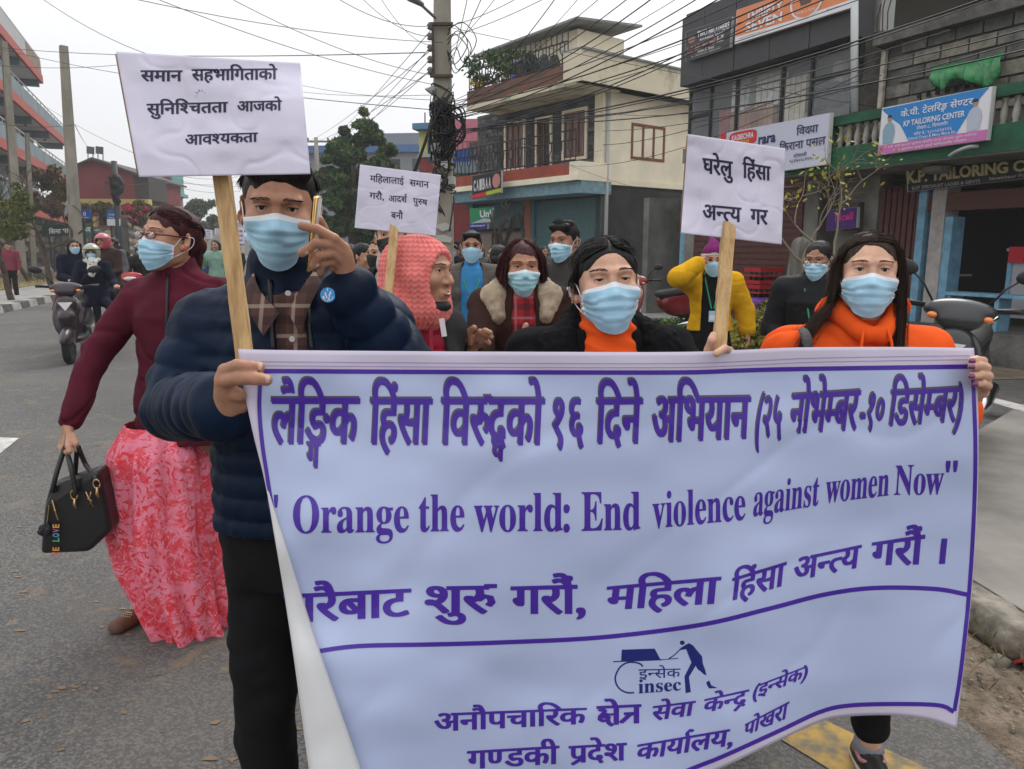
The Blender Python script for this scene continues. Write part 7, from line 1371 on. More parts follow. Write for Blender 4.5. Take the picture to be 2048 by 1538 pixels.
for y in (587, 678):
 p, n = onfront(man.shirt, 577 + (y - 587) * .09, y)
 if p is not None: b = MB(); b.lathe(p - (0, .002, 0), [(.006, 0), (.006, .002), (.004, .003), (.001, .0025)], 12, rot=rotx(R(90))); b.build('shirt_button', mat('button_pearl', (.6, .58, .55), .3), man.root)
p, n = onfront(man.top, 657, 590)
if p is not None:
 rr = rotz(R(12)) @ rotx(R(84)); b = MB(); b.lathe(p - (0, .004, 0), [(.0135, 0), (.0135, .002), (.012, .003), (.0002, .0034)], 20, rot=rr); bd = b.build('pin_badge', mat('badge_blue', (.03, .28, .65), .25), man.root)
 b = MB()
 for k in range(9): a = k * .7; b.box(p - (0, .0078, 0) + rr @ np.array((.0035 * math.cos(a) * (1 + k % 2), .0035 * math.sin(a) * (1 + k % 3), 0)), (.0012, .0006, .0028), rotz(a))
 for k in range(7): a = R(200 + k * 23); b.box(p - (0, .0078, 0) + rr @ np.array((.010 * math.cos(a), .010 * math.sin(a), 0)), (.0011, .0005, .0011))
 b.build('badge_print', mat('badge_white', (.75, .78, .8), .4), man.root)
p, n = onfront(man.top, 312, 654)
if p is not None: q = [P(302, 650, p[1] - .006), P(322, 652, p[1] - .010), P(322, 658, p[1] - .010), P(302, 656, p[1] - .006)]; quadtext('sleeve_lettering', 'MONTANARD', q, mat('sleeve_print', (.7, .7, .72), .5), man.root, (0, 0, 1, 1), off=.015, push=.002)
# collar of the plaid shirt
col = MB()
for sg in (-1, 1):
 n0 = man.neck0; pts = [(sg * .008 + .008, -.096, 1.325), (sg * .036, -.080, 1.365), (sg * .056, -.035, 1.40), (sg * .055, .02, 1.41)]; inn = [(sg * .034 + .008, -.118, 1.285), (sg * .056, -.10, 1.335), (sg * .070, -.045, 1.375), (sg * .068, .02, 1.385)]
 A_ = [man.w(q) for q in bez(pts, 5)]; B_ = [man.w(q) for q in bez(inn, 5)]; k = len(A_); th = np.array((0, .003, 0))
 col.add(A_ + B_ + [q + th for q in A_] + [q + th for q in B_], [(i, i + 1, k + i + 1, k + i) for i in range(k - 1)] + [(2 * k + i, 3 * k + i, 3 * k + i + 1, 2 * k + i + 1) for i in range(k - 1)] + [(k + i, k + i + 1, 3 * k + i + 1, 3 * k + i) for i in range(k - 1)])
col.build('shirt_collar', MATS['shirt_brown_plaid'], man.root, True)
g_short = [[sp(a, 62), sp(a * 1.02, 48, 1.03), sp(a * 1.05, 42, 1.04)] for a in (-85, -60, -35, -15, 8, 30, 50, 70, 90)]
strands('hair_strands', g_short, 260, man.hd, HAIR['black'], man.root, rad=.0011, jit=.004, seg=7)
g_side = [[sp(a, 30, 1.04), sp(a, 12, 1.05), sp(a, -6, 1.04)] for a in (80, 90, 105, 120)]
strands('hair_strands', [[q * np.array((s_, 1, 1)) for q in gg] for s_ in (1, -1) for gg in g_side], 200, man.hd, HAIR['black'], man.root, rad=.001, jit=.004, seg=5)
# phone and ring
ph = thing('mobile_phone', P(625, 470, 1.37), 'gold-edged phone held to the ear of the man in the puffer jacket', 'phone')
a, b_ = P(632, 393, 1.352), P(618, 545, 1.36); ax = b_ - a; L_ = np.linalg.norm(ax); ax /= L_; dp = ray(620, 470) + np.array((.10, 0, 0)); dp -= ax * (dp @ ax); dp /= np.linalg.norm(dp); sd = np.cross(ax, dp); Mx = np.stack([sd, dp, ax], 1)
c0 = (a + b_) / 2 + dp * .033; q = MB(); q.rbox(c0, (.0042, .036, L_ / 2), .003, Mx); q.build('frame', mat('phone_gold', (.75, .47, .16), .25, metal=.9), ph, True)
q = MB(); q.box(c0 - sd * .0046, (.0008, .0335, L_ / 2 - .004), Mx); q.build('screen', mat('phone_screen', (.01, .01, .012), .05), ph)
q = MB(); q.box(c0 + sd * .0046, (.0008, .0335, L_ / 2 - .004), Mx); q.build('back_cover', mat('phone_back', (.6, .58, .55), .2), ph)
q = MB(); cR = P(640, 511, 1.345); q.tube([cR + .0098 * np.array((math.cos(t) * .4, math.sin(t) * .9, math.cos(t))) for t in np.linspace(0, 6.28, 14)], .0014, 6); q.build('ring', mat('ring_silver', (.7, .68, .65), .25, metal=1), man.root, True)
def nail(per, p, ax, up, w=.0062, l=.0075, m=None):
 ax = np.asarray(ax, float); ax /= np.linalg.norm(ax); up = np.asarray(up, float); up -= ax * (up @ ax); up /= np.linalg.norm(up); sd = np.cross(ax, up); V = []; F = []
 for i in range(5):
  for j in range(5):
   s_ = (i / 4 * 2 - 1); t_ = (j / 4 * 2 - 1); V.append(p + sd * w * t_ * (1 - .15 * max(0, s_)) + ax * l * s_ * (1 - .18 * t_ * t_ * (1 if s_ > 0 else -.2)) - up * (.0026 * t_ * t_ + .0012 * max(0, s_) ** 2))
 F = [(i * 5 + j, i * 5 + j + 1, i * 5 + 6 + j, i * 5 + 5 + j) for i in range(4) for j in range(4)]; V = np.array(V); obj('fingernail', np.concatenate([V, V - up * .001]), F + [tuple(x + 25 for x in q[::-1]) for q in F], m or mat('nail', (.58, .37, .28), .3, spec=.5), per.root, True)
for x_, y_, Y_ in ((607, 451, 1.338), (609, 503, 1.328), (630, 528, 1.338)): nail(man, P(x_, y_, Y_), (-1, .1, -.3 if y_ > 460 else .2), (0, -1, .3), .0048, .006)
nail(man, P(514, 731, 1.091), (1, .1, -.05), (.1, -.9, .45)); nail(man, P(529, 757, 1.087), (1, .1, -.05), (.1, -.95, .3))
# ---- woman in maroon zip jacket and pink skirt
M_MAR = cloth('maroon', (.085, .010, .022), v=.15, b=.3, bs=120, rough=.8)
mw = Person(321, 471, 2.75, -14, 'woman in a maroon zip jacket and long pink floral skirt, looking aside through glasses')
mw.head(yaw=-29, pitch=-6, roll=2, k=1.04, near=True, skin='a', hair='wine', kind='tied', nose=.6, hl=.058, gaze=(-20, 6), res=.0028)
lp = mw.lp
mw.body(shW=.165, chest=(.142, .11), waist=(.142, .11), hip=(.178, .13), arms=[(lp(196, 700, 2.78), lp(137, 848, 2.62), ([lp(133, 872, 2.6), lp(128, 876, 2.63), lp(139, 874, 2.58)], [([lp(128, 876, 2.63), lp(121, 893, 2.62), lp(127, 903, 2.58)], .011), ([lp(133, 872, 2.6), lp(127, 895, 2.58), lp(134, 905, 2.55)], .0115), ([lp(139, 874, 2.58), lp(137, 893, 2.545), lp(139, 903, 2.535)], .0115), ([lp(145, 870, 2.58), lp(152, 888, 2.56), lp(153, 900, 2.56)], .0105)])),
  (lp(405, 690, 2.95), lp(440, 750, 2.95), None)], res=.008, top=M_MAR, slr=(.052, .047, .037), hem=.765, thick=.016, tdisp=.007, legs=(tuple(mw.l(G(292, 1236))[:2]), tuple(mw.l(G(398, 1215))[:2])), skirt=True, flare=1.06, stand=.01, tname='zip_jacket', shoe=mat('shoe_brown', (.13, .065, .04), .7))
# skirt
M_SK = bpy.data.materials.new('skirt_pink_floral'); M_SK.use_nodes = True; n_ = M_SK.node_tree.nodes; l_ = M_SK.node_tree.links; pb_ = n_['Principled BSDF']; pb_.inputs['Roughness'].default_value = .75
tc = n_.new('ShaderNodeTexCoord'); cur = None
def nz_(sc, dist, lo, hi, det=3):
 t = n_.new('ShaderNodeTexNoise'); t.inputs['Scale'].default_value = sc; t.inputs['Distortion'].default_value = dist; t.inputs['Detail'].default_value = det; l_.new(tc.outputs['Object'], t.inputs['Vector']); r = n_.new('ShaderNodeMapRange'); r.inputs['From Min'].default_value = lo; r.inputs['From Max'].default_value = hi; l_.new(t.outputs[0], r.inputs['Value']); return r.outputs[0]
for fac, c in ((nz_(6, 2.5, .44, .56), (.88, .24, .34, 1)), (nz_(15, 4.5, .54, .64, 2), (.88, .31, .40, 1)), (nz_(11, 6, .56, .60, 2), (.78, .04, .06, 1))):
 mx = n_.new('ShaderNodeMix'); mx.data_type = 'RGBA'; l_.new(fac, mx.inputs['Factor']); mx.inputs['B'].default_value = c
 if cur is None: mx.inputs['A'].default_value = (.82, .08, .11, 1)
 else: l_.new(cur, mx.inputs['A'])
 cur = mx.outputs['Result']
l_.new(cur, pb_.inputs['Base Color'])
NA, NZ = 120, 44; V = []; zs_ = np.array([.93, .78, .62, .48, .34, .2, .08, .02]); hx = [(850, 1, 0)]
ctr = [mw.w((0, .02, .93)), P(318, 905, 2.76), P(324, 980, 2.77), P(326, 1055, 2.77), P(340, 1120, 2.78), P(366, 1185, 2.80), P(392, 1245, 2.82), P(398, 1268, 2.83)]; ctr[0] = P(318, 846, 2.76); rxs = [.115, .175, .19, .20, .195, .175, .15, .148]; rys = [.11, .14, .15, .16, .165, .165, .16, .16]
for i in range(NZ):
 t = i / (NZ - 1); q = t * 7; c = np.array([np.interp(q, range(8), [p[k] for p in ctr]) for k in range(3)]); rx_ = np.interp(q, range(8), rxs); ry_ = np.interp(q, range(8), rys)
 for j in range(NA):
  a = 2 * math.pi * j / NA; fold = (.024 * math.sin(a * 8 + 1.5 * math.sin(t * 3)) * abs(math.sin(a * 4 + t)) + .014 * math.sin(a * 15 + t * 3.5 + math.sin(t * 9)) + .005 * math.sin(a * 29 + t)) * min(1, t * 2.2 + .1)
  x = (rx_ + fold) * math.cos(a); y = (ry_ + fold) * math.sin(a); lf = max(0, math.cos(a - math.pi)) ** 1.5; V.append(c + np.array((x, y, (.07 * lf + .008 * math.sin(a * 9)) * t ** 4)))
V = np.array(V); F = np.array([(i * NA + j, i * NA + (j + 1) % NA, (i + 1) * NA + (j + 1) % NA, (i + 1) * NA + j) for i in range(NZ - 1) for j in range(NA)]); Nn = vnorm(V, F)
obj('skirt', np.concatenate([V, V - Nn * .003]), np.concatenate([F, F[:, ::-1] + NA * NZ]), M_SK, mw.root, True)
glasses(mw.hd, mw.root, mat('glasses_red', (.12, .006, .02), .3), low=.004, rim=.0021)
b = MB(); b.lathe(mw.hd.w((0, -.0885, .03)), [(.0001, .001), (.0022, 0), (.0001, -.001)], 8, rot=rotx(R(90))); b.build('forehead_dot', M_LASH, mw.root)
b = MB(); b.lathe(mw.hd.w((.092, -.004, -.042)), [(.0001, .004), (.006, .002), (.006, -.002), (.0001, -.004)], 8, rot=mw.hd.M @ rotx(R(90))); b.build('earring', mat('earring_red', (.6, .02, .01), .3), mw.root)
gt = [[sp(0 + s_ * 3, 50 + k * 0, 1.02), sp(s_ * 50, 62 - k * 2, 1.05), sp(s_ * 110, 45 - k * 6, 1.05), sp(s_ * 150, 5, 1.06)] for s_ in (-1, 1) for k in range(2)]
def swept(hl0=46, part=0):
 g = []
 for s_ in (-1, 1):
  for a0, e0 in ((2, 86), (3, 70), (4, 56), (6, 43), (14, 37), (28, 32), (44, 25), (60, 16), (76, 8)):
   p0 = sp(part + s_ * a0, e0 - 2, 1.035); p1 = sp(s_ * (a0 + 38), e0 * .75 + 7, 1.065); p2 = sp(s_ * min(150, a0 + 95), e0 * .45, 1.06); g.append([p0, p1, p2, np.array((s_ * .012, .115, -.02))])
  if s_ == -1: g = g[::-1]
 return g
strands('hair_strands', swept(), 1800, mw.hd, HAIR['wine'], mw.root, rad=.0011, jit=.0025, seg=10)
tail = [[sp(170, 20, 1.05), np.array((x, .10, -.06)), np.array((x * 1.2, .085, -.12)), np.array((x * 1.4, .08, -.17))] for x in (-.03, 0, .03)]
strands('hair_strands', tail, 400, mw.hd, HAIR['wine'], mw.root, rad=.0014, jit=.007, seg=9)
b = MB(); pts = []
for y in (548, 600, 650, 700, 760, 820):
 p, n = onfront(mw.top, 336 - (y - 548) * .02, y);
 if p is not None: pts.append(p - (0, .003, 0))
if len(pts) > 2: b.tube(bez(pts, 3), .006, 6); b.build('zip', zipm, mw.root, True)
fx_, fy_ = mw.kn[0][2][:2]
b = MB()
for u_ in range(5):
 for v_ in range(7):
  if (v_ != 3): b.lathe(mw.w((fx_ + (u_ - 2) * .009 * (1 if abs(v_ - 3) > 1 else .6), fy_ - .125 + v_ * .010, .060 + v_ * .0035)), [(.0001, .003), (.003, 0), (.0001, -.001)], 5)
b.build('beads', mat('beads_gold', (.6, .5, .3), .3, metal=.6), mw.root)
b = MB(); fw = mw.w((-.1, -.2, .0)); b.tube([mw.w((fx_, fy_ - .005, .085)), mw.w((fx_, fy_ - .01, .125)), mw.w((fx_, fy_ - .015, .17))], [.043, .045, .05], 14); b.build('sock', mat('sock_black', (.02, .012, .02), .9), mw.root, True)
b = MB(); b.tube([mw.w((fx_, fy_ - .008, .115)), mw.w((fx_, fy_ - .01, .135))], [.0455, .0465], 14); b.build('ankle_band', mat('band_pink', (.45, .02, .14), .8), mw.root, True)
# handbag
hb = thing('handbag', P(150, 1100, 2.55), 'black leather handbag with gold fittings hanging from the hand of the woman in maroon', 'handbag')
M_LEA = mat('leather_black', (.012, .011, .012), .36, spec=.5, bump=.25, bs=300, bd=.001); M_GOLD = mat('brass', (.62, .40, .18), .3, metal=.95)
Yb = 2.52; q0 = [P(96, 972, Yb), P(196, 940, Yb + .02), P(222, 1062, Yb + .02), P(176, 1106, Yb), P(78, 1110, Yb - .02), P(88, 1010, Yb)]
bm_ = MB(); bm_.prism(q0, (-.012, .10, .0)); bo = bm_.build('bag_body', M_LEA, hb); md = bo.modifiers.new('b', 'BEVEL'); md.width = .018; md.segments = 3; md.limit_method = 'NONE'
for (xa, ya, dz) in ((-1, 0, 0), (1, 0, .1)):
 w0 = P(107, 970, Yb + dz - .005); w1 = P(160, 962, Yb + dz - .005) if dz == 0 else P(187, 945, Yb + dz)
 apex = P(133, 897, 2.56); b = MB()
 if dz == 0: pts = [P(104, 985, Yb - .01), P(112, 950, Yb), P(124, 912, 2.55), P(131, 893, 2.56), P(134, 903, 2.56), P(142, 935, Yb), P(150, 975, Yb - .01), P(151, 990, Yb - .012)]
 else: pts = [P(149, 960, Yb + .1), P(152, 925, Yb + .06), P(155, 893, 2.56), P(160, 903, 2.56), P(172, 930, Yb + .05), P(190, 955, Yb + .02), P(192, 965, Yb)]
 b.tube(bez(pts, 6), .0085, 8); b.build('handle', M_LEA, hb, True)
for x, y in ((148, 990), (193, 968)):
 b = MB(); c = P(x, y, Yb - .012); b.tube([c + .012 * np.array((math.cos(t), 0, math.sin(t) * 1.4)) for t in np.linspace(0, 6.28, 10)], .0022, 5); b.tube([c - (0, 0, .012), c - (.002, 0, .035), c - (-.003, 0, .05)], [.003, .006, .003], 5); b.build('buckle', M_GOLD, hb, True)
b = MB(); c = P(178, 1000, Yb - .006); b.tube([c + (-.008, 0, .03), c + (.002, 0, 0), c + (.012, 0, -.026)], .002, 5); b.tube([c + (.01, 0, .03), c + (.002, 0, .004)], .002, 5); b.tube([c + (-.006, 0, .006), c + (.01, 0, -.002), c + (-.004, 0, -.02)], .002, 5); b.build('gold_monogram', M_GOLD, hb, True)
b = MB(); b.tube([P(104, 1000, Yb - .01), P(110, 1022, Yb - .02), P(116, 1040, Yb - .02)], .002, 5); b.tube([P(98, 1010, Yb - .01), P(94, 1045, Yb - .02)], .0012, 5); b.build('charm_chain', M_GOLD, hb)
sp_ = SDF(.004); sp_.ell(P(90, 1060, Yb - .03), (.021, .021, .021)); V, Q = sp_.mesh(); V += vnorm(V, Q) * (.006 * vnoise(V * 160))[:, None]; obj('pompom', V, Q, mat('pompom_grey', (.03, .03, .033), 1), hb, True)
for k, (ch, cc) in enumerate(zip('EVOL EV', ((.65, .35, .1), (.55, .15, .3), (.1, .4, .65), (.1, .45, .15), None, (.7, .3, .05), (.6, .1, .12)))):
 if ch == ' ': continue
 y = 1047 + k * 9.2; q = [P(105, y + 9, Yb - .024), P(105, y, Yb - .024), P(120, y, Yb - .024), P(120, y + 9, Yb - .024)]; quadtext('charm_letter', ch, q, mat('charm_%d' % k, cc, .4), hb, (.08, .05, .92, .95), off=.03, push=.002)
# ---- woman in the middle, orange turtleneck
M_ORG = cloth('orange', (.80, .10, .015), v=.08, b=.35, bs=200, rough=.9); M_FUZZ = cloth('black_fleece', (.008, .008, .009), b=1, bs=260, rough=1)
cw = Person(1219, 561, 1.6, 4, 'smiling woman with dark tied hair, orange turtleneck and blue mask behind the banner')
cw.head(yaw=3, pitch=-7, roll=-3, k=.93, near=True, skin='c', hair='black', kind='part', smile=1.35, nose=.5, drop=-.003, hl=.070, thick=.0042, arch=.006, gaze=(0, -4))
lp = cw.lp
pal = [lp(1418, 712, 1.36), lp(1432, 722, 1.37), lp(1448, 722, 1.38)]
fin = [([lp(1412, 730, 1.36), lp(1417, 700, 1.335), lp(1424, 680, 1.325), lp(1427, 671, 1.33)], .0092), ([lp(1462, 726, 1.37), lp(1459, 702, 1.34), lp(1449, 697, 1.305), lp(1433, 707, 1.288)], .0085), ([lp(1462, 735, 1.37), lp(1468, 720, 1.36), lp(1462, 740, 1.36)], .0085)]
cw.body(shW=.165, shZ=1.365, chest=(.135, .1), arms=[None, (lp(1480, 900, 1.5), lp(1445, 765, 1.4), (pal, fin))], res=.006, top=M_FUZZ, shirt=M_ORG, open_=.06, slr=(.06, .052, .045), hem=.8, thick=.014, tdisp=.006, bres=.012, tname='coat')
tn = SDF(.004); c0 = cw.neck0; tn.cap(c0 + (0, -.012, -.055), c0 + (0, -.002, -.012), .068, .060, k=.01); tn.ell(c0 + (0, -.01, .05), (.055, .056, .05), k=.004, sub=True); tn.cap(c0 + (0, -.02, -.10), c0 + (0, -.01, -.06), .09, .068, k=.02)
V, Q = tn.mesh(); V = V + vnorm(V, Q) * (.0035 * np.sin(V[:, 2] * 190 + 3 * V[:, 0] * 20) + .002 * vnoise(V * 40))[:, None]; obj('turtleneck', cw.w(V), Q, M_ORG, cw.root, True)
cl_ = SDF(.006)
for s_ in (-1, 1): cl_.cap(c0 + (s_ * .05, .05, -.02), c0 + (s_ * .12, -.05, -.075), .035, .04, k=.03); cl_.cap(c0 + (s_ * .12, -.05, -.075), c0 + (s_ * .10, -.115, -.16), .04, .035, k=.03)
cl_.cap(c0 + (-.05, .055, -.02), c0 + (.05, .055, -.02), .035, k=.03); V, Q = cl_.mesh(); V = V + vnorm(V, Q) * (.004 * vnoise(V * 70) + .003 * vnoise(V * 150))[:, None]; obj('fleece_collar', cw.w(V), Q, M_FUZZ, cw.root, True)
strands('hair_strands', swept(part=4), 2600, cw.hd, HAIR['black'], cw.root, rad=.0009, jit=.0022, seg=11)
loose = [[sp(-60, 30, 1.05), np.array((-.082, -.012, -.0)), np.array((-.088, .0, -.05))], [sp(-75, 30, 1.05), np.array((-.09, .0, .0)), np.array((-.10, .01, -.05))]]
strands('hair_strands', loose, 60, cw.hd, HAIR['black'], cw.root, rad=.0009, jit=.006, seg=8)
strands('flyaway_hair', swept(part=4), 160, cw.hd, HAIR['black'], cw.root, rad=.0004, jit=.007, seg=11, seed=7)
b = MB(); b.lathe(cw.hd.w((-.095, -.002, -.012)), [(.0001, .005), (.006, .003), (.0055, -.004), (.0001, -.006)], 10, rot=cw.hd.M @ roty(R(80))); b.tube([cw.hd.w((-.094, -.004, -.016)), cw.hd.w((-.094, -.006, -.03))], .003, 6); b.build('earbud', mat('earbud_white', (.8, .8, .8), .2), cw.root, True)
b = MB(); b.lathe(cw.hd.w((-.089, -.004, -.043)), [(.0001, .003), (.003, 0), (.0001, -.003)], 8); b.build('ear_stud', M_GOLD, cw.root, True)
# ---- woman on the right, orange hoodie and long hair
rw = Person(1741, 541, 1.86, -10, 'woman with long straight brown hair and orange hoodie at the right end of the banner')
rw.head(yaw=-19, pitch=-6, roll=1, k=.95, near=True, skin='c', hair='brown', kind='long', smile=.4, nose=.6, hl=.076, thick=.0034, arch=.004)
lp = rw.lp
pal = [lp(1962, 728, 1.44), lp(1968, 742, 1.44), lp(1972, 762, 1.445), lp(1968, 785, 1.45)]
fin = [([lp(1962, 730, 1.44), lp(1966, 722, 1.42), lp(1953, 719, 1.385), lp(1944, 721, 1.375)], .0088), ([lp(1968, 744, 1.44), lp(1973, 735, 1.42), lp(1958, 731, 1.378), lp(1944, 733, 1.37)], .0092), ([lp(1972, 762, 1.445), lp(1977, 752, 1.42), lp(1962, 750, 1.378), lp(1944, 752, 1.372)], .0092), ([lp(1968, 785, 1.45), lp(1976, 772, 1.425), lp(1966, 767, 1.385), lp(1952, 768, 1.378)], .0082), ([lp(1950, 790, 1.46), lp(1935, 760, 1.44), lp(1925, 740, 1.43)], .0095)]
rw.body(shW=.175, shZ=1.325, chest=(.14, .1), arms=[None, (lp(1830, 930, 1.72), lp(1922, 806, 1.50), (pal, fin))], res=.006, top=M_ORG, slr=(.06, .055, .045), hem=.8, thick=.014, tdisp=.006, legs=((rw.l(G(1742, 1560))[0], rw.l(G(1742, 1560))[1]), (.1, .25, .12)) if 0 else ((-.22, .22, .02), (rw.l(G(1738, 1545))[0], rw.l(G(1738, 1545))[1])), bres=.012, tname='hoodie', skirt=None, shoe=mat('shoe_black', (.015, .015, .016), .5), ankle=.06)
hd_ = SDF(.005); c0 = rw.neck0; hd_.ell(c0 + (0, .04, -.035), (.115, .085, .055), k=.02)
for s_ in (-1, 1): hd_.cap(c0 + (s_ * .085, .0, -.02), c0 + (s_ * .02, -.10, -.085), .03, .024, k=.02)
hd_.ell(c0 + (0, -.035, .03), (.058, .075, .09), k=.008, sub=True); V, Q = hd_.mesh(); V = V + vnorm(V, Q) * (.003 * vnoise(V * 30))[:, None]; obj('hood', rw.w(V), Q, M_ORG, rw.root, True)
for s_ in (-1, 1):
 b = MB(); b.tube([rw.w(q) for q in bez([c0 + (s_ * .028, -.118, -.07), c0 + (s_ * .035, -.137, -.10), c0 + (s_ * .04, -.145, -.16)], 4)], .0038, 6); b.build('drawstring', M_ORG, rw.root, True)
b = MB(); pts = [lp(1630, 735, 1.82), lp(1618, 700, 1.80), lp(1612, 672, 1.83), lp(1606, 660, 1.9)]; b.tube([rw.w(q) for q in bez(pts, 5)], .013, 8, flat=.5); b.build('bag_strap', mat('strap_grey', (.05, .045, .045), .8, bump=.5, bs=120), rw.root, True)
def longhair(part, L=.34, spread=.10, fwd=0., sides=((-1, 3.6), (1, -.15))):
 g = []
 for s_, q in sides:
  sub = []
  for e0, a1, xo, yo, ll in ((84, 118, .075, .07, 1), (72, 98, .09, .045, 1), (62, 84, .10, .02, .95), (52, 74, .098, -.004, .9), (44, 69, .09, -.02, .85), (38, 66, .086, -.03, .8)):
   p0 = sp(part, e0 - 2 if e0 < 80 else 88, 1.035); sub.append([p0, sp(part + s_ * (a1 * .5), e0 * .7 + 10, 1.065), sp(s_ * a1, 12, 1.07), np.array((s_ * xo, yo, -.09)), np.array((s_ * (xo + spread * .2 * q), yo - fwd * .4, -.2)), np.array((s_ * (xo + spread * .3 * q), yo - fwd, -.2 - L * .45 * ll)), np.array((s_ * (xo + spread * .25 * q), yo - fwd, -.2 - L * .8 * ll))])
  g.append(sub)
 return g
for gg in longhair(8, L=.62, fwd=.05): strands('hair_strands', gg, 2400, rw.hd, HAIR['brown'], rw.root, rad=.0011, jit=.004, seg=16)
for gg in longhair(8, L=.62, fwd=.05): strands('flyaway_hair', gg, 260, rw.hd, HAIR['brown'], rw.root, rad=.0005, jit=.012, seg=16, seed=5)
for i, z in enumerate((721, 733, 752, 768)): nail(rw, P((1945, 1944, 1944, 1951)[i], z, (1.366, 1.361, 1.363, 1.37)[i]), (-1, .2, 0), (-.1, -1, .25), .0046, .0055, mat('nail_polish_plum', (.16, .02, .10), .15, coat=1))
# visible foot: canvas shoe and ankle sock
ft = rw.kn[1][2]; b = MB(); b.tube([rw.w(ft + (0, .01, -.035)), rw.w(ft + (0, .01, .0)), rw.w(ft + (0, .01, .03))], [.045, .040, .037], 14); b.build('sock', mat('sock_grey', (.28, .28, .32), .9), rw.root, True)
b = MB(); b.tube([rw.w(ft + (x, y_, z_)) for x, y_, z_ in ((.04, .02, -.03), (.035, -.04, -.035), (0, -.06, -.04), (-.035, -.04, -.035), (-.04, .02, -.03), (-.02, .05, -.015), (.02, .05, -.015), (.04, .02, -.03))], .006, 5); b.build('shoe_edge', mat('shoe_pink_trim', (.4, .2, .2), .7), rw.root)
b = SDF(.006); b.cap((ft[0], ft[1] + .04, .014), (ft[0] * 1.02, ft[1] - .16, .012), .042, .036, k=.01, flat=((0, 0, 1), 2.2)); V, Q = b.mesh(); V[:, 2] = np.maximum(V[:, 2], .003); obj('sole', rw.w(V), Q, M_SOLE, rw.root, True)
# ---- woman in coral woollen scarf
M_COR = mat('knit_coral', (.74, .19, .17), .95, var=.15, vs_=20, bump=.0, sheen=.2)
M_RED = cloth('puffer_red', (.30, .012, .035), v=.2, b=.3, bs=80, rough=.5)
co = Person(868, 541, 2.42, 35, 'laughing woman in a coral knitted head scarf and red puffer jacket, seen from the side')
co.base = co.base + np.array((-.05, .02, 0)); co.root.location = tuple(co.base); co.head(yaw=62, pitch=0, roll=2, k=1.0, near=True, skin='a', hair='black', kind=None, mask=None, smile=.6, nose=1.0, mouth=True, res=.0028, hl=.06)
lp = co.lp
co.body(shW=.14, chest=(.145, .12), arms=[(lp(775, 790, 2.45), lp(800, 730, 2.3), None), (lp(880, 780, 2.55), lp(860, 740, 2.3), None)], res=.0075, top=cloth('charcoal_vest', (.03, .03, .032)), shirt=None, open_=.07, slr=(.064, .058, .048), hem=.78, thick=.02, tdisp=.004, sleeve=True, tname='vest')
U = SDF(.006); U.loft([((0, .02, .76), .185, .14), ((0, .02, 1.06), .165, .13), ((0, .018, 1.25), .165, .13), ((0, .02, 1.34), .11, .10)], k=.02, puff=(.009, .05)); V, Q = U.mesh(); obj('puffer_jacket', co.w(V), Q, M_RED, co.root, True)
b = MB(); b.tube([co.w(q) for q in [(-.002, -.128, 1.33), (.0, -.126, 1.2), (0, -.126, 1.0)]], .007, 6); b.build('zip', cloth('zip_red', (.32, .03, .06)), co.root, True)
K = SDF(.003); K.ell((0, .03, .02), (.100, .120, .108), k=.03); K.cap((0, .05, -.03), (0, .06, -.09), .095, .105, k=.04)
for s_ in (-1, 1): K.cap((s_ * .076, -.02, -.02), (s_ * .05, -.035, -.115), .028, .032, k=.03)
K.cap((0, -.02, -.125), (0, -.01, -.13), .055, .06, k=.03); K.ell((0, .07, -.13), (.14, .12, .05), k=.04)
K.ell((0, -.125, -.028), (.074, .115, .104), k=.012, sub=True)
def knit(V): a = np.arctan2(V[:, 0], -(V[:, 1] - .03)); c = np.abs(np.sin(a * 17)); zg = np.abs(np.sin(V[:, 2] * 190 + 1.6 * c)); return .0045 * c + .0028 * zg + .004 * vnoise(V * 14)
sdfobj('knitted_scarf', K, M_COR, co.root, co.hd, disp=knit)
Hh = hairsdf('part', .006); sdfobj('hair', Hh, HAIR['black'], co.root, co.hd)
b = MB(); b.tube([co.hd.w(q) for q in bez([(-.024, -.082, -.069), (-.012, -.0935, -.074), (.012, -.0935, -.074), (.026, -.080, -.067)], 4)], [.0035 * 1] * 13, 7); b.build('lips', M_LIP, co.root, True)
b = MB(); b.tube([co.hd.w(q) for q in bez([(-.014, -.090, -.0715), (0, -.096, -.073), (.016, -.0895, -.0705)], 4)], .0026, 6); b.build('teeth', M_TEETH, co.root, True)
b = SDF(.004); b.ell((.0, -.06, -.112), (.044, .040, .02), k=.01); sdfobj('lowered_mask', b, M_MASKK, co.root, co.hd)
b = MB(); q = [P(982, 0, 0) * 0] if 0 else None
pw_ = MB(); pw_.box(P(886, 655, 2.30), (.008, .001, .028), roty(R(-8))); pw_.build('paper_ribbon', mat('paper_white', (.75, .75, .78), .6), co.root)
pp = thing('paper_sheet', P(888, 600, 2.5), 'blank white paper sheet held up beside the coral scarf', 'paper'); mb = MB(); mb.prism([P(880, 572, 2.52), P(899, 566, 2.5), P(897, 603, 2.5), P(880, 606, 2.52)], (0, .001, 0)); mb.build('sheet', MATS['paper_white'], pp)
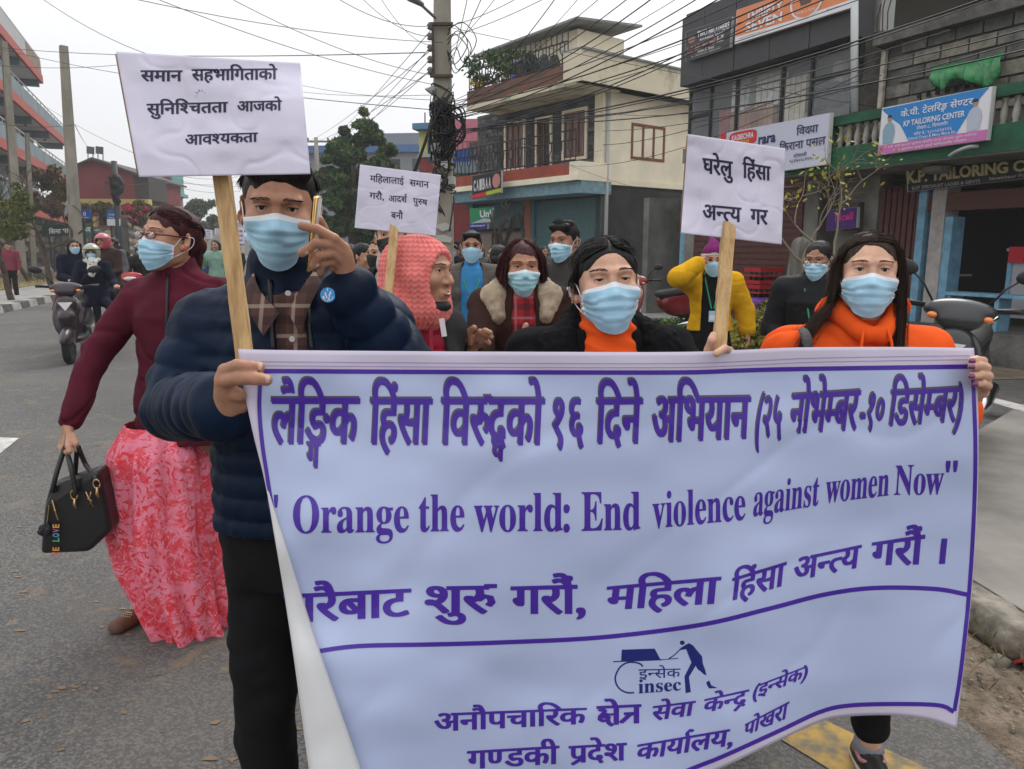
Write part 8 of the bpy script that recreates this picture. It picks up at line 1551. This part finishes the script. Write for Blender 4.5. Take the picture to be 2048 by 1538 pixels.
# ================================================================= parked and ridden vehicles, the rest of the march
vx = P(168, 560, 10.6) * (1, 1, 0); vx[1] = 10.3
sc1 = scooter(vx, R(20), ('dark_plum', (.020, .009, .015)), 'dark plum scooter ridden towards the camera along the left lane', plate=True)
def rider(px, py, Y, label, top, skin='a', helmet=None, hair=None, legs=True, yaw=5, mask='blue', eye=1.45, arms='bars', seat=.8, hy=0, bottom=M_NAVY, kind=None, res=.014):
 p = Person(px, py, Y, yaw, label, eye=eye); k = p.k; p.head(yaw=yaw, k=1.0, skin=skin, hair=hair or 'black', kind=kind, mask=mask, brow=True, ear=helmet is None, hl=.075)
 B = SDF(res); nz = p.neck0; sh = nz[2] - .09; hz = seat; B.cap(nz, (0, .03, sh), .05, .058, k=.03); B.loft([((0, .1, hz - .08), .15, .13), ((0, .08, hz + .15), .13, .1), ((0, .05, sh - .1), .14, .10), ((0, .04, sh), .09, .07)], k=.03); bb = []
 T = SDF(res); T.loft([((0, .1, hz - .02), .175, .16), ((0, .08, hz + .18), .155, .13), ((0, .045, sh - .1), .165, .13), ((0, .04, sh + .02), .10, .085)], k=.03)
 L = SDF(res); L.loft([((0, .1, hz - .12), .16, .14), ((0, .1, hz + .06), .165, .15)], k=.03)
 for x in (-1, 1):
  s0 = np.array((x * .165, .04, sh - .03)); el, wr = ((x * .25, -.06, sh - .27), (x * .30, -.33, sh - .30)) if arms == 'bars' else ((x * .2, -.02, sh - .28), (x * .1, -.2, sh - .32)); el, wr = np.array(el), np.array(wr)
  B.cap(s0, el, .042, .036); B.cap(el, wr, .034, .024); H = SDF(.008); hand(H, wr, [wr + (0, -.04, .0), wr + (x * .03, -.04, 0)], [([wr + (x * o, -.05, 0), wr + (x * o, -.075, -.02), wr + (x * o, -.06, -.045)], .011) for o in (-.02, 0, .02, .04)]); bb.append(H.mesh())
  T.cap((0, .04, sh), s0, .07, .068, k=.05); T.cap(s0, el, .068, .06, k=.03); T.cap(el, wr + (el - wr) * .1, .058, .048, k=.012)
  h = np.array((x * .09, .08, hz - .05)); kn = np.array((x * .19, -.28 + hy, hz - .10)); ft = np.array((x * .2, -.2 + hy, .28 if legs is True else .1)); L.cap(h, kn, .085, .062, k=.03); L.cap(kn, ft, .06, .045, k=.015); B.cap(h, kn, .06, .045); B.cap(kn, ft, .04, .032)
  b = SDF(.014); b.cap(ft + (0, .03, -.06), ft + (x * .01, -.15, -.07), .04, .032, k=.02); V, Q = b.mesh(); obj('shoe', p.w(V), Q, mat('shoe_pale', (.5, .5, .5), .6), p.root, True)
 V, Q = merge(p.bs + [B.mesh()] + bb); obj('body', p.w(V), Q, p.skin, p.root, True); V, Q = T.mesh(); V += vnorm(V, Q) * (.008 * vnoise(V * 12))[:, None]; p.top = obj('jacket', p.w(V), Q, top, p.root, True); V, Q = L.mesh(); obj('trousers', p.w(V), Q, bottom, p.root, True)
 if helmet:
  S = SDF(.009); S.ell((0, .015, .02), (.125, .145, .135), k=.02); S.cap((0, .0, -.05), (0, .0, -.06), .11, k=.04); S.ell((0, -.14, -.02), (.086, .10, .066), k=.012, sub=True); S.ell((0, 0, -.02), (.098, .12, .115), k=.01, sub=True); S.ell((0, .02, -.17), (.1, .12, .08), k=.01, sub=True); sdfobj('helmet', S, helmet, p.root, p.hd)
  g = MB(); g.tube([p.hd.w(np.array((.118 * math.sin(a), .01 - .14 * math.cos(a), .055))) for a in np.linspace(-1.3, 1.3, 14)], .012, 6, flat=.6); g.build('visor', mat('visor_grey', (.10, .10, .09), .15), p.root, True)
 return p
M_HELG = mat('helmet_silver_green', (.27, .28, .20), .25, coat=.8, metal=.2)
r1 = rider(182, 505, 10.75, 'scooter rider in a silver green helmet, mask and white star-printed scarf', M_NAVY, helmet=M_HELG, yaw=24)
nz = r1.neck0; K = SDF(.01); K.ell(nz + (0, -.03, -.03), (.12, .11, .06), k=.03); K.cap(nz + (0, -.13, -.06), nz + (0, -.16, -.22), .07, .05, k=.03, flat=((0, 1, 0), 2)); K.ell(nz + (0, .0, .06), (.07, .07, .06), k=.02, sub=True); V, Q = K.mesh(); V += vnorm(V, Q) * (.012 * vnoise(V * 22))[:, None]; obj('scarf', r1.w(V), Q, mat('scarf_white_dotted', (.62, .60, .54), .9, col2=(.05, .05, .07), vs_=26, det=0, lo=.66, hi=.68), r1.root, True)
r2 = rider(149, 492, 11.5, 'pillion passenger with dark shoulder-length hair and mask behind the scooter rider', cloth('navy_top', (.011, .014, .028)), hair='black', kind='bob', yaw=36, arms='lap', hy=.1)
r3 = rider(202, 482, 12.3, 'passenger with a pink helmet mostly hidden behind the silver green helmet', cloth('brown_grey', (.05, .03, .028)), helmet=mat('helmet_pink', (.45, .07, .10), .3, coat=.7), yaw=0, mask=None, arms='lap')
t = thing('handbag', P(124, 620, 10.4), 'dusty maroon handbag hanging from the scooter handlebar', 'handbag'); g = MB(); g.prism([P(x, y, 10.2) for x, y in ((113, 579), (140, 584), (138, 629), (101, 620))], (0, .12, 0)); o = g.build('bag_body', mat('leather_maroon', (.16, .045, .05), .6, bump=.3, bs=60), t); md = o.modifiers.new('b', 'BEVEL'); md.width = .02; md.segments = 2; g = MB(); g.tube(bez([P(118, 580, 10.2), P(121, 568, 10.2), P(130, 567, 10.2), P(136, 584, 10.2)], 4), .012, 6); g.build('handle', MATS['leather_maroon'], t, True)
vb = P(268, 520, 14.5) * (1, 1, 0); scooter(vb, R(16), ('red', (.35, .01, .015)), 'red and black motorcycle coming up behind the dark plum scooter', name='motorcycle', sport=True, cat='motorcycle')
r4 = rider(279, 500, 14.6, 'motorcycle rider in a dark grey helmet and black jacket beside the woman in maroon', cloth('rain_black', (.02, .02, .023), rough=.6), helmet=mat('helmet_grey', (.10, .10, .105), .3, coat=.7), mask='blue', bottom=M_BLK, yaw=20)
scooter(P(1315, 560, 12.6) * (1, 1, 0), R(292), ('dark_red', (.17, .008, .012)), 'dark red scooter parked on its stand in front of the grey wall', steer=R(20), lean=R(4))
sc3 = wp = P(1888, 622, 4.6) * (1, 1, 0) + (0, 0, .145); scooter(wp - .42 * np.array((math.sin(R(-38)), -math.cos(R(-38)), 0)), R(-38), ('charcoal', (.03, .031, .033)), 'dark charcoal scooter parked in front of the tailoring shop, partly behind the banner', steer=R(14), lean=R(5));
# ---- walkers
M_BLZ = cloth('blazer_grey', (.115, .10, .088), v=.15, b=.4, bs=160); M_SKY = cloth('polo_sky_blue', (.05, .24, .50))
f = Person(943, 491, 5.5, 2, 'man in a grey blazer and sky blue polo shirt with a green lanyard', eye=1.58); f.head(yaw=4, k=1.02, skin='b', hair='black', kind='short', hl=.072, res=.005)
f.body(shW=.19, shZ=1.385, chest=(.165, .11), waist=(.15, .105), hip=(.165, .11), top=M_BLZ, bottom=M_JEAN, shirt=M_SKY, open_=.085, slr=(.066, .056, .045), hem=.80, res=.009, thick=.016, tname='blazer'); f.lanyard((.02, .28, .12), z=1.16, front=-.13)
for s_ in (-1, 1):
 g = MB(); g.tube([f.w(p) for p in [(s_ * .19, .02, 1.385), f.A[(s_ + 1) // 2][0], f.A[(s_ + 1) // 2][1] + (0, 0, .06)]], [.0775 * f.k, .064 * f.k, .054 * f.k], 14); g.build('black_sleeve', M_BLK, f.root, True)
g = MB(); g.box(f.w((-.10, -.122, 1.03)), (.045, .004, .012)); g.box(f.w((.115, -.118, 1.235)), (.025, .004, .006)); g.build('pocket_flap', cloth('blazer_dark', (.04, .036, .033)), f.root)
h = Person(1047, 532, 3.1, 0, 'woman with a short wine brown bob, brown jacket with fleece collar and red plaid shirt', eye=1.47); h.head(yaw=6, pitch=2, k=1.0, near=True, skin='d', hair='wine', kind='bob', smile=.9, res=.0032, hl=.078, mask='teal')
lp = h.lp; M_BRN = cloth('jacket_brown', (.035, .016, .012)); pal = [lp(1052, 668, 2.72), lp(1060, 674, 2.72), lp(1066, 684, 2.74)]
h.body(shW=.17, chest=(.155, .115), waist=(.15, .11), top=M_BRN, shirt=plaid('shirt_red_plaid', (.32, .01, .015), (.02, .004, .012), (.35, .15, .18), 12, 12), open_=.05, slr=(.056, .052, .044), hem=.80, thick=.018, res=.0085, arms=[(lp(960, 700, 2.95), lp(942, 700, 2.62), ([lp(950, 680, 2.58), lp(957, 676, 2.58), lp(965, 680, 2.6)], [([lp(950, 680, 2.58), lp(960, 664, 2.56), lp(968, 668, 2.55)], .0125), ([lp(957, 678, 2.57), lp(970, 662, 2.55), lp(980, 666, 2.54)], .0125), ([lp(962, 684, 2.57), lp(974, 670, 2.55), lp(982, 674, 2.54)], .012), ([lp(960, 690, 2.58), lp(972, 682, 2.56), lp(978, 686, 2.55)], .011), ([lp(940, 685, 2.58), lp(938, 664, 2.56), lp(948, 656, 2.55)], .0135)])),
       (lp(1110, 745, 3.0), lp(1040, 705, 2.75), (pal, [([lp(1044, 690, 2.72), lp(1047, 668, 2.70), lp(1052, 651, 2.71)], .0135), ([lp(1060, 672, 2.72), lp(1070, 672, 2.70), lp(1072, 682, 2.71)], .0125), ([lp(1064, 680, 2.72), lp(1072, 682, 2.70), lp(1068, 692, 2.71)], .012), ([lp(1060, 690, 2.73), lp(1068, 692, 2.71), lp(1062, 698, 2.72)], .011)]))])
K = SDF(.008)
for s_ in (-1, 1): K.cap(h.neck0 + (s_ * .07, .04, -.0), h.neck0 + (s_ * .12, -.075, -.055), .045, .05, k=.03); K.cap(h.neck0 + (s_ * .12, -.075, -.055), h.neck0 + (s_ * .10, -.12, -.14), .05, .032, k=.02)
K.cap(h.neck0 + (-.07, .05, -.02), h.neck0 + (.07, .05, -.02), .04, k=.03); V, Q = K.mesh(); V += vnorm(V, Q) * (.005 * vnoise(V * 45) + .003 * vnoise(V * 110))[:, None]; obj('fleece_collar', h.w(V), Q, cloth('fleece_beige', (.36, .29, .21), v=.3, b=1, bs=140), h.root, True)
gb = []
for s_ in (-1, 1):
 sub = [[sp(-10, 80, 1.02), sp(-10 + s_ * a1 * .6, 62, 1.07), sp(s_ * a1, 14, 1.10), np.array((s_ * xo, yo, -.06)), np.array((s_ * (xo + .012), yo - .01, -.12))] for a1, xo, yo in ((125, .075, .07), (100, .098, .045), (84, .104, .015), (70, .098, -.02), (58, .085, -.045))]; gb.append(sub)
for sub in gb: strands('hair_strands', sub, 700, h.hd, HAIR['wine'], h.root, rad=.0016, jit=.006, seg=9)
y = Person(1122, 480, 4.5, -22, 'tall young man with swept black hair, mask and dark grey jacket looking aside', eye=1.6); y.head(yaw=-32, pitch=4, k=1.06, near=True, skin='b', hair='black', kind='short', res=.0045, hl=.07); y.body(shW=.19, shZ=1.4, chest=(.16, .11), top=cloth('jacket_dark_grey', (.055, .05, .048)), hem=.82, res=.011, stand=.015)
strands('hair_strands', [[sp(-60 + 30 * k, 75, 1.03), sp(-70 + 32 * k, 52, 1.12), sp(-75 + 33 * k, 34, 1.14)] for k in range(6)], 500, y.hd, HAIR['black'], y.root, rad=.002, jit=.006, seg=7)
M_YEL = cloth('bomber_yellow', (.62, .33, .01)); yw = Person(1428, 520, 5.6, -8, 'woman in yellow bomber jacket and purple beanie, one hand raised to her head', eye=1.48); yw.head(yaw=-10, skin='a', hair='black', kind='part', hl=.07, res=.0045); lp = yw.lp
yw.body(shW=.165, top=M_YEL, shirt=M_BLK, open_=.085, hem=.93, slr=(.072, .07, .06), thick=.02, res=.010, arms=[(lp(1357, 555, 5.45), lp(1398, 528, 5.5), ([lp(1402, 516, 5.5), lp(1406, 520, 5.5)], [([lp(1403, 516, 5.5), lp(1410, 511, 5.5), lp(1416, 513, 5.52)], .011), ([lp(1402, 519, 5.49), lp(1410, 516, 5.49), lp(1415, 519, 5.5)], .011), ([lp(1403, 523, 5.48), lp(1410, 522, 5.48), lp(1414, 526, 5.5)], .011)])), ((.27, .06, 1.08), (.29, .02, .93))], tname='bomber_jacket'); yw.lanyard((.02, .38, .14), z=1.05, front=-.10)
S = SDF(.007); S.ell((0, .03, .06), (.088, .103, .088), k=.02); S.cap((0, .03, .13), (-.015, .06, .17), .045, .03, k=.03); S.ell((0, -.05, -.06), (.12, .16, .085), k=.01, sub=True); sdfobj('beanie', S, cloth('beanie_purple', (.17, .02, .12), b=.8), yw.root, yw.hd); g = MB(); g.tube([yw.hd.w((.09 * math.sin(a), .03 - .105 * math.cos(a), .042 + .0 * math.cos(a))) for a in np.linspace(-2.2, 2.2, 22)], .011, 6); g.build('beanie_band', cloth('band_grey', (.4, .38, .36)), yw.root, True)
b_ = yw.w(yw.A[0][1]); e_ = yw.w(yw.A[0][0]); dd = (e_ - b_) / np.linalg.norm(e_ - b_); g = MB(); g.tube([b_ + dd * .02, b_ + dd * .07], .052, 12); g.build('black_cuff', M_BLK, yw.root, True)
bk = Person(1632, 519, 4.6, -18, 'woman in a black jacket with glasses on a blue mask and a green lanyard', eye=1.5); bk.head(yaw=-36, pitch=6, k=1.02, near=True, skin='b', hair='black', kind='tied', res=.004, hl=.07); glasses(bk.hd, bk.root, low=.014)
bk.body(shW=.175, top=cloth('rain_jacket_black', (.014, .014, .016), rough=.6), chest=(.16, .115), hem=.80, thick=.02, res=.009, stand=.012, arms=[((-.24, .05, 1.05), (-.13, -.12, .92)), None], slr=(.07, .06, .05)); bk.lanyard((.02, .38, .14), z=1.02, front=-.125)
g = MB(); g.box(bk.w((-.02, -.14, 1.0)), (.05, .006, .09), rotz(.3)); g.build('grey_panel', cloth('panel_grey', (.2, .2, .23)), bk.root)
km = Person(781, 470, 3.7, 5, 'woman with a black mask and cream turtleneck partly hidden by the middle placard', eye=1.55); km.head(yaw=4, k=1.0, near=True, skin='a', hair='black', kind='part', mask='black', res=.004, hl=.07); km.body(top=M_BLK, shirt=cloth('knit_cream', (.5, .45, .38), b=.6), open_=.09, hem=.8, res=.011, stand=.0)
K = SDF(.008); K.cap(km.neck0 + (0, -.01, -.07), km.neck0 + (0, 0, .0), .08, .066, k=.02); K.ell(km.neck0 + (0, -.01, .06), (.06, .06, .05), k=.01, sub=True); V, Q = K.mesh(); obj('turtleneck', km.w(V), Q, MATS['cloth_knit_cream'], km.root, True)
def far(px, py, Y, label, top, yaw=0, skin='a', hair='black', kind='part', mask='blue', eye=1.5, bottom=M_TROU, hyaw=None, extra=None, arms=None, back=False, hem=.82, group=None):
 p = Person(px, py, Y, yaw, label, eye=eye, group=group); p.head(yaw=yaw if hyaw is None else hyaw, skin=skin, hair=hair, kind=kind, mask=mask, res=.009, hl=.072, loops=False); p.body(top=top, bottom=bottom, res=.018, bres=.02, hem=hem, arms=arms, thick=.016); return p
C_ = {n: cloth('far_' + n, c) for n, c in dict(mint=(.22, .36, .28), black=(.02, .02, .022), white=(.5, .5, .5), red=(.3, .02, .03), grey=(.12, .12, .125), maroon=(.12, .02, .03), blue=(.03, .06, .2), teal=(.03, .12, .13), pink=(.4, .1, .14), tan=(.2, .13, .08)).items()}
fw = far(429, 490, 15, 'woman in a mint green jacket holding a placard far back in the march', C_['mint'], kind='long', mask=None, arms=[((-.25, -.02, 1.1), (-.18, -.2, 1.28)), None])
far(233, 488, 16, 'person seen from behind in black with a backpack beside the riders', C_['black'], yaw=180, kind='short', mask=None); bp_ = thing('backpack', P(233, 520, 15.8), 'black backpack with a small round patch on the person seen from behind', 'backpack'); S = SDF(.02); c = P(233, 512, 15.75); S.ell(c, (.17, .10, .24), k=.05); S.ell(c - (0, .06, .08), (.13, .07, .12), k=.04); V, Q = S.mesh(); obj('bag_body', V, Q, C_['black'], bp_, True); g = MB(); g.lathe(c - (0, .13, -.02), [(.0001, .002), (.03, 0), (.0001, -.002)], 10, rot=rotx(R(90))); g.build('patch', C_['white'], bp_)
far(286, 493, 17, 'small woman in black with a mask behind the motorcycle rider', C_['black'], kind='long'); far(216, 485, 14.2, 'rider with a blue white helmet far behind the pink helmet', C_['grey'], kind='short', mask=None)
far(985, 507, 9.5, 'person in a black headscarf looking down behind the blazer man', C_['black'], kind='long', mask=None, yaw=-30); far(1003, 515, 6.4, 'person with a black bun and white shirt seen from behind', C_['white'], yaw=160, kind='tied', mask=None); far(912, 503, 17, 'tiny figure with a maroon scarf near the concrete pole', C_['maroon'], kind='short', mask=None)
far(736, 512, 6.2, 'woman in profile with dark hair and maroon top below the far placard', C_['maroon'], yaw=60, mask=None, kind='tied'); pk_ = far(752, 505, 5.2, 'woman with a black polka-dot mask behind the placard stick', C_['black'], yaw=-40, mask='black', kind='tied'); far(706, 512, 6.8, 'woman with a bun seen from behind in a pale grey top', C_['grey'], yaw=170, kind='tied', mask=None, skin='b')
for s_ in range(14): pass
far(14, 492, 22, 'person in a striped red and white top standing at the left edge', mat('stripes', (.2, .03, .05), .9), yaw=20, kind='short', mask=None); far(398, 495, 19, 'walker in blue far behind the woman in maroon', C_['blue'], kind='part'); far(440, 496, 24, 'distant marcher in teal under the small placards', C_['teal'], kind='part'); far(668, 500, 9, 'marcher in black between phone hand and tree', C_['black'], kind='part'); far(690, 498, 12, 'marcher in tan jacket under the tree', C_['tan'], kind='short')
for i, (x, Y, c) in enumerate(((474, 26, 'black'), (455, 21, 'grey'), (722, 15, 'white'), (700, 18, 'red'), (820, 20, 'black'), (960, 14, 'grey'), (1012, 18, 'maroon'), (905, 12.5, 'black'), (1090, 16, 'grey'), (845, 14, 'teal'), (765, 13, 'blue'), (1022, 11, 'black'))):
 far(x, 499 + (i % 3) * 2, Y, ['dark', 'grey coated', 'white clad', 'red clad', 'black clad', 'grey clad', 'maroon clad', 'black dressed', 'grey dressed', 'teal clad', 'blue clad', 'black coated'][i] + ' distant marcher ' + ['left of the large stick', 'beside the mint jacket', 'below the middle placard', 'under the big tree', 'behind the coral scarf', 'behind the blazer man', 'near the teal shutters', 'next to the concrete pole', 'in front of the teal shutter', 'left of the concrete pole', 'behind the black mask', 'behind the wine bob'][i], C_[c], yaw=(i * 37) % 50 - 25, kind=('part', 'short', 'long')[i % 3], mask='blue' if i % 2 else None, group='distant marchers')
def fplac(px, py, w_, h_, Y, label, stick=30):
 t = thing('placard', P(px, py + stick, Y), label, 'placard', 'placards far back in the march'); g = MB(); q = [P(px - w_ / 2, py - h_ / 2, Y), P(px + w_ / 2, py - h_ / 2 + 2, Y), P(px + w_ / 2, py + h_ / 2 + 1, Y), P(px - w_ / 2, py + h_ / 2, Y)]; g.prism(q, (0, .004, 0)); g.build('board', MATS['placard_paper'], t); g = MB(); g.tube([P(px, py + h_ / 2, Y + .01), P(px, py + stick, Y + .01)], .012, 4); g.build('stick', MATS['stick_wood'], t)
 for k, s in enumerate(('मिहला िहंसा', 'अन~त~य गरौं', 'अिधकार')): quadtext('lettering', s, q, MATS['placard_ink'], t, (.15, .15 + k * .27, .85, .32 + k * .27), .01, .01)
fplac(413, 467, 24, 18, 14.6, 'small white placard on a stick above the mint jacket', 32); fplac(478, 470, 22, 34, 18, 'faint white placard just left of the large wooden stick', 40); fplac(724, 504, 26, 24, 7.5, 'tilted small white placard left of the coral scarf', 30); fplac(436, 462, 12, 12, 24, 'tiny pale placard behind the mint jacket')
